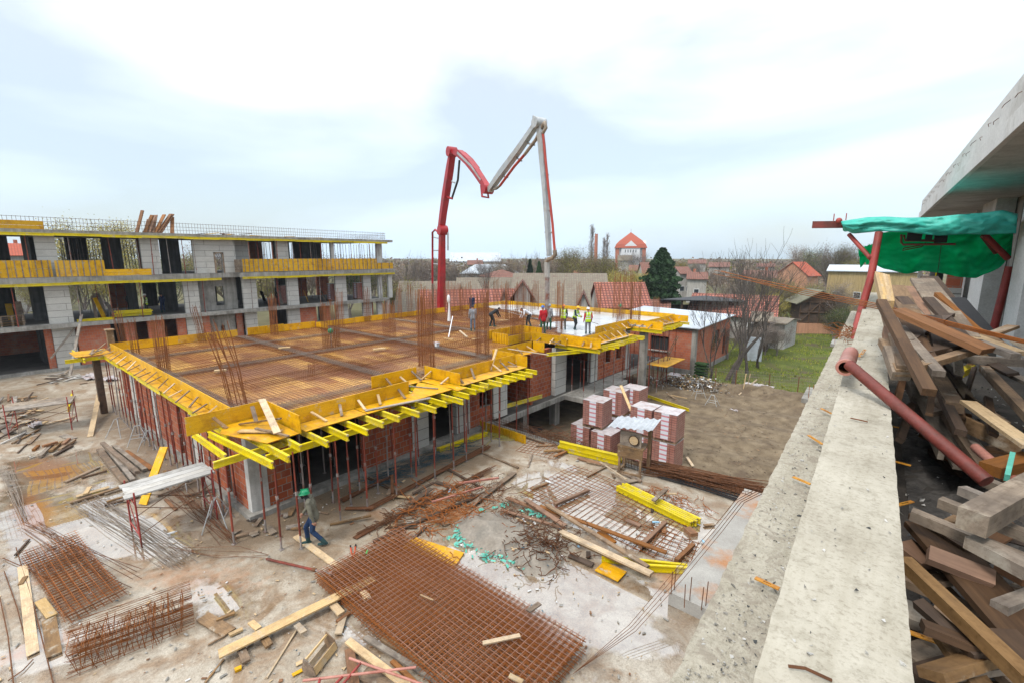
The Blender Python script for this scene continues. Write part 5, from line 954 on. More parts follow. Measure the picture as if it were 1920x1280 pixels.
# ---- timber on the yard: (p, q, width, thick, z, mat, label) ----
TB = [((410, 1226), (700, 1084), .27, .04, .2, 'wood_pale', 'long broad dirty plank lying on the corner of the big mesh stack'), ((555, 1004), (642, 1068), .19, .04, .03, 'wood_pale', 'pale plank under the feet of the walking man'),
 ((470, 1165), (485, 1178), .14, .04, .14, 'wood_pale', 'short cleat under the long broad plank, second from the left'), ((556, 1170), (570, 1185), .14, .04, .14, 'wood_pale', 'short cleat under the long broad plank, middle'), ((622, 1130), (640, 1150), .18, .05, .12, 'wood_pale', 'short block under the right half of the long broad plank'), ((452, 1215), (462, 1240), .16, .05, .1, 'wood', 'short cleat under the left end of the long broad plank'), ((495, 1195), (505, 1210), .16, .05, .1, 'wood', 'cleat sticking out below the long broad plank'),
 ((680, 1108), (690, 1122), .16, .05, .3, 'wood_pale', 'small block on the mesh under the long broad plank tip'), ((634, 1188), (644, 1155), .16, .04, .05, 'wood_pale', 'short pale offcut by the corner of the big mesh stack'), ((655, 1148), (632, 1165), .1, .06, .05, 'wood_red', 'red brown offcut by the corner of the big mesh stack'),
 ((650, 1128), (650, 1130), .1, .04, .05, 'wood', 'tiny chip by the mesh corner'), ((1040, 945), (1104, 918), .12, .1, .1, 'wood_red', 'red brown beam lying across the puddle mesh'), ((1200, 1025), (1248, 978), .12, .1, .1, 'wood_red', 'red brown beam across the right part of the puddle mesh'), ((1268, 1050), (1300, 1020), .12, .1, .1, 'wood_red', 'short red brown beam by the low concrete block'),
 ((950, 932), (1050, 970), .16, .05, .12, 'wood_red', 'wet red plank at the left of the crossing timbers'), ((1012, 948), (1250, 1035), .15, .05, .2, 'wood_red', 'upper of the two long crossing timbers'), ((1025, 945), (1215, 1062), .14, .06, .32, 'wood', 'long brown timber lying diagonally over the mesh'), ((985, 935), (1060, 985), .18, .04, .26, 'wood_red', 'broad wet board under the crossing timbers'), ((1050, 995), (1222, 1075), .2, .06, .34, 'wood_pale', 'pale double timber nearest the camera in the crossing pile'), ((1055, 1003), (1220, 1078), .08, .08, .24, 'wood', 'narrow timber alongside the pale double one'), ((940, 955), (1060, 990), .1, .04, .1, 'wood_red', 'thin red lath over the rubbish heap'),
 ((1170, 880), (1100, 865), .1, .03, .05, 'wood', 'thin board in front of the yellow beam pile'), ((1085, 858), (1128, 870), .2, .06, .05, 'wood_red', 'stubby red brown board by the yellow beam pile'), ((1100, 892), (1140, 872), .1, .05, .05, 'wood', 'board end sticking out left of the saw stand'), ((1125, 865), (1175, 898), .07, .03, .3, 'wood_pale', 'thin pale lath leaning toward the saw stand'), ((1165, 905), (1200, 897), .22, .04, .05, 'wood_gray', 'gray flat board in front of the saw stand'), ((1225, 938), (1250, 915), .14, .05, .4, 'wood', 'board lying across the yellow beam pile'), ((1240, 924), (1268, 925), .07, .04, .3, 'wood_pale', 'small pale stick on the yellow beam pile'), ((1160, 883), (1202, 902), .1, .06, .05, 'wood', 'dark sill board below the saw stand'),
 ((905, 848), (972, 876), .09, .05, .04, 'wood', 'thin board on the slab left of the small mesh'), ((885, 945), (965, 885), .2, .05, .1, 'wood', 'broad brown board standing over the rebar offcut heap'), ((982, 818), (1020, 830), .1, .05, .04, 'wood_dark', 'dark board by the yard edge, left'), ((1005, 835), (1040, 833), .1, .04, .05, 'wood', 'board by the yard edge, right'), ((1020, 845), (1060, 842), .12, .06, .1, 'wood', 'board on the small mesh'), ((1040, 855), (1062, 845), .12, .06, .1, 'wood_red', 'orange board end next to the yellow beams'), ((990, 875), (998, 850), .06, .04, .04, 'wood', 'thin stick in the middle of the slab'),
 ((700, 1015), (935, 912), .12, .08, .05, 'wood_dark', 'dark timber along the long brown bar bundle'), ((852, 868), (835, 880), .3, .03, .03, 'wood', 'flat board among the blue cable tangle'), ((735, 928), (768, 932), .1, .04, .05, 'wood_pale', 'small pale board on the brown bars'), ((690, 895), (800, 950), .1, .05, .03, 'wood_dark', 'dark batten crossing under the bar bundles'), ((838, 878), (900, 912), .1, .05, .03, 'wood_dark', 'second dark batten crossing under the bar bundles'),
 ((186, 842), (235, 905), .2, .12, .1, 'wood', 'thick timber at the left of the pile behind the scaffold bench'), ((200, 838), (250, 900), .16, .12, .1, 'wood_gray', 'second thick timber in the pile behind the scaffold bench'), ((192, 830), (258, 885), .16, .12, .25, 'wood', 'top timber of the pile behind the scaffold bench'), ((215, 836), (272, 880), .16, .1, .1, 'wood_gray', 'gray timber of the pile behind the scaffold bench'), ((235, 845), (285, 878), .2, .06, .08, 'wood_red', 'reddish board at the right of the pile behind the scaffold bench'),
 ((122, 903), (186, 875), .14, .05, .04, 'wood', 'plank in front of the timber pile, upper'), ((153, 895), (200, 882), .08, .06, .04, 'wood_dark', 'dark plank in front of the timber pile'), ((131, 942), (228, 912), .16, .06, .05, 'wood', 'long plank lying left of the scaffold bench'), ((143, 930), (205, 912), .2, .03, .06, 'wood_pale', 'pale board beside the long plank'), ((196, 946), (260, 930), .12, .06, .05, 'wood_dark', 'dark plank at the foot of the scaffold bench'), ((200, 940), (262, 922), .1, .05, .1, 'wood', 'plank over the dark one at the foot of the scaffold bench'), ((160, 925), (168, 912), .14, .04, .1, 'wood_pale', 'small board on the long plank'),
 ((63, 843), (72, 835), .12, .1, .05, 'wood_red', 'offcut at the left of the small heap on the left mud'), ((75, 855), (100, 830), .14, .1, .08, 'wood_gray', 'gray offcut in the small heap on the left mud'), ((80, 836), (107, 828), .14, .1, .2, 'wood_red', 'red offcut on top of the small heap'), ((95, 845), (115, 828), .14, .1, .08, 'wood', 'offcut in the middle of the small heap'), ((103, 852), (135, 835), .12, .08, .05, 'wood_dark', 'dark offcut at the front of the small heap'), ((112, 842), (140, 824), .14, .1, .1, 'wood', 'offcut at the right of the small heap'), ((118, 832), (130, 822), .12, .1, .2, 'wood_red', 'upper right offcut of the small heap'),
 ((118, 815), (138, 822), .3, .04, .03, 'wood_gray', 'flat gray board by the small heap'), ((52, 832), (72, 812), .2, .04, .03, 'wood', 'flat board left of the small scaffold table'), ((33, 848), (50, 832), .05, .04, .03, 'wood_dark', 'thin stick left of the small heap'), ((0, 775), (32, 792), .3, .06, .1, 'wood_gray', 'gray panel at the left edge'), ((0, 797), (18, 812), .3, .06, .05, 'wood_gray', 'second gray panel at the left edge'), ((165, 818), (190, 735), .2, .05, 1.2, 'wood_pale', 'X'),
 ((380, 1155), (430, 1185), .3, .03, .03, 'wood', 'flat board right of the left mesh stack'), ((405, 1162), (440, 1148), .08, .05, .06, 'wood', 'small board on the flat one'), ((390, 1208), (422, 1190), .04, .03, .03, 'wood', 'thin stick by the flat board'), ((430, 1190), (455, 1178), .1, .05, .05, 'wood_pale', 'pale end of the flat board group'), ((500, 1270), (556, 1180), .04, .03, .03, 'wood_pale', 'thin lath leaning toward the long broad plank'), ((385, 1278), (420, 1235), .04, .03, .03, 'wood', 'thin stick at the bottom picture edge'), ((440, 1256), (453, 1250), .1, .05, .04, 'form', 'small orange block on the slab'), ((555, 1245), (575, 1235), .1, .02, .03, 'wood_pale', 'pale chip by the tool box'), ((548, 1265), (572, 1252), .08, .02, .03, 'form', 'yellow chip by the tool box'),
 ((652, 1200), (770, 1290), .17, .04, .12, 'wood_pale', 'whitish board of the bottom pile, leftmost'), ((685, 1194), (860, 1300), .13, .05, .1, 'wood_gray', 'gray plaster stained timber of the bottom pile'), ((718, 1196), (905, 1310), .14, .07, .12, 'wood', 'timber right against the big mesh stack'), ((655, 1215), (665, 1290), .2, .04, .08, 'wood_red', 'reddish board of the bottom pile, left'), ((735, 1238), (800, 1300), .1, .05, .05, 'wood_red', 'red brown lath of the bottom pile'), ((680, 1262), (760, 1290), .3, .04, .03, 'wood', 'board at the very bottom of the bottom pile'),
 ((92, 1120), (128, 1165), .0, .0, 0, '', ''), ((75, 1125), (98, 1155), .2, .05, .05, 'wood_pale', 'short pale board left of the rebar baskets'), ((92, 1160), (102, 1228), .25, .04, .03, 'wood', 'yellowish board left of the rebar baskets'), ((38, 1095), (48, 1080), .1, .04, .05, 'wood', 'small offcut above the left boards'), ((28, 1040), (55, 1010), .05, .03, .03, 'wood_dark', 'thin dark stick at the left'), ((1255, 1095), (1256, 1096), .05, .03, .03, 'wood', 'chip'),
 ((990, 1145), (1012, 1130), .12, .03, .5, 'wood', 'small board stuck in the far side of the big mesh stack'), ((905, 1205), (975, 1190), .1, .03, .5, 'wood_pale', 'pale stick lying on the big mesh stack'), ((955, 1265), (980, 1278), .1, .03, .5, 'wood_pale', 'small pale block on the big mesh stack'), ((788, 1114), (812, 1124), .05, .02, .5, 'wood', 'sliver on the big mesh stack'),
 ((345, 945), (362, 935), .12, .03, .03, 'wood', 'small offcut right of the scaffold bench'), ((435, 1000), (450, 992), .14, .03, .05, 'wood', 'small offcut under the corner of the building'), ((478, 985), (490, 970), .14, .03, .05, 'wood', 'small offcut at the corner column'), ((310, 935), (330, 955), .1, .03, .03, 'wood_red', 'reddish offcut under the scaffold bench'),
 ((1290, 985), (1305, 1008), .0, 0, 0, '', ''), ((1320, 984), (1340, 982), .1, .04, .03, 'wood', 'small board by the low concrete block'), ((1288, 990), (1302, 1002), .25, .12, .05, 'wood_red', 'brown block by the low concrete block'), ((1145, 1065), (1180, 1075), .0, 0, 0, '', ''), ((860, 905), (935, 895), .06, .06, .25, 'pipe_pink', 'orange plastic pipe on the rebar offcuts'), ((810, 940), (905, 912), .06, .05, .2, 'pipe_pink', 'pinkish tube on the rebar offcuts')]
for a, b, w_, t_, z, mt, lb in TB:
    if not mt or lb in ('X', 'chip'): continue
    if len(lb.split()) < 4: lb += ' on the slab'
    plank('plank', at(*a, z), at(*b, z), w_, t_, M[mt], lb)
plank('leaning_plank', at(169, 818, .02), atY(187, 733, 4.6), .22, .04, M['wood_pale'], 'pale plank leaning on the props at the far left corner', 'plank')
G().box((at(1145, 1072, 0).x-.35, at(1145, 1072, 0).y-.25, .02), (at(1145, 1072, 0).x+.35, at(1145, 1072, 0).y+.25, .05)).build('plywood_scrap', M['form_ply'], label='small orange plywood scrap by the bent yellow beam', cat='plywood')
p, q = at(755, 1015, .03), at(862, 1055, .03); plank('plywood_sheet', at(765, 1016, .04), at(862, 1048, .04), .62, .03, M['form_ply'], 'stained yellow plywood sheet behind the big mesh stack', 'plywood')
p = at(50, 1180, .02); plank('plywood_sheet', at(42, 1060, .03), at(62, 1225, .03), .2, .02, M['wood_pale'], 'faded orange board sunk in the left slab', 'plywood')
# ---- scaffold bench ----
M['wood_white'] = wood_mat('wood_white', (.38,.36,.33,1), (.56,.54,.50,1), (.22,.20,.175,1), .5)
def scaffold(x, y, rz, w, d, h, lb, deckz, pl, dm):
    t = empty('scaffold_bench', (x, y, 0), rz, lb, 'scaffold')
    for sx in (-1, 1):
        g = G()
        for sy in (-1, 1): g.tube([(sx*w/2, sy*d/2, 0), (sx*w/2, sy*d/2, h)], .024, 6)
        for z in (.35, deckz-.25, deckz-.03): g.tube([(sx*w/2, -d/2, z), (sx*w/2, d/2, z)], .02, 6)
        g.tube([(sx*w/2, -d/2, .35), (sx*w/2, d/2, deckz-.25)], .014, 5); g.build('end_frame', M['steel_red'], t, local=True)
    g = G()
    for sy in (-1, 1): g.tube([(-w/2, sy*d/2, .4), (w/2, sy*d/2, deckz-.3)], .012, 5); g.tube([(-w/2, sy*d/2, deckz-.3), (w/2, sy*d/2, .4)], .012, 5)
    g.build('cross_brace', M['rust_dark'], t, local=True)
    for k in range(pl):
        yy_ = -d/2+d*(k+.5)/pl; o = G().box((-w/2-.12-rnd.uniform(0, .1), yy_-d/pl/2+.008, deckz), (w/2+.05+rnd.uniform(0, .12), yy_+d/pl/2-.008, deckz+.045)).build('deck_plank', M[dm], t, local=True)
    return t
a, b = at(257, 1011, 0), at(396, 961, 0); d = b-a; SXX, SYY = (a.x+b.x)/2, (a.y+b.y)/2; SRR = math.atan2(d.y, d.x); SWW = d.length; scaffold(SXX, SYY, SRR, SWW, 1.2, 1.75, 'red tube scaffold bench with whitish planks at the corner of the building', 1.6, 4, 'wood_white')
sc = at(85, 805, 0); s2 = scaffold(sc.x, sc.y, R(75), 2.2, 1.5, 1.7, 'small red scaffold table with a whitewashed board far left', 1.35, 2, 'wood_gray')
# ---- gray trestles and tripods ----
def trestle(px, py, h, lb, z=0.):
    p = at(px, py, z); t = empty('trestle', (p.x, p.y, z), rnd.uniform(0, 3), lb, 'trestle', 'gray folding trestles')
    for k, (x, y) in enumerate(((-.35, -.3), (.35, -.3), (-.35, .3), (.35, .3))): G().tube([(x*.3, y*.2, h), (x*1.2, y*1.2, 0)], .016, 5).build('leg', M['tube_gray'], t, local=True)
    G().tube([(-.12, 0, h), (.12, 0, h)], .02, 5).tube([(-.3, -.25, h*.4), (.3, -.25, h*.4)], .014, 5).tube([(-.3, .25, h*.4), (.3, .25, h*.4)], .014, 5).build('bar', M['tube_gray'], t, local=True); return t
for px, py, h, lb in ((225, 815, .85, 'gray trestle among the props at the far left corner'), (262, 830, .85, 'gray trestle by the left wall, second'), (282, 838, .8, 'gray trestle by the left wall, third'), (410, 985, .95, 'gray trestle beside the scaffold bench'), (350, 910, .8, 'gray trestle half hidden behind the scaffold bench')): trestle(px, py, h, lb)
trestle(1310, 745, 1.1, 'gray trestle standing on the dirt before the rubbish heap', -2.0); trestle(1335, 760, .8, 'small gray stool on the dirt', -2.)
# lying prop, bolt cutter, tool box, broken frame
a, b = at(500, 1047, .05), at(622, 1075, .28); t = empty('lying_prop', a, 0, 'rusty pinkish steel prop lying with its end on the big mesh stack', 'steel prop')
d = b-a; G().tube([(0,0,0), tuple(d*.75)], .034, 8).build('outer_tube', M['prop_red'], t, local=True); G().tube([tuple(d*.7), tuple(d)], .026, 8).tube([tuple(d*.985), tuple(d*1.01)], .07, 8).build('inner_tube', M['prop_gray'], t, local=True); G().tube([tuple(d*.72), tuple(d*.77)], .05, 8).build('collar', M['rust_dark'], t, local=True)
a = at(662, 1048, .02); t = empty('bolt_cutter', a, 0, 'orange handled bolt cutter lying open by the mesh stack', 'bolt cutter')
for i, (px, py) in enumerate(((657, 1022), (667, 1020))):
    q = at(px, py, .04)-a; G().tube([(0,0,.03), tuple(q*.5+Vector((.03*(i*2-1),0,.03))), tuple(q*.85)], .02, 6).build('handle', M['paint_orange'], t, local=True); G().tube([tuple(q*.85), tuple(q)], .025, 6).build('grip', M['black'], t, local=True)
tb = at(604, 1240, 0); t = empty('tool_box', tb, R(115), 'open homemade wooden tool box with pointed ends standing on the slab', 'tool box')
G().box((-.36, -.13, 0), (.36, .13, .02)).build('bottom', M['wood'], t, local=True)
for s in (-1, 1): 
    G().box((-.36, s*.13-.01, 0), (.36, s*.13+.01, .16)).build('side', M['wood_pale'], t, local=True)
    G().add([(s*.36+dx, y, z) for dx in (-.012, .012) for y, z in ((-.14, 0), (.14, 0), (.14, .2), (0, .42), (-.14, .2))], [(0,1,2,3,4), (9,8,7,6,5)]+[(i, (i+1) % 5+0, (i+1) % 5+5, i+5) for i in range(5)]).build('end_board', M['wood'], t, local=True)
G().box((-.36, -.02, .33), (.36, .02, .37)).build('handle', M['wood_pale'], t, local=True); t.rotation_euler = (R(-20), R(0), R(115))
t = empty('broken_frame', at(660, 1262, 0), 0, 'bent red and white scaffold frame lying over the bottom pile', 'scaffold frame'); o = Vector(t.location)
for i, (a, b, mt) in enumerate([((568, 1275), (780, 1250), 'pipe_pink'), ((655, 1233), (800, 1285), 'pipe_pink'), ((678, 1240), (640, 1285), 'steel_red'), ((600, 1272), (595, 1290), 'steel_red'), ((645, 1265), (620, 1290), 'steel_red')]):
    G().tube([at(*a, .25)-o, at(*b, .28)-o], .027, 7).build('tube', M[mt], t, local=True)
# ---- cables, netting, litter ----
def wire(pts, r, mat, lb, cat='cable', grp=None):
    P = []
    for i in range(len(pts)-1):
        a, b = pts[i], pts[i+1]; n = 5
        for k in range(n): P.append(a.lerp(b, k/n)+Vector((rnd.uniform(-.03, .03), rnd.uniform(-.03, .03), 0)))
    G().tube(P+[pts[-1]], r, 5, 0, False).build('cable', M[mat], label=lb, cat=cat, group=grp)
M['cable_y'] = rough_mat('cable_y', (.5,.42,.08,1), (.6,.5,.12,1), 3, .5, 0); M['cable_b'] = rough_mat('cable_b', (.03,.07,.10,1), (.05,.13,.17,1), 2, .5, 0, objvar=.3); M['teal'] = rough_mat('teal', (.06,.36,.27,1), (.16,.55,.43,1), 2, .5, .5, 20)
c = at(935, 812, .04); g = G()
for i in range(16):
    P = []; r0 = rnd.uniform(.25, .75); ox, oy = rnd.uniform(-.3, .3), rnd.uniform(-.25, .25)
    for k in range(13): a = k/12*2*math.pi+i; P.append(c+Vector((ox+r0*math.cos(a)*1.3, oy+r0*math.sin(a)*.8, rnd.uniform(0, .06))))
    g.tube(P, .012, 4, 0, False)
g.tube([at(935, 812, .03), at(915, 830, .03), at(905, 848, .03)], .012, 4, 0, False); g.build('hose_coil', M['cable_y'], label='loosely coiled yellow hose on the slab by the building step', cat='hose')
g = G()
for i in range(110):
    u = rnd.random(); c = at(690+190*u, 905-75*u+rnd.uniform(-12, 14), .04); a = R(58)+rnd.gauss(0, .5); l = rnd.uniform(.3, 1.2); v = Vector((math.cos(a)*l, math.sin(a)*l, rnd.uniform(-.03, .1)))
    g.tube([c-v, c+Vector((rnd.uniform(-.2,.2), rnd.uniform(-.2,.2), rnd.uniform(.02,.14))), c+v], .009, 3, 0, False)
g.build('conduit_tangle', M['cable_b'], label='tangle of dark blue conduit and wire along the foot of the ground floor wall', cat='cable tangle')
def tangle(px, py, rx, ry, n, mat, r, lb, h=.35, ln=(.2, .6)):
    c0 = at(px, py, 0); g = G()
    for i in range(n):
        c = c0+Vector((rnd.gauss(0, rx), rnd.gauss(0, ry), abs(rnd.gauss(0, h*.5)))); a = rnd.uniform(0, 6.28); k = rnd.uniform(*ln); P = [c]
        for j in range(5): a += rnd.uniform(-.9, .9); P.append(P[-1]+Vector((math.cos(a)*k/4, math.sin(a)*k/4, rnd.uniform(-.07, .07)))); P[-1].z = max(.02, P[-1].z)
        g.tube(P, r, 4, 0, False)
    g.build('rebar_offcuts', M[mat], label=lb, cat='rebar scrap')
tangle(1015, 1030, .55, .5, 200, 'rust_dark', .011, 'tangled heap of dark rusty rebar hooks on the mortar pile', .5); tangle(965, 970, .7, .6, 120, 'rust_dark', .007, 'loose tangle of binding wire on the rubbish heap', .35); tangle(830, 955, .75, .8, 190, 'rust', .012, 'heap of short rusty rebar offcuts by the long bundle', .4, (.3, .8)); tangle(905, 925, .5, .5, 70, 'rust_dark', .01, 'smaller heap of bent stirrups right of the offcuts', .35); tangle(1240, 930, .3, .25, 30, 'rust', .009, 'small curl of rusty wire behind the yellow beam pile', .1); tangle(1275, 945, .5, .25, 26, 'rust', .009, 'rusty hooks beside the thick bar heap', .1); tangle(1240, 995, .5, .4, 20, 'rust_dark', .009, 'a few bent stirrups by the low concrete block', .1)
tangle(735, 975, .25, .5, 50, 'rust_dark', .012, 'little stack of bent bars on the brown mud', .2)
# mortar pile
def mound(px, py, rx, ry, h, mat, lb, ang=0, name='mortar_pile', z0=0., seed=0, n=22, kind=None, cat='mound'):
    c = at(px, py, z0); vs = []; fs = []; ca, sa = math.cos(ang), math.sin(ang)
    for j in range(n+1):
        for i in range(n+1):
            u, v = -1+2*i/n, -1+2*j/n; q = math.sqrt(u*u+v*v); hh = h*max(0, 1-q*q)*(1+.9*noise.noise(Vector((u*2.5, v*2.5, seed))))+.09*h*noise.noise(Vector((u*9, v*9, seed)))-.02
            x, y = u*rx, v*ry; vs.append((c.x+x*ca-y*sa, c.y+x*sa+y*ca, z0+max(-.03, hh if q < 1 else -.03)))
    fs = [(j*(n+1)+i, j*(n+1)+i+1, (j+1)*(n+1)+i+1, (j+1)*(n+1)+i) for j in range(n) for i in range(n)]
    g = G(); g.add(vs, fs, 0, True); return g.build(name, mat, label=lb, cat=cat, kind=kind)
mort = rough_mat('mortar', (.20,.17,.135,1), (.33,.29,.24,1), 2, .95, .9, 14, cc=(.2,.18,.15,1), world=True)
mound(930, 1000, 1.6, 1.1, .3, mort, 'low gray pile of spilled mortar under the rubbish', 0, seed=1); mound(900, 1010, .7, .5, .16, mort, 'small gray mortar patch ringed by green netting', .3, seed=4); mound(1000, 1045, .9, .8, .2, mort, 'gray mortar patch under the dark rebar hooks', 0, seed=5)
g = G()
for i in range(260):
    t_ = rnd.random(); c = at(*[(835+70*t_, 1010-25*t_), (850+90*t_, 1020+10*t_), (870+90*t_, 1040+6*t_), (900+60*t_, 960-20*t_), (955+40*t_, 1055), (860+15*t_, 990+30*t_), (975+60*t_, 955+14*t_)][i % 7], .03)
    c += Vector((rnd.gauss(0, .08), rnd.gauss(0, .1), rnd.uniform(0, .05))); a = rnd.uniform(0, 6.28); s = rnd.uniform(.02, .07); u = Vector((math.cos(a)*s*1.6, math.sin(a)*s*1.6, rnd.uniform(-.01, .02))); v = Vector((-math.sin(a)*s*.5, math.cos(a)*s*.5, .01)); g.quad(c-u-v, c+u-v, c+u*.8+v, c-u*.6+v)
g.build('torn_netting', M['teal'], label='torn scraps of turquoise netting round the mortar patch', cat='netting')
# low concrete block with upright bars at the foot of our parapet
G().box((-3.7, 10.4, 0), (-2.55, 17.3, .35)).build('concrete_block', rough_mat('block_rust', (.34,.32,.29,1), (.48,.46,.42,1), 1, .9, .4, 30, cc=(.46,.23,.11,1), world=True), label='low concrete block with an orange stained end below the parapet', cat='concrete block')
for i, (px, py, h) in enumerate([(1258, 1075, .62), (1264, 1068, .62), (1283, 1100, .62), (1293, 1088, .66), (1315, 1105, .6), (1323, 1098, .66)]):
    p = at(px, py+38, .33); G().tube([p, p+Vector((rnd.uniform(-.02,.02), rnd.uniform(-.02,.02), h))], .011, 5).build('dowel_bar', M['rust_dark'], label='rusty dowel standing in the low concrete block, number %d from the left' % (i+1), cat='steel bar', group='dowels in the low concrete block')
for x0, x1, y0, y1, n, l0, l1, mts, lb in ((0, 62, 738, 826, 34, .5, 1.9, ['wood', 'wood_gray', 'wood_dark', 'wood_red', 'wood_white'], 'loose board in the big scrap heap at the left edge of the yard'), (96, 222, 698, 724, 30, .4, 1.6, ['wood', 'wood_white', 'wood_gray', 'wood_dark'], 'loose board in the scrap strip along the foot of the left building'),
    (40, 120, 745, 800, 14, .4, 1.3, ['wood', 'wood_pale', 'wood_dark'], 'loose board lying under the small scaffold table'), (425, 560, 955, 1010, 10, .2, .6, ['wood', 'wood_gray', 'wood_dark'], 'short offcut on the mud round the front corner column'), (230, 420, 850, 930, 16, .3, 1.4, ['wood', 'wood_gray', 'wood_dark', 'rust_dark'], 'loose board between the scaffold bench and the side wall'),
    (600, 930, 880, 1000, 16, .3, 1.3, ['wood_dark', 'wood', 'rust_dark'], 'dark stick on the brown mud before the ground storey'), (950, 1300, 850, 1070, 16, .2, .8, ['wood', 'wood_red', 'wood_dark'], 'small offcut scattered over the middle of the slab')):
    for i in range(n):
        c = at(rnd.uniform(x0, x1), rnd.uniform(y0, y1), .04); a = rnd.uniform(0, 3.14); l = rnd.uniform(l0, l1)/2; v = Vector((math.cos(a)*l, math.sin(a)*l, rnd.uniform(0, .12)*(l > .4)))
        if c.y > 16.4 or (c.x < -16 and c.y > 5.0): continue
        plank('scrap_board', c-v+Vector((0,0,v.z)), c+v+Vector((0,0,v.z)), rnd.uniform(.06, .22), rnd.uniform(.025, .06), M[rnd.choice(mts)], lb, 'board', lb.replace('loose board', 'boards').replace('short offcut', 'offcuts').replace('dark stick', 'sticks').replace('small offcut', 'offcuts'))
film_ = lambda px, py, w_, lb: G().add([(at(px, py).x+w_*(i/8-.5)+.08*rnd.random(), at(px, py).y+w_*.6*(j/8-.5)+.08*rnd.random(), .04+.22*rnd.random()) for j in range(9) for i in range(9)], [(j*9+i, j*9+i+1, (j+1)*9+i+1, (j+1)*9+i) for j in range(8) for i in range(8)], 0, True).build('plastic_sheet', M['film'], label=lb, cat='plastic sheet')
film_(170, 708, 1.6, 'crumpled white film in the scrap strip by the left building'); film_(205, 712, 1.2, 'second crumpled white film nearer the deck corner'); film_(65, 800, .8, 'white film scrap under the small scaffold table')
# litter
LM = [rough_mat('litter_w', (.6,.6,.58,1), (.75,.75,.73,1), 3, .5, .2), M['wood_pale'], M['wood_red'], M['cable_b'], M['teal'], M['concrete']]
g = G()
for i in range(1500):
    if i < 900: c = at(rnd.uniform(-20, 1250), rnd.uniform(760, 1290), .015)
    elif i < 1200: c = at(rnd.gauss(970, 45), rnd.gauss(1010, 26), .12)
    else: c = at(rnd.gauss(640, 120), rnd.gauss(900, 50), .02)
    if c.y > 16.7 or c.x > -3.2 or (c.x < -16 and c.y > 5.2): continue
    s = rnd.uniform(.006, .022)*(2 if rnd.random() < .08 else 1); a = rnd.uniform(0, 6.28); e = rnd.uniform(1, 3); u = Vector((math.cos(a)*s*e, math.sin(a)*s*e, 0)); v = Vector((-math.sin(a)*s, math.cos(a)*s, 0)); h = Vector((0, 0, s*.5)); mi = rnd.choice([0, 1, 1, 1, 2, 5, 5, 5, 5, 1, 3, 5])
    g.add([c-u-v, c+u-v, c+u+v, c-u+v, c-u*.9-v*.8+h, c+u*.9-v+h, c+u+v*.7+h, c-u*.8+v+h], [(4,5,6,7),(0,1,5,4),(1,2,6,5),(2,3,7,6),(3,0,4,7)], mi)
g.build('litter', LM, kind='stuff', label='wood chips, mortar crumbs and small litter strewn over the yard slab', cat='litter')
def bottle(px, py, mat, lb, z=.1, s=1.):
    p = at(px, py, z); a = rnd.uniform(0, 3); t = empty('bottle', p, a, lb, 'plastic bottle'); G().tube([(-.12*s,0,0), (.05*s,0,0), (.08*s,0,0), (.12*s,0,0)], [.036*s, .036*s, .03*s, .013*s], 8).build('body', mat, t, local=True); G().tube([(.12*s,0,0), (.14*s,0,0)], .015*s, 7).build('cap', M['white'], t, local=True)
pb = rough_mat('bottle_blue', (.25,.5,.7,1), (.4,.62,.78,1), 3, .2, 0); pg_ = rough_mat('bottle_green', (.1,.45,.1,1), (.15,.5,.15,1), 3, .3, 0); pw = rough_mat('bottle_white', (.7,.73,.75,1), (.8,.82,.84,1), 3, .25, 0)
for px, py, m_, lb, z, *sc_ in ((924, 985, pb, 'pale blue bottle on the mortar pile', .15), (934, 983, pw, 'small whitish bottle next to the blue one', .15), (688, 1033, pg_, 'green bottle with white cap on the big mesh stack', .5, .6), (1230, 978, pb, 'crumpled clear blue bottle on the mesh', .1), (1085, 1020, pb, 'blue bottle under the long timbers', .1), (322, 998, pw, 'white bottle on the slab right of the scaffold bench', .06), (843, 918, pb, 'blue bottle on the rebar offcuts', .3), (1320, 1015, pb, 'turquoise bottle beside the low concrete block', .06), (888, 985, pg_, 'green bottle scrap at the mortar edge', .06), (1028, 902, pw, 'white cup on the thin mesh', .08)): bottle(px, py, m_, lb, z, *sc_)
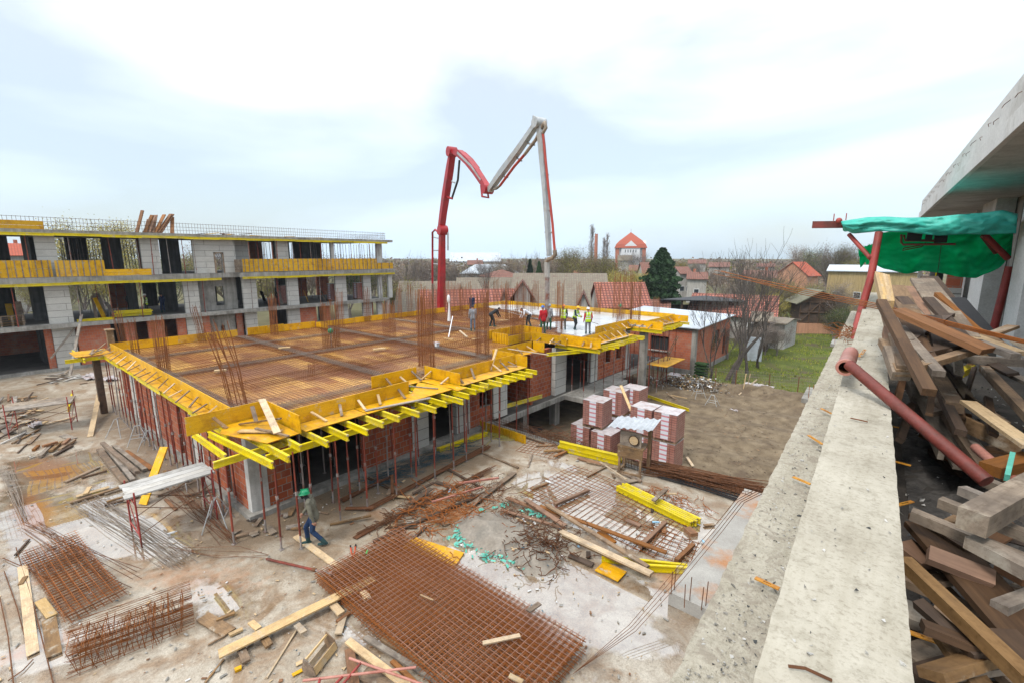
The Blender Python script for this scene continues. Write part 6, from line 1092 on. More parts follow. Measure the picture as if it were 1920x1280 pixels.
# ================= OUR BUILDING: PARAPET, BALCONY, WALL, ROOF EDGE =================
rnd = random.Random(41)
PD = R(2.68); pc, ps = math.cos(PD), math.sin(PD)
def W(x, y, z): return Vector((x*pc-y*ps, x*ps+y*pc, z))
def atQx(px, py, xq): d = ray(px, py); k = d.x*pc+d.y*ps; return O_+d*(xq/k)      # on the plane x' = xq
def atQ(px, py, yq): d = ray(px, py); k = -d.x*ps+d.y*pc; return O_+d*(yq/k)        # on the plane y' = yq
def lq(v): return Vector((v.x*pc+v.y*ps, -v.x*ps+v.y*pc, v.z))
def wb(g): g.v = [tuple(W(*v)) for v in g.v]; return g
FL = 6.82
ob = empty('balcony_building', W(2, 10, 0), 0, 'pale concrete building at the right with the balcony the picture is taken from', 'building')
def rough_slab(x0, x1, y0, y1, z0, z1, mat, name, amp=.006, st=.04, edge=.004, parent=None, label=None, cat=None, seed=0, low=None):
    nx = max(2, int((x1-x0)/st)); ny = int((y1-y0)/st); g = G(); vs = []
    for j in range(ny+1):
        for i in range(nx+1):
            x = x0+(x1-x0)*i/nx; y = y0+(y1-y0)*j/ny
            if i in (0, nx): x += edge*noise.noise(Vector((y*9, i, seed)))+edge*.6*noise.noise(Vector((y*31, i, seed)))
            z = z1+amp*noise.noise(Vector((x*7, y*7, seed)))+amp*.6*noise.noise(Vector((x*24, y*24, seed)))-(edge*.6 if i in (0, nx) else 0); vs.append((x, y, z))
    fs = [(j*(nx+1)+i, j*(nx+1)+i+1, (j+1)*(nx+1)+i+1, (j+1)*(nx+1)+i) for j in range(ny) for i in range(nx)]
    g.add(vs, fs, 0, True)
    for i, s in ((0, 1), (nx, -1)):
        b = [vs[j*(nx+1)+i] for j in range(ny+1)]; m = len(b); q = b+[(v[0], v[1], z0) for v in b]
        g.add(q, [((j, j+1, m+j+1, m+j)[::s]) for j in range(m-1)], 0, False)
    g.box((x0, y0, z0), (x0+.001, y0+.001, z0+.001))
    return wb(g).build(name, mat, parent, label=label, cat=cat)
def parapet_mat(name, dirty):
    m, nt, b = newmat(name); L = nt.links.new; pos = N(nt, 'ShaderNodeNewGeometry').outputs['Position']
    n1 = noise_n(nt, pos, 2.2, 7, .62); n2 = noise_n(nt, pos, 13, 6, .7, .5); n3 = noise_n(nt, pos, 70, 4, .7)
    c = ramp_n(nt, n1, [(.3, (.35,.315,.25,1)), (.5, (.43,.395,.32,1)), (.7, (.50,.465,.385,1))])
    c = mix_n(nt, .4, c, ramp_n(nt, n2, [(.34, (.55,.53,.48,1)), (.5, W1)]), 'MULTIPLY'); mpb = N(nt, 'ShaderNodeMapping'); mpb.inputs['Scale'].default_value = (9, .7, 9); L(pos, mpb.inputs[0]); c = mix_n(nt, .35, c, ramp_n(nt, noise_n(nt, mpb.outputs[0], 2, 6, .6), [(.36, (.6,.57,.5,1)), (.56, W1)]), 'MULTIPLY'); c = mix_n(nt, .55, c, ramp_n(nt, n3, [(.30, (.45,.42,.37,1)), (.5, W1)]), 'MULTIPLY')
    if dirty: c = mix_n(nt, ramp_n(nt, n2, [(.5, W0), (.62, (.7,.7,.7,1))]), c, (.24,.205,.16,1)); v = N(nt, 'ShaderNodeTexVoronoi'); v.inputs['Scale'].default_value = 34; L(pos, v.inputs['Vector']); c = mix_n(nt, ramp_n(nt, v.outputs[0], [(.06, (.8,.8,.8,1)), (.14, W0)]), c, (.13,.115,.10,1))
    else: c = mix_n(nt, ramp_n(nt, noise_n(nt, pos, 5, 6, .7), [(.63, W0), (.72, (.35,.35,.35,1))]), c, (.25,.22,.18,1))
    L(c, b.inputs['Base Color']); b.inputs['Roughness'].default_value = .9; b.inputs['Specular IOR Level'].default_value = .25
    bump_n(nt, b, math_n(nt, 'ADD', n2, math_n(nt, 'MULTIPLY', n3, .6)), .9 if dirty else .6, .012 if dirty else .006); return m
PM = parapet_mat('parapet_top', False); PM2 = parapet_mat('parapet_ledge', True)
rough_slab(-.108, .152, .3, 14.2, 6.6, 7.65, PM, 'parapet', parent=ob); rough_slab(-.37, -.10, .3, 14.0, 6.2, 7.2, PM2, 'parapet_ledge', .013, .04, .009, ob, seed=3)
wb(G().box((-.34, .3, -2), (-.12, 22, 6.6)).box((-.34, 14.2, 6.2), (2.2, 22, 6.6))).build('outer_wall', M['concrete'], ob)
wb(G().box((.153, .2, 6.55), (2.5, 20, FL))).build('balcony_floor', rough_mat('floor_dirt', (.06,.052,.045,1), (.135,.115,.095,1), 1.5, .9, .9, 30, cc=(.045,.04,.037,1), world=True), ob)
wb(G().box((.153, 14.0, FL), (1.0, 14.2, 7.5))).build('end_wall', M['concrete'], ob)
M['render_white'] = rough_mat('render_white', (.62,.61,.58,1), (.78,.77,.74,1), 1.5, .9, .3, 30, cc=(.55,.53,.49,1)); wp = M['render_white']
WX = 1.96
def wyq(px, py): return lq(atQx(px, py, WX)).y
yA, yB = wyq(1886, 600), wyq(1905, 560)
def wpiece(px0, px1, py, z0, z1, mat, nm, dx=0.): 
    a, b = sorted((lq(atQx(px0, py, WX+dx)).y, lq(atQx(px1, py, WX+dx)).y)); wb(G().box((WX+dx, a, z0), (WX+dx+.3, b, z1))).build(nm, mat, ob)
wpiece(1886, 1912, 570, FL, 9.7, wp, 'pillar', -.3); wpiece(1909, 2100, 570, FL+.25, 9.7, M['concrete'], 'wall', .02); wpiece(1909, 2000, 570, FL, FL+.25, M['brick_big'], 'sill', .0)
wpiece(1835, 1884, 570, FL, 9.7, M['concrete'], 'wall', .22); wpiece(1812, 1835, 570, FL, 9.7, wp, 'pillar', -.1); wpiece(1804, 1811, 560, FL, 9.7, M['concrete_dark_shade'], 'wall', .2); wpiece(1792, 1804, 560, FL, 9.7, wp, 'pillar'); wpiece(1775, 1791, 540, FL, 9.7, M['brick_big'], 'pier', .1)
wb(G().box((WX+.45, 3, FL), (WX+.6, 21, 9.7))).build('back_wall', M['concrete'], ob)
wb(G().box((.96, .5, 9.7), (3.5, 20.2, 9.95))).build('roof_slab', M['concrete_pale'], ob); wb(G().box((.93, .5, 9.68), (.957, 20.2, 10.24))).build('roof_edge', M['render_white'], ob); wb(G().box((.895, .5, 9.675), (.929, 20.21, 9.87))).build('drip_edge', M['render_white'], ob)
g = G()
for i in range(30): y = 3+i*.55; z = 10.12-.06*(i % 2); p, q = W(.93, y, z), W(.90, y+rnd.uniform(-.06, .16), z-.02); g.tube([p, q, q+Vector((rnd.uniform(-.02,.02), .02, -.03))], .004, 3)
g.build('tie_wires', M['rust_dark'], ob)
# cross wall at the end of the balcony with red framed window, seen over the lumber
ex = 17.5; a, b = atQ(1715, 560, ex), atQ(1797, 500, ex); la, lb2 = lq(a), lq(b)
wb(G().box((la.x, ex, 6.6), (lq(atQ(1722, 560, ex)).x, ex+.3, 9.0))).build('end_wall', M['concrete'], ob); wb(G().box((lq(atQ(1757, 560, ex)).x, ex-.1, 6.6), (lq(atQ(1800, 560, ex)).x, ex+.2, atQ(1780, 540, ex).z))).build('block_wall', M['block'], ob)
wb(G().box((lq(atQ(1745, 560, ex)).x, ex, 6.6), (lq(atQ(1752, 560, ex)).x, ex+.2, 8.6)).box((lq(atQ(1770, 560, ex)).x, ex, 6.6), (lq(atQ(1800, 560, ex)).x, ex+.2, 8.6))).build('brick_pier', M['brick_big'], ob)
# lower balcony corners sticking out beyond the ledge
for (px, py), z, w_, d_, lb in (((1512, 740), 3.3, .8, 1.4, 'lower balcony corner with bars seen beyond the ledge'), ((1562, 642), 3.3, .9, 1.4, 'farther lower balcony corner beyond the ledge')):
    p = at(px, py, z); l = lq(p); g = wb(G().box((l.x-.1, l.y-.6, z-.16), (-.3, l.y+d_, z))); g.build('lower_slab', M['concrete'], label=lb, cat='balcony slab')
    for k in range(3):
        q = W(l.x+.1+.12*k, l.y-.4+.15*k, z); G().tube([q, q+Vector((0,0,.5))], .012, 4).build('steel_bar', M['rust'], label='rusty bar standing in the '+lb.split(' with')[0].split(' beyond')[0]+', number %d' % (k+1), cat='steel bar', group='bars in the lower balcony corners')
    q = W(l.x+.2, l.y-.45, z-.16); G().tube([q, q+Vector((0,0,-3.2))], .035, 6).build('steel_prop', M['prop_red'], label='prop below the '+lb.split(' with')[0].split(' beyond')[0], cat='steel prop')
# yellow wedge clips left in the parapet
def clip(a, b, z, lb, dx=0):
    p, q = at(*a, z), at(*b, z); d = q-p; ln = d.length; g = G(); w_ = .02
    g.box((-ln/2, -w_/2, -.0025), (-ln/2+.03, w_/2, .0025)).box((ln/2-.03, -w_/2, -.0025), (ln/2, w_/2, .0025)).box((-ln/2+.03, -w_/2, -.0025), (ln/2-.03, -w_/2+.006, .0025)).box((-ln/2+.03, w_/2-.006, -.0025), (ln/2-.03, w_/2, .0025))
    o = g.build('form_clip', M['clip'], label=lb, cat='form clip', group='orange steel form ties', local=True); o.location = (p+q)/2; o.rotation_euler = (0, 0, math.atan2(d.y, d.x))
M['clip'] = rough_mat('clip', (.55,.22,.02,1), (.68,.32,.03,1), 8, .55, .2, 60, cc=(.3,.11,.03,1))
for i, (a, b, z) in enumerate([((1416, 1082), (1461, 1103), 7.24), ((1487, 893), (1520, 907), 7.24), ((1516, 815), (1542, 832), 7.24), ((1540, 765), (1560, 775), 7.24), ((1705, 1184), (1755, 1202), 7.22), ((1677, 864), (1708, 872), 7.2), ((1672, 798), (1697, 803), 7.2), ((1683, 946), (1711, 939), 7.2)]):
    clip(a, b, z, ['orange slotted clip on the ledge, nearest', 'orange clip on the ledge, second from the near end', 'orange clip on the ledge, third', 'orange clip on the ledge, farthest', 'orange slotted clip poking from the parapet over the dark boards', 'orange clip inside the parapet beside the red tube, lower', 'orange clip inside the parapet beside the red tube, upper', 'orange clip inside the parapet by the gravel'][i])
for a, m_, b, lb in (((1478, 1248), (1510, 1252), (1560, 1275), 'short wire lying on the near end of the parapet'), ((1595, 783), (1610, 786), (1627, 790), 'thin nail like bar on the parapet')): G().tube([at(*a, 7.66), at(*m_, 7.665), at(*b, 7.66)], .0035, 5).build('wire', M['rust_dark'], label=lb, cat='wire')
# loose mortar crumbs on the ledge and parapet
g = G()
for i in range(2600):
    r_ = rnd.random()
    if r_ < .6: x, y, z = rnd.uniform(-.34, -.11), 1.0+13*rnd.random()**1.8, 7.2
    elif r_ < .7: x, y, z = rnd.uniform(-.09, .14), 1.0+13*rnd.random()**1.3, 7.652
    else: x, y, z = rnd.uniform(.2, 1.9), 1.4+7*rnd.random(), FL
    s = rnd.uniform(.002, .006)*(1 if z > 7 else 2.6)*(1.6 if rnd.random() < .08 else 1); c = W(x, y, z+s*.2); vs = [c+Vector((rnd.uniform(-1,1), rnd.uniform(-1,1), rnd.uniform(-.3,.9)))*s*1.5 for _ in range(5)]
    g.add(vs, [(0,1,2), (0,2,3), (0,3,1), (4,1,2), (4,2,3), (4,3,1)], rnd.choice((0, 0, 1, 1, 2)))
g.build('mortar_crumbs', [M['concrete_pale'], M['concrete'], M['concrete_dark_shade']], kind='stuff', label='loose mortar crumbs scattered over the ledge, the parapet and the balcony floor', cat='crumbs')
# ---- lumber on the balcony ----
def P3(a): return at(a[0], a[1], a[2]) if a[2] < 50 else None
def PDd(a): return atD(a[0], a[1], a[2])
LB = [ # near pile: pixel x, y and height z
 ((1738, 985, 7.36), (1935, 1200, 7.30), .20, .035, 'wood_dark', 'broad dark brown board with ragged edge running across the near pile'),
 ((1695, 1052, 7.42), (1935, 1282, 7.42), .065, .055, 'wood', 'narrow brown beam crossing the near corner of the pile beside the parapet'),
 ((1820, 1012, 7.46), (1935, 1072, 7.46), .09, .06, 'wood_gray', 'gray brown timber right of the broad dark board'),
 ((1690, 1085, 7.25), (1890, 1172, 7.2), .07, .04, 'wood', 'yellowish batten deep under the narrow brown beam'), ((1685, 1142, 7.2), (1752, 1168, 7.2), .17, .05, 'wood_gray', 'short gray board butting the parapet'), ((1705, 1240, 7.2), (1850, 1190, 7.15), .13, .05, 'wood_gray', 'gray board at the bottom of the near pile, upper'),
 ((1715, 1275, 7.2), (1870, 1230, 7.18), .1, .06, 'wood_dark', 'dark board at the bottom of the near pile, lower'), ((1785, 1262, 7.32), (1885, 1248, 7.3), .05, .03, 'wood_gray', 'broken gray splinter board near the bottom right'), ((1692, 1020, 7.3), (1745, 1060, 7.28), .12, .05, 'wood_red', 'short orange brown block tucked behind the broad dark board'), ((1695, 1030, 7.25), (1790, 1130, 7.2), .1, .03, 'wood_dark', 'dark plank between block and beam'),
 ((1760, 1075, 7.2), (1830, 1065, 7.2), .12, .05, 'wood_gray', 'short gray block in the gap of the near pile'), ((1800, 1180, 7.12), (1925, 1150, 7.15), .14, .05, 'wood_dark', 'dark board below the near pile, right'), ((1880, 1060, 7.3), (1935, 1090, 7.3), .12, .04, 'wood_red', 'orange board at the right picture edge'), ((1690, 1190, 7.1), (1800, 1280, 7.05), .18, .04, 'wood_dark', 'dark wet board below the orange clip'), ((1850, 1215, 7.2), (1935, 1200, 7.2), .1, .05, 'wood_dark', 'dark board at the lower right edge'),
 ((1708, 962, 7.45), (1940, 1058, 7.42), .055, .055, 'wood_gray', 'slat under the short squared timber, nearest of four'), ((1762, 940, 7.44), (1940, 1010, 7.44), .055, .055, 'wood_gray', 'slat under the short squared timber, second of four'), ((1803, 918, 7.43), (1940, 974, 7.43), .055, .055, 'wood_gray', 'slat under the short squared timber, third of four'), ((1848, 903, 7.42), (1940, 940, 7.42), .055, .055, 'wood_gray', 'slat under the short squared timber, farthest of four'),
 ((1822, 978, 7.56), (1950, 905, 7.56), .10, .11, 'wood_gray', 'short squared timber with black end lying on the four slats'),
 ((1815, 753, 7.5), (1935, 838, 7.45), .13, .03, 'wood_pale', 'fresh pale board with green paint on its edge'), ((1800, 790, 7.3), (1915, 842, 7.2), .05, .14, 'wood', 'board on edge under the fresh pale one'), ((1855, 880, 7.35), (1935, 860, 7.35), .14, .08, 'wood_red', 'reddish block at the right edge above the slats'), ((1888, 895, 7.4), (1898, 852, 7.45), .03, .05, 'teal', 'small green painted stick'),
 ((1690, 695, 7.3), (1765, 850, 7.12), .05, .12, 'wood_gray', 'gray shutter board leaning beside the parapet, left'), ((1708, 700, 7.3), (1812, 880, 7.08), .2, .03, 'wood_gray', 'wide gray shutter board under the red tube'), ((1735, 725, 7.34), (1848, 888, 7.12), .07, .06, 'wood', 'narrow timber on the wide gray shutter board'), ((1768, 760, 7.28), (1868, 890, 7.08), .14, .03, 'wood_gray', 'right shutter board of the leaning three'),
 ((1722, 648, 7.5), (1790, 764, 7.42), .15, .1, 'wood', 'thick timber pointing at the camera in the middle of the pile'), ((1762, 668, 7.4), (1818, 752, 7.25), .12, .05, 'wood_gray', 'gray board right of the thick timber'), ((1746, 668, 7.45), (1925, 680, 7.5), .10, .10, 'wood_gray', 'weathered squared timber lying crosswise over the pile'), ((1845, 690, 7.42), (1940, 790, 7.4), .10, .08, 'wood', 'brown timber under the crosswise one, right'), ((1880, 695, 7.4), (1940, 722, 7.4), .12, .04, 'wood_gray', 'gray plank at the right edge behind the brown timber'),
 ((1800, 700, 7.2), (1822, 688, 7.2), .1, .1, 'beam_y', 'yellow beam piece peeping out under the crosswise timber'), ((1812, 745, 7.3), (1890, 800, 7.28), .03, .1, 'wood', 'board on edge in the gravel gap'), ((1905, 640, 7.5), (1945, 660, 7.5), .15, .04, 'wood_pale', 'pale board at the far right edge')]
for a, b, w_, t_, mt, lb in LB: plank('lumber', P3(a), P3(b), w_*(.85 if 'broad' in lb or 'squared' in lb else .7), t_*.75, M[mt], lb, 'lumber', 'timber heaped on the balcony')
LF = [((1652, 566, 4.7), (1742, 735, 3.4), .075, .055, 'wood_dark', 'long dark beam leaning over the parapet edge of the pile'), ((1683, 583, 4.9), (1852, 658, 4.6), .2, .05, 'wood_red', 'long broad reddish brown plank with splintered edge'), ((1728, 524, 7.6), (1803, 632, 5.2), .26, .04, 'wood_gray', 'tall gray plank standing highest in the pile'), ((1742, 520, 8.0), (1812, 612, 6.0), .2, .04, 'wood_dark', 'dark plank behind the tallest gray one'),
 ((1712, 540, 7.2), (1778, 632, 5.2), .22, .05, 'wood_red', 'orange brown plank standing left of the tallest'), ((1700, 547, 7.0), (1752, 625, 5.4), .16, .05, 'wood_red', 'second orange brown plank standing left of the tallest'), ((1680, 538, 6.8), (1737, 650, 4.8), .18, .05, 'wood', 'brown plank standing behind the dark leaning beam'), ((1668, 538, 6.9), (1718, 640, 5.0), .16, .05, 'wood_dark', 'very dark plank near the lath bundle'), ((1757, 552, 6.6), (1848, 635, 5.4), .06, .05, 'wood_red', 'orange lath on the right shoulder of the pile'), ((1770, 560, 6.6), (1840, 650, 5.6), .4, .03, 'black', 'black sheet on the right side of the pile'),
 ((1808, 628, 5.3), (1900, 662, 4.9), .2, .04, 'wood_pale', 'fresh yellow board right of the long reddish plank'), ((1750, 595, 5.4), (1768, 660, 4.6), .12, .05, 'wood_dark', 'dark stub in the hollow of the pile'), ((1700, 600, 5.2), (1745, 690, 4.2), .14, .05, 'wood_dark', 'dark board in the hollow of the pile, left'), ((1665, 640, 4.4), (1700, 700, 3.9), .14, .06, 'wood', 'short board at the parapet foot of the pile'), ((1668, 620, 4.6), (1675, 665, 4.3), .1, .1, 'wood_red', 'squared orange block against the parapet'), ((1672, 655, 4.2), (1690, 705, 3.9), .12, .08, 'wood_gray', 'gray block against the parapet'), ((1720, 665, 4.4), (1830, 640, 5.0), .1, .05, 'wood_dark', 'dark crosspiece in the middle of the pile'), ((1852, 630, 5.6), (1900, 612, 5.8), .1, .03, 'wood', 'brown offcut at the foot of the red column'),
 ((1735, 600, 5.6), (1800, 655, 5.0), .12, .05, 'wood_dark', 'dark board under the orange planks'), ((1690, 560, 6.2), (1770, 650, 5.1), .12, .06, 'wood_dark', 'dark inner board of the pile')]
LF += [((1692, 560, 6.4), (1790, 668, 4.6), .09, .05, 'wood', 'narrow brown board down the middle of the far heap'), ((1740, 560, 6.3), (1830, 660, 4.8), .1, .04, 'wood_dark', 'dark narrow board right of the middle of the far heap'), ((1675, 600, 5.2), (1760, 700, 4.0), .08, .05, 'wood_gray', 'gray batten beside the dark leaning beam'), ((1712, 690, 4.0), (1840, 652, 4.9), .08, .05, 'wood', 'brown batten under the crosswise timber'), ((1660, 590, 5.0), (1690, 690, 3.9), .06, .05, 'wood', 'thin batten along the parapet in the far heap'), ((1780, 590, 5.8), (1700, 640, 4.6), .09, .04, 'wood_dark', 'dark board lying across the orange planks'), ((1800, 600, 5.9), (1880, 650, 5.2), .09, .04, 'wood', 'brown board right of the black sheet'), ((1830, 640, 5.0), (1905, 668, 4.7), .08, .05, 'wood_gray', 'gray batten on the fresh yellow board'), ((1725, 545, 7.2), (1790, 640, 5.2), .1, .04, 'wood_red', 'reddish lath in front of the tallest gray plank')]
for a, b, w_, t_, mt, lb in LF: plank('lumber', PDd(a), PDd(b), w_*.85, t_*.8, M[mt], lb, 'lumber', 'timber heaped on the balcony')
for i in range(6): plank('lath', atD(1642+i*4.4, 516+i*1.2, 5.6), atD(1655+i*3.6, 572, 4.9), .022, .07, M['wood_pale'], 'upright pale lath in the tied bundle on the parapet, number %d from the left' % (i+1), 'lath', 'bundle of pale laths on the parapet')
for i in range(44):
    if i < 20: a = (rnd.uniform(1700, 1930), rnd.uniform(960, 1270), rnd.uniform(7.18, 7.4)); dx_, dy_ = rnd.uniform(60, 150), rnd.uniform(-60, 110)
    else: a = (rnd.uniform(1690, 1860), rnd.uniform(600, 760), rnd.uniform(7.25, 7.5)); dx_, dy_ = rnd.uniform(-30, 70), rnd.uniform(25, 90)
    b = (a[0]+dx_, a[1]+dy_, a[2]+rnd.uniform(-.05, .05)); p, q = P3(a), P3(b)
    if lq(p).x < .22 or lq(q).x < .22 or (q-p).length > 2.2: continue
    plank('lumber', p, q, rnd.uniform(.035, .09), rnd.uniform(.018, .04), M[rnd.choice(['wood_dark', 'wood_dark', 'wood_red', 'wood_gray', 'wood'])], 'thin dark scrap batten jammed among the bigger boards of the balcony heap', 'lumber', 'thin scrap battens in the balcony heap', rnd.uniform(-.5, .5))
# heap filler below the visible lumber: short dark offcuts one can see between the boards
for i in range(46):
    x, y = rnd.uniform(.25, 1.5), rnd.uniform(1.0, 2.2) if i < 26 else rnd.uniform(4.2, 6.0); z = FL+.05+rnd.uniform(0, .26); a = rnd.uniform(0, 3.1); l = rnd.uniform(.25, .6)
    if not (x-l*.5 > .2 or abs(math.cos(a)) < .4): x = .5+l*.3
    v = Vector((math.cos(a)*l/2*.8, math.sin(a)*l/2, rnd.uniform(-.04, .04))); c = W(x, y, z); plank('offcut', c-v, c+v, rnd.uniform(.07, .15), rnd.uniform(.03, .06), M[rnd.choice(['wood_dark', 'wood_gray', 'wood', 'wood_red', 'wood_dark'])], 'short offcut filling the gaps at the bottom of the balcony heap', 'offcut', 'offcuts at the bottom of the balcony heap')
# coarse gravel mound on the balcony floor
grav = rough_mat('gravel', (.045,.042,.04,1), (.12,.11,.10,1), 9, .85, 1., 40, world=True)
g = G()
for j in range(40):
    for i in range(24):
        x, y = .9+i*.045, 3.4+j*.06; 
        if i < 23 and j < 39: b = len(g.v)
g2 = []; nx, ny = 24, 60
for j in range(ny+1):
    for i in range(nx+1):
        x, y = .35+1.5*i/nx, 2.2+4.0*j/ny; u, v = (x-1.35)/.75, (y-4.2)/1.9; g2.append(tuple(W(x, y, FL+.01+.32*max(0, 1-u*u-v*v)+.035*noise.noise(Vector((x*11, y*11, 0)))+.02*noise.noise(Vector((x*30, y*30, 0))))))
G().add(g2, [(j*(nx+1)+i, j*(nx+1)+i+1, (j+1)*(nx+1)+i+1, (j+1)*(nx+1)+i) for j in range(ny) for i in range(nx)], 0, False).build('gravel', grav, kind='stuff', label='dark coarse gravel heaped on the balcony floor under the lumber', cat='gravel')
# ---- red tube with pink tee ----
t = empty('steel_tube', at(1590, 690, 7.8), 0, 'long scratched red steel tube with a pink open tee head laid over the parapet', 'steel tube'); o = Vector(t.location)
a, b = at(1592, 683, 7.83), at(1850, 902, 7.47)
M['tube_red'] = rough_mat('tube_red', (.13,.03,.02,1), (.24,.05,.038,1), 5, .5, .25, 45, cc=(.09,.04,.03,1), objvar=0)
P = [a.lerp(b, k/8) for k in range(9)]; G().tube([p-o for p in P], .033, 20).build('long_tube', M['tube_red'], t, local=True)
h0, h1 = at(1585, 689, 7.79), at(1603, 640, 7.78); d = (h1-h0).normalized(); hh = h0+d*.0
g = G(); L_ = .62; prof = [(0, .052), (.02, .056), (.03, .056), (.032, .05), (L_-.05, .05), (L_, .049)]
g.tube([hh+d*u-o for u, r_ in prof], [r_ for u, r_ in prof], 24, 0, False); g.tube([hh+d*(.0)-o, hh+d*(.1)-o], [.0475, .0475], 24, 1, False)
n = 24; u_ = d.orthogonal().normalized(); x_ = d.cross(u_)
ring = lambda r_, s: [hh+d*s-o+(u_*math.cos(2*math.pi*k/n)+x_*math.sin(2*math.pi*k/n))*r_ for k in range(n)]
A, B_ = ring(.052, 0), ring(.037, 0); g.add(A+B_, [(k, (k+1) % n, n+(k+1) % n, n+k) for k in range(n)], 0); C_, D_ = ring(.037, 0), ring(.037, .25); g.add(C_+D_, [(k, n+k, n+(k+1) % n, (k+1) % n) for k in range(n)], 1); g.add(D_, [tuple(range(n))], 1)
g.build('tee_head', [M['pipe_pink'], M['rust_dark']], t, local=True)
for i, (a, b, lb) in enumerate([((1622, 655), (1615, 664), 'small slotted tie plate on the parapet, upper'), ((1600, 652), (1612, 668), 'slotted rusty tie plate on the parapet beside the tee')]): clip(a, b, 7.68, lb)
t = empty('plastic_pipe', at(1830, 836, 7.3), 0, 'dull pink broken plastic pipe in the gravel', 'pipe'); o = Vector(t.location); G().tube([at(1829, 838, 7.3)-o, at(1868, 872, 7.28)-o, at(1912, 910, 7.3)-o], .028, 12).build('pipe', M['pipe_pink'], t, local=True)
# ---- bundles of wire ties ----
def rod(pts, lb, r=.008, grp=None, mat='rust', Z=None):
    P = [Vector(p) for p in pts]; Q = []
    for i in range(len(P)-1): Q += [P[i].lerp(P[i+1], k/4) for k in range(4)]
    G().tube(Q+[P[-1]], r, 5).build('steel_bar', M[mat], label=lb, cat='steel bar', group=grp)
# long bars sticking out over the garden: pile end to far tip
for i, (ax, ay) in enumerate([(1340, 507), (1338, 514), (1352, 508), (1365, 516)]):
    p0 = atD(ax, ay, 9.5); p1 = atD(1500+i*2, 541+i*4, 7.0); p2 = atD(1640, 569+i*3, 5.4); p3 = atD(1930, 640+i*2, 4.6)
    rod([p0, p1, p2, p3], 'long thin bar reaching from the lumber pile out over the garden, number %d' % (i+1), .0045, 'long bars reaching out over the garden')
# curved bars from the ledge down into the yard
for i in range(4):
    ctrl = [(1378+i*6, 938+i*1, 3.6), (1340+i*5, 985+i*3, 2.4), (1260+i*7, 1075+i*3, .9), (1180+i*4, 1170+i*4, .35), (1075+i*4, 1262-i*3, .05)]
    P = [at(x, y, z) for x, y, z in [(1425+i*4, 912-i*5+i*8, 4.6)]+ctrl]
    rod(P, 'long springy bar bending down from our building into the yard, number %d' % (i+1), .006, 'springy bars hanging into the yard', 'rust_dark')
# rusty wire tufts on the ledge
g = G(); c0 = W(-.25, 9.4, 7.22)
for i in range(60):
    c = c0+Vector((rnd.gauss(0, .09), rnd.gauss(0, .45), abs(rnd.gauss(0, .04)))); a = rnd.uniform(0, 6.28); l = rnd.uniform(.1, .35); g.tube([c, c+Vector((math.cos(a)*l*.5, math.sin(a)*l*.5, rnd.uniform(0, .1))), c+Vector((math.cos(a)*l, math.sin(a)*l, rnd.uniform(-.02, .15)))], .004, 3, 0, False)
g.build('wire_tuft', M['rust'], label='bristly tuft of rusty tie wires on the ledge before the red column', cat='wire')
# ---- tarp canopy on red frame ----
fr_ = empty('hoist_stand', W(-.25, 10, 7.2), 0, 'red steel hoist frame standing on the ledge under the green tarpaulin', 'hoist frame'); o = Vector(fr_.location)
def tq(pts, r, nm, mt='steel_red', n=8): G().tube([p-o for p in pts], r, n).build(nm, M[mt], fr_, local=True)
tq([atQ(1606, 612, 9.6), atQ(1633, 520, 9.8), atQ(1648, 436, 10.0)], .055, 'column'); tq([atQ(1600, 640, 9.2), atQ(1612, 590, 9.6)], .05, 'column_foot')
p, q = atQ(1523, 422, 10.4), atQ(1905, 418, 10.6); G().bar(p-o, q-o, .11, .12).build('jib_beam', M['tube_red'], fr_, local=True)
tq([atQ(1592, 440, 10.3), atQ(1637, 490, 9.9)], .035, 'brace'); tq([atQ(1640, 485, 9.9), atQ(1630, 480, 9.9)], .055, 'clamp'); tq([atQ(1845, 440, 10.6), atQ(1890, 485, 10.8)], .045, 'brace'); tq([atQ(1842, 442, 10.9), atQ(1868, 475, 11.0)], .035, 'brace', 'tube_red'); tq([atQ(1893, 500, 10.9), atQ(1862, 622, 10.9)], .055, 'column')
c = atQ(1573, 414, 10.3); G().ball(c-o, .05).tube([c-o+Vector((-.08,0,0)), c-o+Vector((-.08,0,.12))], .01, 4).tube([c-o+Vector((.1,0,0)), c-o+Vector((.1,0,.12))], .01, 4).build('pulley', M['steel_red'], fr_, local=True)
hm = empty('hoist_motor', atQ(1750, 450, 10.6), 0, 'small dark electric hoist with a red guard frame hanging under the tarpaulin', 'hoist'); o = Vector(hm.location)
def hq(px, py): return atQ(px, py, 10.6)-o
G().tube([hq(1690, 440), hq(1690, 455), hq(1694, 459), hq(1792, 458)], .018, 6).tube([hq(1695, 441), hq(1697, 451), hq(1772, 452), hq(1774, 440)], .02, 6).build('guard_frame', M['tube_red'], hm, local=True)
G().bar(hq(1700, 444), hq(1728, 445), .2, .14).bar(hq(1735, 446), hq(1748, 446), .1, .1).tube([hq(1752, 446), hq(1776, 445)], .09, 12).build('motor', M['black'], hm, local=True); G().tube([hq(1736, 456), hq(1728, 463), hq(1692, 470), hq(1694, 466), hq(1732, 459)], .01, 5).build('hook_rod', M['rust_dark'], hm, local=True); G().tube([hq(1765, 458), hq(1760, 498), hq(1757, 520)], .006, 4).build('pendant_cable', M['black'], hm, local=True)
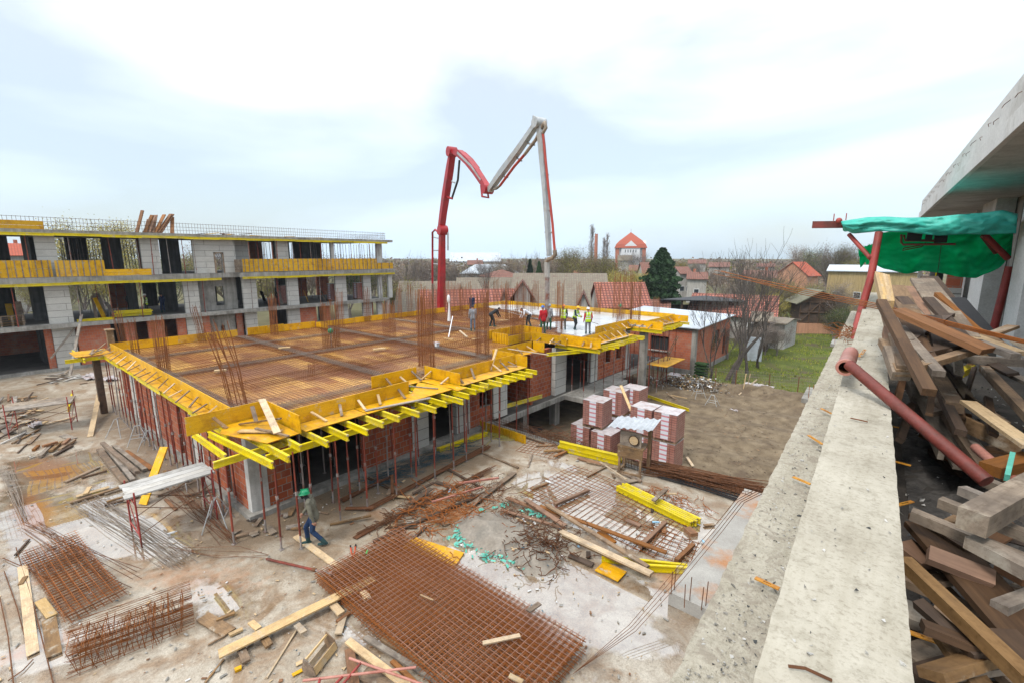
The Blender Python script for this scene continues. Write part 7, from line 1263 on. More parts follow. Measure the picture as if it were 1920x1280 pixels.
def tarp_mat(name, ca, cb, tr):
    m, nt, b = newmat(name); L = nt.links.new; pos = N(nt, 'ShaderNodeNewGeometry').outputs['Position']; n = noise_n(nt, pos, 2.2, 6, .6, 1.); c = ramp_n(nt, n, [(.3, ca), (.7, cb)]); L(c, b.inputs['Base Color']); b.inputs['Roughness'].default_value = .42
    b.inputs['Transmission Weight'].default_value = 0; o_ = nt.nodes['Material Output'] if 'Material Output' in nt.nodes else [x for x in nt.nodes if x.type == 'OUTPUT_MATERIAL'][0]
    t = N(nt, 'ShaderNodeBsdfTranslucent'); L(c, t.inputs[0]); mx = N(nt, 'ShaderNodeMixShader'); mx.inputs[0].default_value = tr; L(b.outputs[0], mx.inputs[1]); L(t.outputs[0], mx.inputs[2]); L(mx.outputs[0], o_.inputs[0])
    w_ = noise_n(nt, pos, 5, 4, .5, 2.5); bump_n(nt, b, w_, .35, .06); return m
tm = empty('tarpaulin', W(.7, 11, 8.6), 0, 'crumpled green tarpaulin slung over the red hoist frame', 'tarpaulin'); o = Vector(tm.location)
def wr(u, v, s): return .10*noise.noise(Vector((u*7, v*2.5, s)))+.05*noise.noise(Vector((u*17+v*6, v*7, s)))+.02*noise.noise(Vector((u*40-v*14, v*16, s)))
def curve(pts, u):
    x = pts[0][0]+(pts[-1][0]-pts[0][0])*u
    for (x0, y0), (x1, y1) in zip(pts, pts[1:]):
        if x <= x1: f = (x-x0)/(x1-x0); f = f*f*(3-2*f)*.5+f*.5; return x, y0+(y1-y0)*f
    return pts[-1]
T0 = [(1577, 416), (1600, 412), (1628, 408), (1660, 407), (1700, 409), (1750, 408), (1800, 403), (1840, 400), (1880, 395), (1908, 402)]
T1 = [(1582, 430), (1600, 438), (1648, 434), (1700, 436), (1760, 442), (1810, 439), (1850, 440), (1905, 438)]
B0 = [(1640, 438), (1700, 432), (1760, 432), (1820, 432), (1900, 436)]
B1 = [(1630, 492), (1660, 505), (1700, 514), (1730, 508), (1760, 512), (1800, 520), (1828, 522), (1850, 513), (1870, 505), (1896, 482)]
def sheetq(f, nu, nv, mats, nm):
    vs = [f(i/nu, j/nv)-o for j in range(nv+1) for i in range(nu+1)]; g = G(); g.add(vs, [(j*(nu+1)+i, j*(nu+1)+i+1, (j+1)*(nu+1)+i+1, (j+1)*(nu+1)+i) for j in range(nv) for i in range(nu)], 0, True)
    ob_ = g.build(nm, mats, tm, local=True); md = ob_.modifiers.new('s', 'SOLIDIFY'); md.thickness = .006; return ob_
def f_val(u, v):
    (x0, y0), (x1, y1) = curve(T0, u), curve(T1, u); return atQ(x0+(x1-x0)*v, y0+(y1-y0)*v, 10.15+wr(u, v, 1)*.9-.12*math.sin(v*3.1))
def f_top(u, v):
    x, y = curve(T0, u); a = atQ(x, y, 10.15+wr(u, 0, 1)*.9); b = atQ(x-(x-1740)*.08, y+10, 12.2); p = a.lerp(b, v); p.z += -.12*math.sin(v*3.1)+.6*wr(u, v, 1)*math.sin(v*3.1); return p
def f_back(u, v):
    (x0, y0), (x1, y1) = curve(B0, u), curve(B1, u); return atQ(x0+(x1-x0)*v, y0+(y1-y0)*v, 12.0-.5*v+wr(u, v, 5)*1.3)
TMV = tarp_mat('tarp_teal', (.04,.50,.40,1), (.10,.70,.57,1), .3); TMB = tarp_mat('tarp_green', (.02,.66,.33,1), (.04,.82,.48,1), .8)
sheetq(f_val, 60, 14, TMV, 'front_valance'); sheetq(f_top, 50, 14, TMV, 'top_sheet'); sheetq(f_back, 56, 26, TMB, 'back_drape')
def f_corner(u, v): 
    a = atQ(1640-30*u, 455+12*u, 12.0-u*.6); b = atQ(1640-32*u*(1-.2*v), 490+6*u, 11.8-u*.6); p = a.lerp(b, v); return p+Vector((0,0,wr(u, v, 8)))
sheetq(f_corner, 12, 10, TMB, 'corner_flap')
# black and yellow bag by the end wall, lamp on the pile
c = atQ(1755, 520, 14.0); t = empty('hanging_bag', c-Vector((0,0,.5)), 0, 'black and yellow bag hanging in front of the end wall', 'bag'); G().ball((0,0,.5), (.12, .1, .32), 0, 10, 8).build('bag_body', M['black'], t, local=True); G().bar((-.03,-.1,.3), (.0,-.11,.75), .07, .02).build('stripe', M['beam_y'], t, local=True)
# ================= VILLAGE, TREES =================
rnd = random.Random(51)
s_, c_ = math.sin(YAW), math.cos(YAW); RT = Vector((c_, s_, 0)); FW = Vector((-s_, c_, 0))
def vp(px, py, D): return RT*((px-960)/894*D)+FW*D+Vector((0, 0, 8.5-(py-481)/894*D))
tile = lambda n, a, b_, m_, d_=.3: brick_mat(n, a, b_, m_, .4, .42, .075, obj='x', zs=1.5, dirty=d_, dirt=(.16,.10,.08,1), bump=.8, off=.0)
M['tile_red'] = tile('tile_red', (.44,.17,.115,1), (.35,.125,.085,1), (.14,.05,.04,1)); M['tile_dull'] = tile('tile_dull', (.30,.13,.09,1), (.23,.10,.075,1), (.12,.06,.045,1), .5); M['tile_gray'] = tile('tile_gray', (.19,.16,.115,1), (.24,.205,.15,1), (.18,.155,.12,1), .6); M['tile_orange'] = tile('tile_orange', (.52,.12,.06,1), (.45,.10,.05,1), (.3,.07,.04,1), .1)
M['plaster'] = rough_mat('plaster', (.38,.36,.33,1), (.52,.50,.46,1), .4, .9, .1, 8, streak=.4); M['plaster_y'] = rough_mat('plaster_y', (.40,.29,.13,1), (.48,.36,.18,1), .4, .9, .1, 8, streak=.4); M['plaster_o'] = rough_mat('plaster_o', (.50,.25,.14,1), (.58,.31,.19,1), .4, .9, .1, 8, streak=.3)
M['glass'] = rough_mat('glass', (.02,.025,.03,1), (.04,.05,.06,1), 1, .15, 0); M['roof_white'] = rough_mat('roof_white', (.46,.51,.56,1), (.56,.61,.66,1), .3, .4, .1, 4, streak=.2)
def house(x0, x1, ridge, eave, D, dep, rot, roof, wallm, label, cat='house', gable=True, name='village_house', base=-2.3, wins=2, hip=0.):
    pa = math.atan(((x0+x1)/2-960)/894); a, b = vp(x0, eave, D), vp(x1, eave, D); w_ = (b-a).length*math.cos(pa); vd = FW*math.cos(pa)+RT*math.sin(pa)
    if rot == 90: w_, dep = dep, w_; c = (a+b)/2+vd*w_/2
    else: c = (a+b)/2+vd*dep/2
    ze = a.z; zr = vp(x0, ridge, D+dep/2*math.cos(pa)).z
    t = empty(name, (c.x, c.y, base), YAW-pa+R(rot), label, cat); ze -= base; zr -= base; w2, d2 = w_/2, dep/2; o = .35
    g = G(); g.box((-w2+.2, -d2+.2, 0), (w2-.2, d2-.2, ze))
    if gable and not hip:
        for s in (-1, 1): g.add([(s*(w2-.2), -d2+.2, ze), (s*(w2-.2), d2-.2, ze), (s*(w2-.2), 0, zr-.15), (s*(w2-.45), -d2+.2, ze), (s*(w2-.45), d2-.2, ze), (s*(w2-.45), 0, zr-.15)], [(0,1,2), (5,4,3), (0,3,4,1), (1,4,5,2), (2,5,3,0)])
    g.build('wall', M[wallm], t, local=True)
    g = G(); h = hip; k = (zr-ze)/d2*o
    for s in (-1, 1): g.add([(-w2-o*.3, s*(d2+o), ze-k), (w2+o*.3, s*(d2+o), ze-k), (w2-h+o*.3*(h == 0), 0, zr), (-w2+h-o*.3*(h == 0), 0, zr)]+[(-w2-o*.3, s*(d2+o), ze-k-.14), (w2+o*.3, s*(d2+o), ze-k-.14), (w2-h+o*.3*(h == 0), 0, zr-.14), (-w2+h-o*.3*(h == 0), 0, zr-.14)], [(0,1,2,3), (7,6,5,4), (0,4,5,1), (1,5,6,2), (3,2,6,7), (0,3,7,4)])
    if h:
        for s in (-1, 1): g.add([(s*(w2+o*.3), -d2-o, ze-k), (s*(w2+o*.3), d2+o, ze-k), (s*(w2-h), 0, zr)], [(0,1,2) if s > 0 else (2,1,0)])
    g.build('roof', M[roof], t, local=True)
    for i in range(wins):
        x = -w2+w_*(i+.5)/wins; f = G().box((x-.6, -d2+.13, ze*.35), (x+.6, -d2+.22, ze*.35+1.3)).build('window', M['white'], t, local=True); G().box((x-.5, -d2+.1, ze*.35+.1), (x+.5, -d2+.14, ze*.35+1.2)).build('pane', M['glass'], f, local=True)
    if rnd.random() < .5 and dep > 5 and D > 85: x = rnd.uniform(-w2*.6, w2*.6); G().box((x-.3, .1, zr-.9), (x+.3, .7, zr+.7)).build('chimney', M['brick_big'], t, local=True)
    return t
HS = [(742, 868, 527, 583, 62, 12, -6, 'tile_gray', 'plaster', 'low house with mossy gray tiled roof just right of the three storey shell', 0), (780, 990, 542, 584, 54, 9, 4, 'tile_red', 'plaster', 'long house with pink red tiled roof behind the base of the pump boom', 0), (852, 1010, 520, 556, 80, 9, 5, 'tile_gray', 'plaster', 'long gray brown roof behind the pink red roofed house', 0),
 (955, 1145, 512, 560, 76, 14, 0, 'tile_gray', 'plaster', 'large gray brown roof filling the middle behind the poured slab', 0), (985, 1110, 543, 572, 56, 7, 0, 'tile_gray', 'plaster', 'low mossy roof with red ridge just behind the far formwork boards', 0), (1112, 1214, 529, 573, 58, 8, 12, 'tile_red', 'plaster', 'house with bright pink tiled roof and bare gray gable, right of the poured slab', 0),
 (1296, 1470, 552, 590, 60, 9, -4, 'tile_red', 'plaster', 'long old house with patchy pink tiled roof behind the bare trees', 2), (1210, 1262, 562, 585, 60, 5, 0, 'tile_dull', 'plaster', 'small shed with dull red roof left of the black open shed', 0), (1478, 1520, 491, 515, 112, 8, 55, 'tile_orange', 'plaster_o', 'orange plastered house with steep red roof in the right distance', 1), (1550, 1725, 497, 508, 88, 12, 0, 'roof_white', 'plaster_y', 'long yellow building with a white metal roof beneath the tarpaulin', 4),
 (862, 975, 496, 512, 135, 18, 0, 'roof_white', 'plaster', 'low hall with pale blue white roof behind the gray brown roofs', 3), (905, 975, 505, 520, 100, 10, 20, 'tile_dull', 'plaster', 'brown hipped roof in front of the pale blue white hall', 0), (843, 940, 474, 490, 330, 30, 0, 'roof_white', 'plaster', 'wide white hall far away left of the boom tip', 6), (1075, 1150, 508, 520, 105, 9, 0, 'tile_red', 'plaster', 'red roof peeping over the large gray brown one', 0),
 (1200, 1240, 492, 512, 120, 9, 10, 'tile_dull', 'plaster', 'dull red house left of the dark cypress', 1), (1266, 1292, 500, 512, 115, 7, 20, 'tile_dull', 'plaster', 'white walled house with dull roof right of the dark cypress', 2), (1290, 1330, 510, 522, 110, 8, 0, 'tile_dull', 'plaster', 'small red roof behind the black open shed', 1), (1395, 1460, 507, 520, 100, 9, 0, 'tile_dull', 'plaster', 'gray red roof seen through the bare trees', 2), (0, 60, 457, 478, 92, 12, 0, 'tile_orange', 'plaster', 'red roofed house seen through the upper left openings', 3),
 (1180, 1215, 497, 507, 160, 10, 0, 'tile_dull', 'plaster', 'small house right below the white tower', 1), (1330, 1370, 492, 500, 190, 10, 0, 'tile_dull', 'plaster', 'distant dull red roof left of the bare trees', 2), (1290, 1325, 487, 494, 240, 12, 0, 'tile_dull', 'plaster', 'tiny distant roof right of the cypress top', 1), (876, 905, 488, 496, 190, 10, 0, 'tile_dull', 'plaster', 'dark roofed distant house right of the boom foot', 1),
 (1040, 1075, 500, 507, 170, 12, 0, 'tile_dull', 'plaster', 'small brown roof below the boom hose', 1), (1420, 1455, 494, 500, 210, 12, 0, 'tile_dull', 'plaster', 'tiny roof behind the tallest bare tree', 1)]
for x0, x1, r_, e_, D, dep, rot, rf, wl, lb, wn in HS: house(x0, x1, r_, e_, D, dep, rot, rf, wl, lb, wins=wn, hip=4 if 'hipped' in lb or 'hall with' in lb else 0, cat='hall' if 'hall' in lb else 'house')
for x0, x1, r_, e_, D, lb in ((962, 998, 526, 552, 55.5, 'small steep gable edged in red rising over the mossy roof'), (937, 952, 545, 566, 53.5, 'brown gable end at the right of the pink red roof'), (1082, 1110, 548, 578, 53, 'little wooden gable next to the pink tiled house')): house(x0, x1, r_, e_, D, 6, 90, 'tile_dull', 'plaster', lb, wins=0, name='gable_house')
# white tower with bell shaped red roof
c = vp(1181, 481, 250); t = empty('church_tower', (c.x, c.y, -2.3), YAW+R(-12), 'white square tower with corner bricks and a bell shaped red roof', 'tower'); w_ = 6.6; zt = vp(1181, 465, 250).z+2.3; zp = vp(1181, 437, 250).z+2.3; zm = vp(1181, 453, 250).z+2.3
G().box((-w_, -w_, 0), (w_, w_, zt)).box((-w_+2, -w_-1.1, 0), (w_-2, w_+1.1, zt)).box((-w_-1.1, -w_+2, 0), (w_+1.1, w_-2, zt)).build('wall', M['white'], t, local=True)
for sx in (-1, 1):
    for sy in (-1, 1): G().box((sx*w_-.9, sy*w_-.9, 0), (sx*w_+.9, sy*w_+.9, zt)).build('corner_pier', M['brick_big'], t, local=True)
g = G(); lv = [(w_+1.5, zt-.3), (w_+.7, zt+1.6), (w_*.86, zm), (.05, zp)]
for (r0, z0), (r1, z1) in zip(lv, lv[1:]):
    for k in range(4): a = [(-1,-1), (1,-1), (1,1), (-1,1)]; p, q = a[k], a[(k+1) % 4]; g.quad((p[0]*r0, p[1]*r0, z0), (q[0]*r0, q[1]*r0, z0), (q[0]*r1, q[1]*r1, z1), (p[0]*r1, p[1]*r1, z1))
g.tube([(0,0,zp), (0,0,zp+1.6)], .1, 4); g.quad((-lv[0][0], -lv[0][0], zt-.3), (-lv[0][0], lv[0][0], zt-.3), (lv[0][0], lv[0][0], zt-.3), (lv[0][0], -lv[0][0], zt-.3)); g.build('roof', M['tile_orange'], t, local=True)
for sd in (0, 1):
    pts = [(-4.2, zt-.4), (4.2, zt-.4), (0, zt+3.4)]; y = w_+1.1
    G().add([(x, -y, z) if sd == 0 else (y, x, z) for x, z in pts]+[(x, -y+2, z) if sd == 0 else (y-2, x, z) for x, z in pts], [(0,1,2), (5,4,3), (0,3,4,1), (1,4,5,2), (2,5,3,0)]).build('gable', M['white'], t, local=True)
    for k in range(5): x = -2.6+1.3*k; a = (x-.2, -w_-1.15, zt-2.6) if sd == 0 else (w_+1.15, x-.2, zt-2.6); b = (x+.2, -w_-.9, zt-1.2) if sd == 0 else (w_+.9, x+.2, zt-1.2); G().box(a, b).build('window', M['glass'], t, local=True)
house(1158, 1186, 479, 488, 236, 8, 0, 'tile_gray', 'plaster', 'steep gray roof in front of the white tower', wins=0)
c = vp(1117, 481, 240); G().tube([(c.x, c.y, -2.3), (c.x, c.y, vp(0, 440, 240).z)], [1.0, .75], 10).build('brick_chimney', M['brick_big'], label='slim brick factory chimney between two poplars', cat='chimney')
# the brick house behind the dirt lot: corner, two faces, white lean roof
bh = empty('brick_house', (-14, 41.9, -2), 0, 'unplastered red brick house with a white metal roof beyond the dirt lot', 'house')
zc = 2.0
g = G(); wall(g, -23.5, -14.35, -2, zc, .3, [(-18.2, -16.4, -.1, 1.2)], 'x', 41.9); g.build('brick_wall', M['brick_big'], bh)
g = G(); wall(g, 42.2, 52.2, -2, zc, -.3, [(47.3, 48.6, .1, 1.4), (50, 50.8, -1.4, 1.2)], 'y', -14.0)
g.add([(-14, 42.2, zc), (-14, 52.2, zc), (-14, 52.2, zc+.4), (-14.3, 42.2, zc), (-14.3, 52.2, zc), (-14.3, 52.2, zc+.4)], [(0,1,2), (5,4,3), (0,2,5,3)]); g.build('brick_wall', M['brick_big'], bh)
G().box((-14.36, 41.86, -2), (-13.96, 42.25, zc+.2)).build('corner_column', M['concrete'], bh); G().box((-23.6, 41.82, zc-.02), (-14.4, 42.2, zc+.28)).box((-23.5, 41.8, -2.2), (-13.9, 42.1, -1.55)).box((-14.3, 42.3, -2.2), (-13.92, 52.2, -1.6)).build('concrete_band', M['concrete'], bh)
[G().box(a, b).build('window', M['dark'], bh) for a, b in (((-18.2, 42.1, -.1), (-16.4, 42.15, 1.2)), ((-14.2, 47.3, .1), (-14.15, 48.6, 1.4)), ((-14.2, 50, -1.4), (-14.15, 50.8, 1.2)))]; G().box((-18.35, 41.75, -.2), (-16.25, 41.92, -.1)).build('sill', M['concrete_pale'], bh)
G().add([(-23.8, 41.5, zc+.3), (-13.6, 41.5, zc+.3), (-13.6, 52.4, zc+.5), (-23.8, 52.4, zc+.75), (-23.8, 41.5, zc+.22), (-13.6, 41.5, zc+.22), (-13.6, 52.4, zc+.42), (-23.8, 52.4, zc+.67)], [(0,1,2,3), (7,6,5,4), (0,4,5,1), (1,5,6,2), (2,6,7,3), (3,7,4,0)]).build('roof', M['roof_white'], bh)
# black open shed, wooden barn, outbuildings in the garden
c = vp(1305, 560, 64); t = empty('open_shed', (c.x, c.y, -2.2), YAW, 'open shed with thin black roof on posts behind the white roof', 'shed')
G().add([(-5.5, -3, 5.2), (6, -3, 4.9), (5, 3, 5.4), (-4.2, 3, 4.6), (-5.5, -3, 5.1), (6, -3, 4.8), (5, 3, 5.3), (-4.2, 3, 4.5)], [(0,1,2,3), (7,6,5,4), (0,4,5,1), (1,5,6,2), (2,6,7,3), (3,7,4,0)]).build('roof', M['black'], t, local=True)
for x in (-4, -2.5, 0, 2.5, 5): G().box((x, -2.6, 0), (x+.2, -2.4, 5)).build('post', M['wood_dark'], t, local=True)
G().box((-5, 2, 0), (5, 2.2, 4)).build('back_boards', M['wood_dark'], t, local=True)
c = vp(1536, 580, 66); t = empty('wooden_barn', (c.x, c.y, -2.2), YAW+R(-10), 'old raised wooden barn with mossy roof and crossed braces at the end of the garden', 'barn')
G().box((-2.6, -2, 0), (2.6, 2, 1.6)).build('brick_base', M['plaster_o'], t, local=True); G().box((-2.3, -1.7, 1.6), (2.3, 1.7, 4.6)).build('board_wall', M['wood_dark'], t, local=True)
g = G()
for x in (-2.4, -1.2, 0, 1.2, 2.4): g.box((x-.07, -1.86, 1.6), (x+.07, -1.74, 4.6))
for z in (1.7, 3.1, 4.5): g.box((-2.5, -1.9, z-.06), (2.5, -1.76, z+.06))
g.bar((-2.3, -1.85, 1.7), (0, -1.85, 4.4), .1, .1).bar((2.3, -1.87, 1.7), (0, -1.87, 4.4), .1, .1).build('frame', M['wood_dark'], t, local=True)
G().add([(-3.2, -2.4, 4.3), (0, -2.4, 6.2), (3.2, -2.4, 4.3), (-3.2, 2.4, 4.3), (0, 2.4, 6.2), (3.2, 2.4, 4.3), (-3.2, -2.4, 4.15), (0, -2.4, 6.05), (3.2, -2.4, 4.15)], [(0,1,4,3), (1,2,5,4), (6,7,1,0), (7,8,2,1)]).build('roof', rough_mat('moss', (.11,.105,.07,1), (.20,.19,.13,1), 1, .95, .4, 10), t, local=True); G().add([(-2.4,-1.8,4.5), (2.4,-1.8,4.5), (0,-1.8,6)], [(0,1,2)]).build('gable', M['wood_dark'], t, local=True)
house(1458, 1502, 596, 606, 53, 5, -15, 'tile_gray', 'plaster', 'pale low outbuilding with a caved gray roof in the garden', wins=0, name='outbuilding', cat='shed'); house(1420, 1460, 585, 601, 52, 5, 0, 'tile_gray', 'wood_dark', 'dark wooden lean-to against the old house in the garden', wins=0, name='outbuilding', cat='shed')
c = vp(1431, 655, 47); G().box((c.x-.8, c.y-.1, -2), (c.x+.7, c.y+.1, .4)).build('metal_gate', M['roof_white'], label='pale blue metal panel standing before the lean-to', cat='panel')
# ---- trees ----
M['bark'] = rough_mat('bark', (.06,.05,.042,1), (.12,.10,.085,1), 3, .95, .4, 20); M['bark_far'] = rough_mat('bark_far', (.16,.13,.115,1), (.24,.20,.18,1), 3, .95, 0, 20)
def lf(n, a, b_): return rough_mat(n, a, b_, .8, .9, 0, 6, spec=.1)
M['lf_olive'] = lf('lf_olive', (.15,.155,.045,1), (.29,.27,.075,1)); M['lf_green'] = lf('lf_green', (.02,.05,.02,1), (.045,.085,.03,1)); M['lf_yellow'] = lf('lf_yellow', (.30,.24,.05,1), (.42,.34,.08,1)); M['lf_brown'] = lf('lf_brown', (.16,.11,.07,1), (.26,.19,.13,1)); M['lf_gray'] = lf('lf_gray', (.19,.16,.14,1), (.28,.25,.22,1))
def branch(g, p, d, ln, r, lvl, rr, up=.15, spread=.6, tips=None, mi=0, kids=3):
    P = [p]; q = p
    for k in range(3): d = (d+Vector((rr.uniform(-1,1), rr.uniform(-1,1), rr.uniform(-.6,1)))*.16+Vector((0,0,up*.3))).normalized(); q = q+d*ln/3; P.append(q)
    g.tube(P, [r, r*.85, r*.72, r*.6], 5 if r > .05 else 3, mi, False)
    if tips is not None and lvl <= 1: tips += P[1:]
    if lvl == 0: return
    for k in range(kids if lvl > 1 else kids+1):
        t_ = rr.uniform(.35, 1.) if k else 1.; i = min(2, int(t_*3-.01)); b = P[i].lerp(P[i+1], t_*3-i)
        nd = (d+Vector((rr.uniform(-1,1), rr.uniform(-1,1), rr.uniform(-.3,.7)))*spread*(1.3 if k else .5)).normalized()
        branch(g, b, nd, ln*rr.uniform(.6, .85), r*.58, lvl-1, rr, up, spread, tips, mi, kids)
def leaves(g, tips, n, s, sp, rr, mi=0):
    for _ in range(n):
        c = rr.choice(tips)+Vector((rr.gauss(0, sp), rr.gauss(0, sp), rr.gauss(0, sp*.8))); u = Vector((rr.uniform(-1,1), rr.uniform(-1,1), rr.uniform(-1,1))).normalized()*s*rr.uniform(.6, 1.3); v = u.orthogonal().normalized()*s*rr.uniform(.4, .9); g.quad(c-u-v, c+u-v*.6, c+u+v, c-u*.7+v, mi if not isinstance(mi, tuple) else rr.choice(mi))
PT = {}
def proto(kind, seed):
    """returns (trunk mesh builder, crown mesh builder, crown materials) for a tree about 10 m tall"""
    rr = random.Random(seed); gt, gc = G(), G(); tips = []
    if kind == 'bare':
        for k in range(rr.choice((1, 2, 3))): gt.tube([(0,0,0), (.1,0,1.2)], [.16, .11], 7); 
        for k in range(3): branch(gc, Vector((.08,0,1.)), Vector((rr.uniform(-.35,.35), rr.uniform(-.35,.35), 1)).normalized(), 3.9, .08, 4, rr, .2, .5, tips, 0, 3)
        return gt, gc, [M['bark'], M['bark']]
    if kind == 'poplar':
        gt.tube([(0,0,0), (0,0,3)], [.2, .16], 6); gc.tube([(0,0,3), (0,0,10)], [.15, .02], 5)
        for k in range(150): z = rr.uniform(1.2, 9.3); a = rr.uniform(0, 6.28); ln = (1-abs(z/10-.35))*1.7; p = Vector((0,0,z)); q = p+Vector((math.cos(a)*.35*ln, math.sin(a)*.35*ln, ln)); gc.tube([p, q], [.03, .01], 3, 0, False); tips.append(q); tips.append((p+q)/2)
        leaves(gc, tips, 900, .06, .12, rr, 1); return gt, gc, [M['bark_far'], M['lf_gray']]
    if kind == 'cypress':
        gt.tube([(0,0,0), (0,0,8)], [.25, .05], 6)
        for _ in range(9000):
            z = rr.uniform(.5, 10); w_ = 1.75*(min(1, z/2.2)**.5)*(1-(z/10.2)**2.2)**.8*(.8+.35*noise.noise(Vector((z*1.3, 0, seed)))); a = rr.uniform(0, 6.28); r_ = w_*rr.uniform(.55, 1)*(1+.25*noise.noise(Vector((math.cos(a)*2, math.sin(a)*2, z*.9)))); c = Vector((r_*math.cos(a), r_*math.sin(a), z)); u = Vector((rr.uniform(-1,1), rr.uniform(-1,1), 1.4)).normalized()*rr.uniform(.08, .2); v = u.orthogonal().normalized()*.07; gc.quad(c-u-v, c+u-v, c+u+v, c-u+v)
        return gt, gc, [M['lf_green']]
    lm = {'olive': ['lf_olive', 'lf_brown'], 'brown': ['lf_brown', 'lf_gray'], 'yellow': ['lf_yellow', 'lf_olive'], 'gray': ['lf_gray', 'lf_brown'], 'green': ['lf_green', 'lf_olive']}[kind]
    gt.tube([(0,0,0), (.05,.05,1.4)], [.2, .15], 6)
    for k in range(4): branch(gc, Vector((.05,.05,1.)), Vector((rr.uniform(-.6,.6), rr.uniform(-.6,.6), 1)).normalized(), 3.3, .09, 3, rr, .15, .65, tips, 0, 4)
    leaves(gc, tips, {'gray': 5000, 'brown': 7500}.get(kind, 14000), .05, .42, rr, (1, 1, 2)); return gt, gc, [M['bark_far']]+[M[x] for x in lm]
def tree(kind, px, pyb, top, D, lb, var=0, base=-2.3, grp='trees beyond the site', lean=0., wid=1.):
    k = (kind, var)
    c = vp(px, 481, D); h = vp(px, top, D).z-base; sc = h/10.
    if k not in PT:
        gt, gc, ms = proto(kind, 100+var*7+len(kind)); zs = max(v[2] for v in gc.v); t = empty(kind+'_tree' if kind in ('bare', 'poplar', 'cypress') else 'leafy_tree', (0,0,0), 0, lb, 'tree', grp)
        gt.build('trunk', M['bark'] if kind == 'bare' else M['bark_far'], t, local=True); gc.build('crown', ms, t, local=True); PT[k] = (t, zs/10.); o = t
    else: o = copy_tree(PT[k][0], None, None, lb, grp)
    o.location = (c.x, c.y, base); sc /= PT[k][1]; o.scale = (sc*wid, sc*wid, sc); o.rotation_euler = (lean*s_, -lean*0+lean*c_, rnd.uniform(0, 6.28)) if lean else (0, 0, rnd.uniform(0, 6.28)); return o
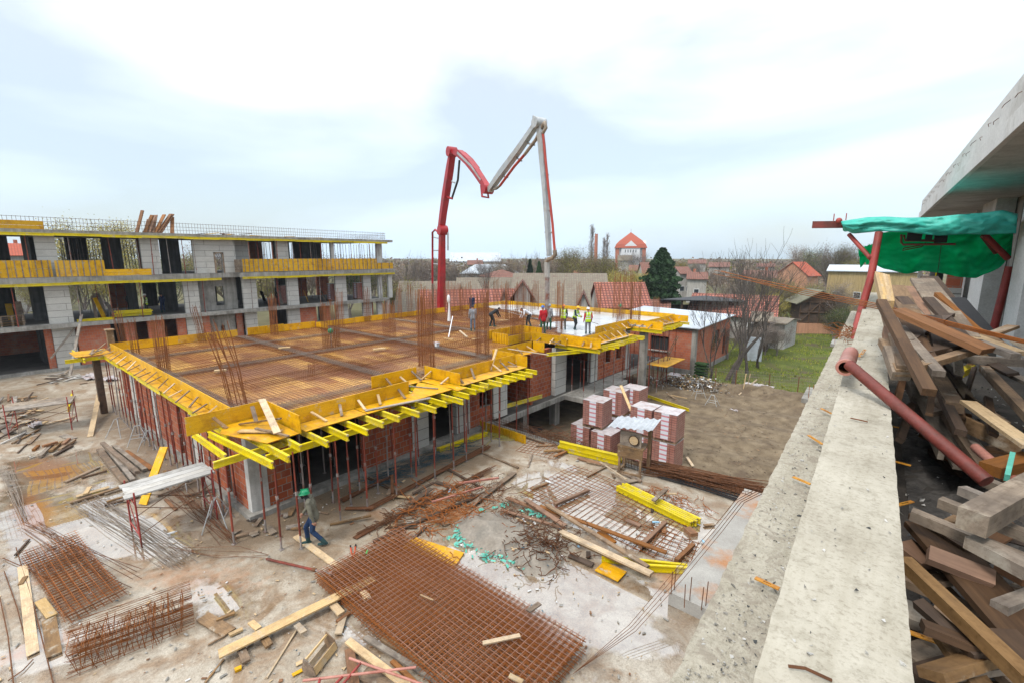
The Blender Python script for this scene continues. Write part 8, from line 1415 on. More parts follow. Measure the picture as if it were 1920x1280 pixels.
TR = [('bare', 1395, 432, 38, 'tallest bare tree at the near edge of the garden', 0), ('bare', 1420, 445, 42, 'bare tree just behind the tallest one, to the right', 1), ('bare', 1350, 520, 40, 'thin bare tree beside the brick house corner', 2), ('bare', 1485, 590, 62, 'small dark bare fruit tree in the garden', 1), ('bare', 1440, 480, 44, 'bare tree leaning right over the garden', 2), ('bare', 1470, 470, 75, 'bare tree left of the orange house', 0),
 ('poplar', 1109, 421, 250, 'taller poplar left of the factory chimney', 0), ('poplar', 1138, 437, 250, 'shorter poplar right of the factory chimney', 1), ('poplar', 1132, 445, 252, 'thin poplar right next to the shorter one', 0), ('cypress', 1242, 464, 82, 'tall dark cypress right of the white tower', 0), ('cypress', 994, 485, 110, 'dark round evergreen right of the boom tip', 1), ('cypress', 1011, 489, 110, 'smaller dark evergreen right of the boom tip', 1), ('cypress', 1131, 491, 110, 'small green conifer below the poplars', 1),
 ('bare', 760, 470, 85, 'bare tree just right of the three storey shell', 1), ('bare', 745, 462, 70, 'bare tree behind the right corner of the three storey shell', 0), ('gray', 800, 482, 95, 'hazy gray tree left of the boom', 0), ('green', 806, 497, 90, 'greenish shrub left of the boom foot', 0), ('green', 780, 500, 80, 'greenish shrub nearer the shell', 1), ('gray', 925, 470, 130, 'gray leafless tree above the pale blue hall', 1), ('bare', 914, 476, 75, 'small bare tree in front of the pale blue hall', 2), ('olive', 945, 478, 130, 'olive tree above the pale blue hall', 0), ('bare', 982, 467, 150, 'lone round bare tree on the skyline', 0),
 ('bare', 1020, 462, 120, 'bare tree behind the hanging boom pipe', 1), ('brown', 1045, 462, 115, 'brown tree right of the boom pipe', 0), ('olive', 1068, 458, 115, 'broad olive tree right of the boom pipe', 1), ('olive', 1090, 462, 112, 'olive tree left of the poplars', 0), ('brown', 1112, 470, 108, 'brown tree below the poplars', 1), ('olive', 1140, 475, 105, 'olive tree right of the poplars', 1), ('yellow', 1170, 492, 95, 'yellowish tree below the white tower', 0), ('yellow', 1158, 500, 85, 'yellow willow before the tower', 0), ('yellow', 1190, 498, 88, 'yellowish tree right of the tower foot', 1), ('gray', 1200, 465, 235, 'gray tree touching the white tower', 0),
 ('yellow', 1285, 485, 180, 'yellow tree on the right skyline', 1), ('gray', 1312, 484, 170, 'gray tree on the right skyline', 1), ('brown', 1345, 490, 130, 'brown shrub left of the bare trees', 0), ('brown', 1500, 455, 160, 'brown crowned tree behind the orange house', 1), ('gray', 1555, 448, 130, 'big misty gray crown left of the tarpaulin', 0), ('olive', 1580, 452, 125, 'olive tinted crown left of the tarpaulin', 1), ('green', 1530, 462, 140, 'dark green tree between the two misty crowns', 1), ('olive', 1605, 468, 120, 'olive tree at the edge of the tarpaulin', 0), ('brown', 1540, 505, 80, 'brown tree behind the wooden barn', 0), ('olive', 1450, 515, 72, 'olive bush tree left of the barn', 1), ('olive', 1475, 520, 70, 'yellow olive bush behind the old house', 0), ('gray', 1570, 520, 75, 'gray bush right of the barn', 1), ('green', 1595, 560, 60, 'dark shrub at the foot of the ledge', 0), ('green', 1580, 575, 55, 'dark bush between barn and ledge', 1), ('brown', 1430, 500, 90, 'brown bush behind the bare trees', 1),
 ('brown', 1380, 510, 85, 'brown shrub behind the white roof', 0), ('yellow', 180, 395, 95, 'yellowing tree above the left roof', 1), ('brown', 420, 442, 90, 'brown tree peeping over the roof boards', 1), ('gray', 600, 448, 85, 'gray tree above the right half of the roof', 1), ('olive', 30, 478, 80, 'olive tree behind the far left openings', 0), ('olive', 140, 462, 78, 'olive tree behind the upper left openings', 1), ('yellow', 230, 466, 82, 'yellow tree behind the upper middle openings', 0), ('green', 300, 470, 80, 'green tree behind the middle openings', 1), ('olive', 500, 470, 80, 'olive tree behind the right openings', 0), ('brown', 570, 474, 80, 'brown tree behind the right openings', 1), ('green', 650, 476, 84, 'green tree behind the rightmost openings', 1), ('yellow', 205, 500, 74, 'yellow bush behind the middle storey', 1), ('olive', 680, 480, 90, 'olive tree behind the right corner of the shell', 1), ('gray', 700, 470, 110, 'gray tree behind the right corner of the shell', 0), ('olive', 350, 470, 84, 'olive tree behind the stair core', 1), ('olive', 90, 500, 74, 'olive bush behind the far left pillar', 0)]
TR += [('gray', 770, 472, 72, 'gray leafless tree beside the low gray roofed house', 0), ('brown', 795, 478, 76, 'brown leafless tree just left of the boom', 1), ('gray', 850, 478, 100, 'gray hedge tree right of the boom foot', 1), ('brown', 885, 480, 105, 'brown hedge tree above the pink roofs', 0), ('olive', 752, 500, 66, 'olive thicket at the end of the left building', 0), ('brown', 960, 478, 118, 'brown crowned tree behind the gray roofs', 1), ('brown', 1335, 600, 47, 'low brown brush at the corner of the brick house', 0), ('gray', 1380, 598, 48, 'tangled gray brush under the bare trees', 1), ('brown', 1412, 610, 50, 'brown brush before the old house', 1), ('gray', 1452, 590, 50, 'gray leafless brush before the pale outbuilding', 1), ('brown', 1475, 600, 50, 'brown brush right of the pale outbuilding', 0), ('gray', 1440, 605, 49, 'gray brush beside the lean-to', 0), ('olive', 1360, 560, 66, 'olive bush behind the white roof', 0), ('olive', 1520, 525, 72, 'yellowish bush right behind the barn', 1), ('yellow', 1440, 540, 64, 'yellow bush over the old tiled roof', 1), ('brown', 1590, 540, 62, 'brown thicket beside the ledge', 1), ('olive', 1500, 530, 70, 'olive thicket left of the barn roof', 0), ('gray', 1400, 520, 80, 'gray thicket behind the bare trees', 0), ('green', 1325, 620, 45, 'dark green shrub by the crates', 1)]
for k, px, top, D, lb, v in TR: tree(k, px, 0, top, D, lb, v, base=-2.1 if D < 60 else -2.3, wid={'cypress': 2.1 if px == 1242 else .9, 'poplar': 1.1}.get(k, 1.2))
# leaning trunk in the garden
a = at(1363, 712, -2); G().tube([a, a+Vector((.5,.3,1.4)), a+Vector((1.5,1,3.2)), a+Vector((2.3,1.4,4.4)), a+Vector((2.2,1.4,6.0))], [.2,.17,.13,.1,.06], 7).build('leaning_tree', M['bark'], label='dark leaning tree stem rising to the right in the garden', cat='tree')
# garden wire fence on posts
g = G()
for i, px in enumerate((1340, 1378, 1440, 1494, 1545)): 
    p = at(px, 728+.12*(px-1340), -2); G().tube([p, p+Vector((0,0,1.7))], .035, 5).build('fence_post', M['rust_dark'], label='thin post of the garden wire fence, number %d from the left' % (i+1), cat='post', group='garden fence posts')
a, b = at(1320, 722, -2), at(1560, 745, -2)
for k in range(7): g.tube([a+Vector((0,0,.2+k*.22)), b+Vector((0,0,.2+k*.22))], .006, 3, 0, False)
for k in range(80): p = a.lerp(b, k/80); g.tube([p+Vector((0,0,.2)), p+Vector((0,0,1.5))], .005, 3, 0, False)
g.build('wire_fence', M['prop_gray'], label='thin wire mesh fence between the dirt lot and the garden', cat='fence')
# far wood: one mass of twigs and crowns on the skyline
g = G(); rr = random.Random(9)
for i in range(30000):
    D = rr.choice((150, 190, 260, 340, 450))*rr.uniform(.9, 1.15); px = rr.uniform(640, 1760); hz = {True: 7.5}.get(D < 220, 9.5)
    top = hz*(.62+.55*noise.noise(Vector((px*.018*D/200, D*.02, 0)))+.25*noise.noise(Vector((px*.09*D/200, D*.1, 5)))); z = top*rr.random()**.6; c = vp(px, 481, D); c.z = -2.3+z; s = rr.uniform(.25, .6)*D/250; u = RT*s*rr.uniform(.5, 1.2)+FW*rr.uniform(-.3, .3)+Vector((0,0,rr.uniform(-.3,.3)*s)); v = Vector((0,0,s*rr.uniform(.4, 1)))+FW*rr.uniform(-.3, .3); g.quad(c-u-v, c+u-v, c+u+v, c-u+v, (0, 0, 1, 1, 2, 3)[int(3+3*noise.noise(Vector((px*.02, D, 2)))) % 6])
g.build('far_wood', [M['lf_gray'], M['lf_brown'], M['lf_olive'], M['lf_green']], kind='stuff', label='mass of distant leafless trees and hedges along the horizon', cat='far wood')
# rubbish heap on the dirt and planks, plastic sheet, crate
g = G(); c0 = Vector((-13.6, 38.2, -2)); LMs = [M['white'], M['wood'], M['concrete'], M['plaster'], M['wood_dark'], M['cable_b'], M['wood_pale']]
for i in range(1500):
    x, y = rnd.gauss(0, 1.5), rnd.gauss(0, .7); h = 1.0*math.exp(-(x/2.)**2-(y/1.0)**2); c = c0+Vector((x+ (i % 3)*1.0, y, h*rnd.random()+.02)); s = rnd.uniform(.04, .16); vs = [c+Vector((rnd.uniform(-1,1), rnd.uniform(-1,1), rnd.uniform(-.6,.6)))*s for _ in range(5)]; g.add(vs, [(0,1,2), (0,2,3), (0,3,1), (4,1,2), (4,2,3), (4,3,1)], rnd.choice((0,0,1,1,2,3,4,6,6,1)) if x < .8 else rnd.choice((1,2,4,4,2,3)))
g.build('rubbish_heap', LMs, kind='stuff', label='heap of white plastic, torn bags and rubble at the end of the dirt lot', cat='rubbish')
soil2 = soil
for i, (a, b, z, w_, mt, lb) in enumerate([((1393, 735), (1399, 700), 0, .08, 'wood_pale', 'thin stick standing in the soil heap, left'), ((1400, 730), (1407, 700), 0, .08, 'wood_pale', 'thin stick standing in the soil heap, right'), ((1385, 740), (1418, 722), 0, .1, 'wood_pale', 'pale stick leaning across the soil heap'), ((1355, 725), (1390, 733), 0, .12, 'wood', 'plank lying along the soil heap'), ((1250, 737), (1268, 748), 0, .1, 'wood', 'thin plank on the dirt, upper of two'), ((1258, 740), (1288, 746), 0, .08, 'wood_pale', 'thin plank on the dirt, lower of two'), ((1284, 875), (1300, 905), 0, .14, 'wood_pale', 'pale block behind the thick bar heap'), ((1288, 856), (1299, 873), 0, .14, 'wood_pale', 'pale block on the dirt by the brick packs')]):
    p, q = at(*a, -1.85), at(*b, -1.85)
    if 'standing' in lb: q = atD(b[0], b[1], math.hypot(p.x, p.y))
    if 'leaning' in lb: q.z += .5
    plank('plank', p, q, w_, .05, M[mt], lb)
def film(px, py, z, sx_, sy_, lb):
    c = at(px, py, z); g = G(); n = 12; g.add([(c.x+sx_*(i/n-.5)+.06*rnd.random(), c.y+sy_*(j/n-.5), z+.18*abs(noise.noise(Vector((i*.5, j*.5, px))))) for j in range(n+1) for i in range(n+1)], [(j*(n+1)+i, j*(n+1)+i+1, (j+1)*(n+1)+i+1, (j+1)*(n+1)+i) for j in range(n) for i in range(n)], 0, True); g.build('plastic_sheet', M['film'], label=lb, cat='plastic sheet')
film(1422, 722, -1.9, 2.2, .8, 'white plastic sheet lying at the garden edge'); film(1268, 702, -1.3, 1.3, .9, 'white bag on top of the rubbish heap'); film(1375, 769, -1.95, .5, .3, 'small white scrap alone on the dirt')
c = at(1314, 706, -1.95); t = empty('plastic_crate', c, 0, 'dark green slatted crate stack by the brick house corner', 'crate')
for k in range(5): G().box((-.5, -.35, k*.28), (.5, .35, k*.28+.16)).build('crate_ring', M['lf_green'], t, local=True)
# ladder and platform at the farthest balcony
pf = G().prism([(-14.9, 33.8), (-13.3, 33.8), (-13.3, 37.6), (-14.9, 37.6)], .3, .34).build('work_platform', M['form_ply'], label='plywood work platform between the long props of the farthest balcony', cat='platform')
def ladder(p, q, w_, lb):
    t = empty('ladder', p, 0, lb, 'ladder'); d = q-p; s = Vector((0, 1, 0)).cross(d).normalized().cross(d).normalized()*w_/2
    for e in (-1, 1): G().bar(s*e, d+s*e, .05, .04).build('rail', M['wood'], t, local=True)
    n = int(d.length/.3)
    for k in range(1, n): G().bar(d*(k/n)-s, d*(k/n)+s, .03, .04).build('rung', M['wood'], t, local=True)
ladder(atD(1240, 712, 38.5), atD(1255, 668, 38.8), .45, 'lower wooden ladder below the work platform'); ladder(atD(1252, 667, 38.5), atD(1271, 630, 38.9), .45, 'upper wooden ladder standing on the work platform')
# ================= CONCRETE PUMP BOOM =================
B0 = atX(828, 590, -37.5); B0.z = 0; B1 = at(1027, 615, 3.5)
t = empty('pump_boom', (B0.x, B0.y, 0), 0, 'tall red and light gray folded boom of a concrete pump', 'concrete pump'); o = Vector(t.location)
def bp(px, py, k=0.): v = atP(px, py, B0, B1); return v
nrm = Vector((B1.y-B0.y, B0.x-B1.x, 0)).normalized()
def seg(pts, ws, hs, mt, nm):
    g = G(); pts = [bp(*p)-o for p in pts]; vs = []
    for i, p in enumerate(pts):
        d = (pts[min(i+1, len(pts)-1)]-pts[max(i-1, 0)]).normalized(); u = d.cross(nrm).normalized()
        vs += [p+nrm*a*ws[i]/2+u*b*hs[i]/2 for a, b in ((-1,-1),(1,-1),(1,1),(-1,1))]
    n = len(pts)-1; g.add(vs, [(3,2,1,0), tuple(n*4+k for k in (0,1,2,3))]+[(i*4+k, i*4+(k+1) % 4, (i+1)*4+(k+1) % 4, (i+1)*4+k) for i in range(n) for k in range(4)]); return g.build(nm, M[mt], t, local=True)
def tb(pts, r, mt, nm, n=8, off=0.): 
    g = G().tube([bp(*p)-o+nrm*off for p in pts], r, n, 0, True); return g.build(nm, M[mt], t, local=True)
M['paint_gray2'] = M['paint_gray']
seg([(827, 640), (827.5, 560), (829, 440)], [.7, .65, .5], [.75, .72, .58], 'paint_red', 'lower_arm'); seg([(826, 440), (831, 400), (836, 365), (843, 320), (848, 287)], [.6]*5, [.5, .55, .65, .6, .35], 'paint_red', 'lower_arm')
seg([(850, 284), (862, 288), (878, 303), (893, 322), (905, 340), (914, 352)], [.5]*6, [.35, .6, .6, .55, .5, .35], 'paint_red', 'second_arm'); seg([(862, 287), (888, 312), (906, 338)], [.54]*3, [.22, .2, .15], 'paint_gray', 'second_arm_plate')
seg([(918, 357), (940, 325), (973, 281), (1008, 230)], [.42, .42, .4, .38], [.4, .5, .45, .36], 'paint_gray', 'third_arm'); seg([(1011, 229), (1016, 275), (1023, 360), (1030, 480)], [.32, .32, .3, .25], [.42, .5, .4, .28], 'paint_gray', 'fourth_arm')
tb([(822, 436), (816, 431), (811, 436), (811, 480), (811, 532)], .11, 'paint_red', 'delivery_pipe'); tb([(811, 532), (811, 575)], .10, 'wood_gray', 'delivery_hose')
tb([(820, 440), (825, 360), (838, 290)], .05, 'black', 'hose_line', 5, -.4); tb([(822, 570), (821, 440)], .07, 'tube_gray', 'pipe', 5, -.5); tb([(833, 470), (833, 436)], .09, 'tube_gray', 'ram', 6, -.4); tb([(842, 372), (853, 338), (856, 300)], .1, 'black', 'ram', 6, -.3); tb([(866, 286), (880, 299), (892, 315)], .09, 'paint_red', 'ram', 6, -.3)
tb([(1018, 235), (1005, 262), (984, 290)], .12, 'wood_gray', 'delivery_pipe', 8); tb([(984, 290), (964, 313), (938, 348)], .10, 'pipe_red', 'delivery_pipe', 8); tb([(938, 348), (931, 354), (920, 356)], .1, 'wood_gray', 'elbow', 8); tb([(1000, 228), (988, 243), (977, 260)], .13, 'black', 'ram', 8, -.25)
tb([(1018, 250), (1023, 300), (1028, 350), (1036, 420), (1040, 470)], .09, 'pipe_red', 'delivery_pipe', 8); tb([(1040, 470), (1041, 478), (1036, 484), (1028, 487), (1025, 492)], .15, 'wood_gray', 'elbow', 8); tb([(1025, 492), (1026, 520)], .19, 'plaster', 'end_coupling', 10); tb([(1026, 518), (1026, 560), (1025.5, 603)], .17, 'hose_gray' if 'hose_gray' in M else 'prop_gray', 'end_hose', 10)
for px, py, r_, mt in ((847, 285, .45, 'paint_red'), (914, 355, .4, 'paint_red'), (1011, 231, .36, 'tube_gray'), (830, 432, .48, 'paint_red')):
    p = bp(px, py)-o; G().tube([p-nrm*.42, p+nrm*.42], r_, 14).build('pivot', M[mt], t, local=True)
tb([(998, 236), (1000, 218), (1010, 224), (1012, 232)], .07, 'tube_gray', 'link', 5); tb([(1018, 235), (1021, 230), (1024, 240), (1018, 250)], .12, 'wood_gray', 'elbow', 8); tb([(838, 370), (848, 373)], .1, 'paint_red', 'bracket', 6); tb([(902, 348), (904, 369), (916, 371), (913, 352)], .09, 'paint_red', 'link', 6)
for a, b in (((811, 445), (820, 447)), ((811, 470), (822, 470)), ((811, 495), (822, 496)), ((938, 330), (950, 333)), ((965, 295), (976, 302)), ((985, 268), (1000, 272)), ((1018, 394), (1030, 394)), ((1020, 436), (1036, 436)), ((1026, 328), (1018, 328)), ((845, 340), (851, 343))): tb([a, b], .07, 'tube_gray', 'clamp', 5, -.1)
# base column of the pump behind the deck
G().box((-1.1, -2.6, 0), (1.1, 2.6, 1.2)).build('truck_bed', M['paint_red'], t, local=True); G().tube([(0,0,1.2), (0,0,2.4)], .6, 12).build('turret', M['paint_red'], t, local=True)
for x in (-1.1, 1.1):
    for y in (-2, 0, 2): G().tube([(x-.15, y, .5), (x+.15, y, .5)], .5, 14).build('wheel', M['black'], t, local=True)
# ================= PEOPLE =================
rnd = random.Random(61)
def pmat(n, c, r_=.85): return rough_mat('cloth_'+n, tuple(x*.8 for x in c)+(1,), tuple(min(1, x*1.15) for x in c)+(1,), 6, r_, .3, 40, spec=.25)
PMt = {k: pmat(k, v) for k, v in dict(skin=(.42,.22,.15), red=(.50,.02,.03), green=(.03,.10,.06), grayb=(.16,.17,.19), navy=(.015,.03,.075), jeans=(.02,.045,.11), boots=(.03,.07,.07), olive=(.17,.16,.12), white=(.70,.72,.78), dark=(.03,.032,.036), vest=(.50,.75,.03), brown=(.10,.08,.065), lgray=(.24,.25,.27), jeansg=(.12,.16,.22), band=(.7,.72,.7)).items()}
def helm(n, c): return rough_mat('helmet_'+n, c, c, 3, .3, 0, spec=.6)
HM = dict(green=helm('green', (.0,.30,.12,1)), blue=helm('blue', (.02,.12,.42,1)), orange=helm('orange', (.75,.20,.01,1)), yellow=helm('yellow', (.80,.45,.01,1)), white=helm('white', (.75,.75,.74,1)), gray=helm('gray', (.25,.3,.38,1)))
def cap(g, a, b, ra, rb, n=12):
    a, b = Vector(a), Vector(b); d = b-a; L_ = d.length; d = d.normalized() if L_ > 1e-5 else Vector((0,0,1)); u = d.orthogonal().normalized(); x = d.cross(u); rows = []
    for k in range(1, 5): t = -math.pi/2+k*math.pi/8; rows.append((a+d*ra*math.sin(t), ra*math.cos(t)))
    for k in range(0, 4): t = k*math.pi/8; rows.append((b+d*rb*math.sin(t), rb*math.cos(t)))
    vs = [a-d*ra]+[p+(u*math.cos(2*math.pi*j/n)+x*math.sin(2*math.pi*j/n))*r_ for p, r_ in rows for j in range(n)]+[b+d*rb]; m = len(rows); l = len(vs)-1
    fs = [(0, 1+(j+1) % n, 1+j) for j in range(n)]+[(1+i*n+j, 1+i*n+(j+1) % n, 1+(i+1)*n+(j+1) % n, 1+(i+1)*n+j) for i in range(m-1) for j in range(n)]+[(l, 1+(m-1)*n+j, 1+(m-1)*n+(j+1) % n) for j in range(n)]
    g.add(vs, fs)
def person(loc, face, lb, cl, helmet=None, pose='stand', h=1.78, vox=.012, vest=None, hair=None, sleeves=True, grp=None):
    """x forward, y left; joints in metres for a 1.78 m figure; one remeshed body"""
    J = dict(pel=(0,0,.95), chest=(.0,0,1.30), neck=(.02,0,1.48), head=(.045,0,1.63), shL=(0,.19,1.42), shR=(0,-.19,1.42), elL=(-.03,.25,1.14), elR=(-.03,-.25,1.14), wrL=(.08,.25,.90), wrR=(.08,-.25,.90), hL=(0,.1,.92), hR=(0,-.1,.92), knL=(.03,.12,.50), knR=(.03,-.12,.50), anL=(-.02,.13,.09), anR=(-.02,-.13,.09))
    if pose == 'walk': J.update(chest=(.07,0,1.29), neck=(.13,0,1.45), head=(.20,0,1.58), shL=(.10,.19,1.40), shR=(.09,-.19,1.40), elL=(.04,.27,1.12), elR=(.14,-.25,1.12), wrL=(-.02,.26,.88), wrR=(.30,-.22,.93), knL=(.06,.11,.50), anL=(-.24,.12,.13), knR=(.25,-.11,.53), anR=(.22,-.11,.10))
    if pose == 'work': J.update(chest=(.10,0,1.27), neck=(.17,0,1.42), head=(.25,0,1.53), shL=(.13,.19,1.37), shR=(.13,-.19,1.37), elL=(.20,.24,1.10), elR=(.18,-.25,1.10), wrL=(.42,.10,1.02), wrR=(.42,-.08,.98), knL=(.08,.14,.50), anL=(-.1,.16,.09), knR=(.13,-.12,.50), anR=(.12,-.14,.09))
    if pose == 'bend': J.update(pel=(-.08,0,.92), chest=(.26,0,1.12), neck=(.42,0,1.20), head=(.55,0,1.24), shL=(.34,.18,1.18), shR=(.34,-.18,1.18), elL=(.42,.22,.90), elR=(.44,-.2,.92), wrL=(.52,.10,.68), wrR=(.60,-.05,.72), hL=(-.08,.1,.90), hR=(-.08,-.1,.90), knL=(.02,.14,.48), anL=(-.12,.16,.09), knR=(.08,-.14,.50), anR=(.1,-.16,.09))
    J = {k: Vector(v) for k, v in J.items()}; g = G(); B = []
    def bn(a, b, ra, rb, tagm): cap(g, a, b, ra, rb); B.append((Vector(a), Vector(b), (ra+rb)/2, tagm))
    top, bot, sl = cl[0], cl[1], cl[2] if len(cl) > 2 else cl[0]; boot = 'boots'
    up = (J['chest']-J['pel']).normalized(); fw = Vector((1,0,0)); fw = (fw-up*fw.dot(up)).normalized()
    for s in (-1, 1):
        y = Vector((0, s, 0)); bn(J['pel']+y*.065-up*.02, J['pel']+up*.16+y*.06, .115, .105, top); bn(J['pel']+up*.16+y*.06, J['chest']+y*.075, .108, .125, top); bn(J['chest']+y*.07, J['chest']+y*.10+up*.08, .12, .08, top)
        bn(J['pel']+y*.06-up*.08, J['pel']+y*.06, .12, .12, top)
        k = 'L' if s > 0 else 'R'; sh, el, wr = J['sh'+k], J['el'+k], J['wr'+k]; bn(J['chest']+up*.12+y*.08, sh, .07, .078, top); bn(sh, el, .072, .056, sl); bn(el, wr, .055, .042, sl)
        hd = (wr-el).normalized(); sd = Vector((0, s, 0)); sd = (sd-hd*sd.dot(hd)).normalized(); nf = hd.cross(sd); palm = wr+hd*.075; bn(wr+hd*.02, palm, .034, .036, 'skin'); bn(palm-nf*.02, palm+nf*.02, .03, .03, 'skin')
        for i in range(4): o_ = nf*(-.033+.022*i); f0 = palm+hd*.02+o_; l = (.066, .078, .074, .056)[i]; f1 = f0+hd*l*.55-sd*.008; f2 = f1+hd*l*.4-sd*.028; bn(f0, f1, .0105, .0100, 'skin'); bn(f1, f2, .0098, .009, 'skin')
        th = wr+hd*.03+fw*.03; bn(th, th+hd*.035+fw*.03-sd*.01, .014, .012, 'skin'); bn(th+hd*.035+fw*.03-sd*.01, th+hd*.065+fw*.035-sd*.02, .012, .010, 'skin')
        hp, kn, an = J['h'+k], J['kn'+k], J['an'+k]; bn(hp, kn, .100, .072, bot); bn(kn, an+(kn-an)*.35, .070, .062, bot); bn(an+(kn-an)*.38, an, .068, .056, boot); toe = an+Vector((.15, 0, -.045)); bn(an+Vector((-.045,0,-.045)), an+Vector((.02,0,-.04)), .045, .05, boot); bn(an+Vector((.02,0,-.04)), toe, .05, .04, boot)
    bn(J['neck']-up*.05, J['head']-Vector((.02,0,.06)), .062, .056, 'skin'); hd_ = J['head']; fw2 = Vector((1, 0, -.25 if pose != 'stand' else -.05)).normalized(); if_ = fw2.cross(Vector((0,1,0)))
    bn(hd_+Vector((-.02,0,.02)), hd_+Vector((.01,0,.035)), .092, .088, 'skin'); bn(hd_+fw2*.03-Vector((0,0,.05)), hd_+fw2*.055-Vector((0,0,.075)), .058, .042, 'skin'); bn(hd_+fw2*.09, hd_+fw2*.112-Vector((0,0,.02)), .014, .017, 'skin'); bn(hd_+fw2*.085-Vector((0,.02,.055)), hd_+fw2*.085-Vector((0,-.02,.055)), .012, .012, 'skin')
    for s in (-1, 1): bn(hd_+Vector((-.005, s*.09, -.01)), hd_+Vector((-.01, s*.094, .02)), .016, .014, 'skin')
    ob_ = g.build('person', [PMt['skin']], local=True); md = ob_.modifiers.new('r', 'REMESH'); md.mode = 'VOXEL'; md.voxel_size = vox; md.use_smooth_shade = True; m2 = ob_.modifiers.new('s', 'SMOOTH'); m2.iterations = 3; m2.factor = .5
    bpy.context.view_layer.update(); dg = bpy.context.evaluated_depsgraph_get(); me = bpy.data.meshes.new_from_object(ob_.evaluated_get(dg)); old = ob_.data; ob_.modifiers.clear(); ob_.data = me; bpy.data.meshes.remove(old)
    names = ['skin', top, bot, sl, boot, 'vest', 'band', 'dark']; me.materials.clear()
    for n_ in names: me.materials.append(PMt[n_])
    idx = []
    for p in me.polygons:
        c = p.center; best = 9; bt = 0
        for a, b, r_, tg in B:
            ab = b-a; q = max(0, min(1, (c-a).dot(ab)/max(1e-9, ab.length_squared))); dd = (c-a-ab*q).length-r_
            if dd < best: best = dd; bt = tg
        i = names.index(bt); ht = (c-J['pel']).dot(up)
        if vest and bt == top and -.12 < ht < .52 and abs(c.y) < .19:
            i = 5
            if vest == 'open' and c.x > J['chest'].x+.02 and abs(c.y) < .05: i = 1
            if abs(ht-.10) < .028 or abs(ht-.24) < .028 or (ht > .24 and abs(abs(c.y)-.1) < .022): i = 6
        if bt == 'skin' and (c-hd_).length < .2 and cl[-1] == 'scarf' and (c.z < hd_.z-.01 or c.x < hd_.x): i = names.index('dark')
        idx.append(i)
    me.polygons.foreach_set('material_index', idx); me.polygons.foreach_set('use_smooth', [True]*len(me.polygons))
    tag(ob_, lb, 'person', grp); ob_.location = loc; ob_.rotation_euler = (0, 0, face); ob_.scale = (h/1.78,)*3
    # eyes
    for s in (-1, 1): G().ball(hd_+fw2*.083+Vector((0, s*.032, .018)), .012, 0, 6, 4).build('eye', PMt['dark'], ob_, local=True)
    if helmet:
        gh = G(); c = hd_+Vector((-.005, 0, .055)); n = 18; vs = []; rows = 7
        for i in range(rows): t_ = i/(rows-1)*math.pi/2; vs += [c+Vector((.130*math.sin(t_)*math.cos(2*math.pi*k/n), .112*math.sin(t_)*math.sin(2*math.pi*k/n), .115*math.cos(t_)-.01)) for k in range(n)]
        gh.add(vs, [(i*n+k, (i+1)*n+k, (i+1)*n+(k+1) % n, i*n+(k+1) % n) for i in range(rows-1) for k in range(n)], 0, True)
        rim = [c+Vector((.130*math.cos(a)*f, .112*math.sin(a)*f, -.01+z)) for f, z in ((1, 0), (1.1, -.012), (1.1, -.02), (.98, -.014)) for a in [2*math.pi*k/n for k in range(n)]]
        for k in range(n):
            if math.cos(2*math.pi*k/n) > .5: 
                for r_ in (1, 2): rim[r_*n+k] += Vector((.045*math.cos(2*math.pi*k/n), 0, -.012))
        gh.add(rim, [(r_*n+k, r_*n+(k+1) % n, (r_+1)*n+(k+1) % n, (r_+1)*n+k) for r_ in range(3) for k in range(n)], 0, True); gh.bar(c+Vector((-.10,0,.085)), c+Vector((.10,0,.085)), .022, .045, mi=0); gh.build('helmet', HM[helmet], ob_, local=True)
    elif hair:
        gh = G(); gh.ball(hd_+Vector((-.022, 0, .035)), (.102, .098, .092), 0, 14, 9); gh.build('hair' if hair != 'capc' else 'cap', PMt['dark'], ob_, local=True)
    return ob_
def toward(dx): return YAW+dx     # face angle: 0 = to the right in the picture, pi/2 = away from the camera
GPp = None
man = at(593, 1019, .03); person((man.x, man.y, .0), toward(R(195)), 'person striding left in green helmet, gray brown padded jacket and blue trousers', ('olive', 'jeans', 'olive', 'scarf'), 'green', 'walk', 1.88, .009)
WK = [((1018, 625), R(120), 'person in bright red pullover, green trousers and blue helmet', ('red', 'green'), 'blue', 'stand', None, None), ((1029, 618), R(60), 'person half hidden behind the one in red, at the hose end', ('lgray', 'green'), 'gray', 'stand', None, None),
 ((1056, 619), R(250), 'person in orange helmet and open yellow vest over brown clothes', ('brown', 'brown', 'dark'), 'orange', 'stand', 'v', None), ((1077, 619), R(-35), 'person in yellow helmet looking down, navy clothes with yellow vest', ('navy', 'dark', 'navy'), 'yellow', 'work', 'v', None), ((1102, 627), R(100), 'person in white helmet seen from behind with bright yellow reflective vest and red sleeves', ('grayb', 'grayb', 'red'), 'white', 'stand', 'v', None),
 ((887, 620), R(100), 'person in gray jacket and pale jeans standing left of the tall bars', ('lgray', 'jeansg', 'lgray'), None, 'stand', None, 'capc'), ((885, 590), R(250), 'person in dark blue jacket with hood standing at the far edge of the deck', ('navy', 'jeans', 'navy'), None, 'stand', None, 'capc'), ((991, 612), R(195), 'person with dark hair in a white shirt bending over the reinforcement', ('white', 'dark', 'white'), None, 'bend', None, 'hair'), ((923, 612), R(20), 'person in dark clothes crouching by the stair opening', ('dark', 'dark', 'dark'), None, 'bend', None, 'capc')]
for (px, py), f, lb, cl, hm_, ps_, vs_, hr in WK:
    p = at(px, py, DZ+.08); person((p.x, p.y, DZ+.06), toward(f), lb, cl, hm_, ps_, 1.90 if 'red pull' in lb else 1.84, .013, vs_, hr)
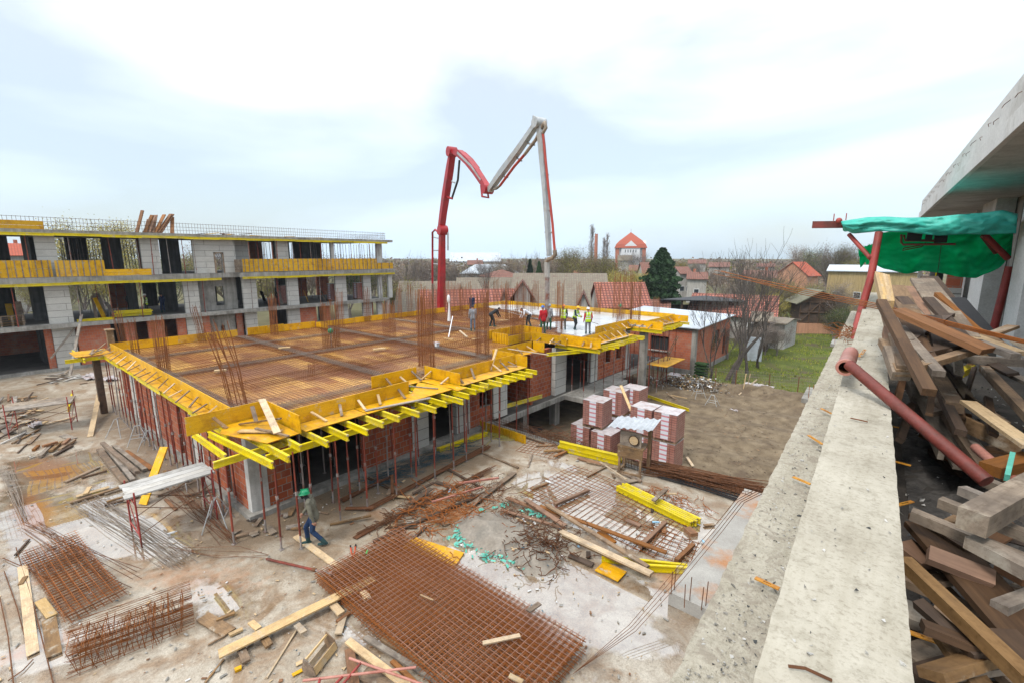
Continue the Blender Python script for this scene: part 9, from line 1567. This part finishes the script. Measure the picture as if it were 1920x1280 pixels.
for px, py, X, f, lb, cl, hm_, vs_ in ((246, 590, -53.5, R(90), 'person in black seen against the light on the middle storey of the left building', ('dark', 'dark'), None, None), (277, 592, -50.5, R(200), 'person in yellow vest inside the middle storey of the left building', ('brown', 'dark'), 'white', 'v'), (307, 592, -50.8, R(160), 'person in dark blue beside the pillar on the middle storey', ('navy', 'navy'), None, None)):
    p = atX(px, py, X); person((p.x, p.y, Z1), toward(f), lb, cl, hm_, 'stand', 1.75, .016, vs_, None if hm_ else 'capc')
# tools in the workers' reach
a = at(1072, 620, DZ+.12); G().tube([at(1122, 608, DZ+.2)+Vector((0,0,0)), at(1098, 600, DZ+.9)], .02, 5).build('rake', M['wood_gray'], label='long handled rake held by the person in the white helmet', cat='rake')
p = atD(843, 632, 29.5); G().bar((at(841, 632, DZ+.1)), at(849, 608, DZ+.15)+Vector((0,0,.6)), .06, .03).build('white_lath', M['white'], label='white lath standing slanted on the deck left of the person in gray', cat='lath')
for a, b, lb in (((862, 620), (876, 632), 'pale plank leaning near the stair opening'), ((832, 634), (850, 636), 'short plank foot of the white lath'), ((935, 601), (953, 600), 'pale board on the deck by the crouching person'), ((900, 634), (885, 636), 'dark board at the stair opening corner')): plank('plank', at(*a, DZ+.35 if 'leaning' in lb else DZ+.12), at(*b, DZ+.12), .12, .05, M['wood_pale'], lb)
for px, py, lb in ((410, 695, 'near the left columns'), (530, 653, 'in the middle of the deck'), (708, 655, 'left of the tall bar cluster')):
    p = at(px-8, py, DZ+.13); q = at(px+14, py-2, DZ+.13); plank('plank', p, q, .22, .08, M['wood_pale'], 'pale timber block lying on the reinforcement '+lb)
c = at(819, 650, DZ+.1); t = empty('level_instrument', c, 0, 'small white surveying level standing on the reinforcement', 'instrument'); G().box((-.2, -.12, .0), (.25, .12, .03)).build('foot_plate', M['black'], t, local=True); G().box((-.1, -.1, .03), (.1, .1, .22)).build('body', M['white'], t, local=True); G().box((-.22, -.1, .22), (.2, .1, .26)).build('top_plate', M['film'], t, local=True)
c = at(842, 602, DZ+.1); G().tube([c, c+Vector((.05,0,1.2)), c+Vector((0,0,2.1))], [.14, .05, .03], 8).ball(c+Vector((0,0,1.75)), (.14, .12, .35)).build('wrapped_pole', M['white'], label='pole wrapped in white sheeting at the far side of the deck', cat='pole')
# ---------- haze: pale air over the whole site ----------
hm_, hnt, hb = newmat('haze'); hnt.nodes.remove(hb); pv = N(hnt, 'ShaderNodeVolumePrincipled'); pv.inputs['Color'].default_value = (.86,.92,1,1); pv.inputs['Density'].default_value = .0003; pv.inputs['Anisotropy'].default_value = .2
hnt.links.new(pv.outputs[0], [x for x in hnt.nodes if x.type == 'OUTPUT_MATERIAL'][0].inputs['Volume'])
G().box((-620, -120, -3.6), (420, 700, 40)).build('haze', hm_, kind='stuff', label='thin pale haze over the site and the village', cat='haze')
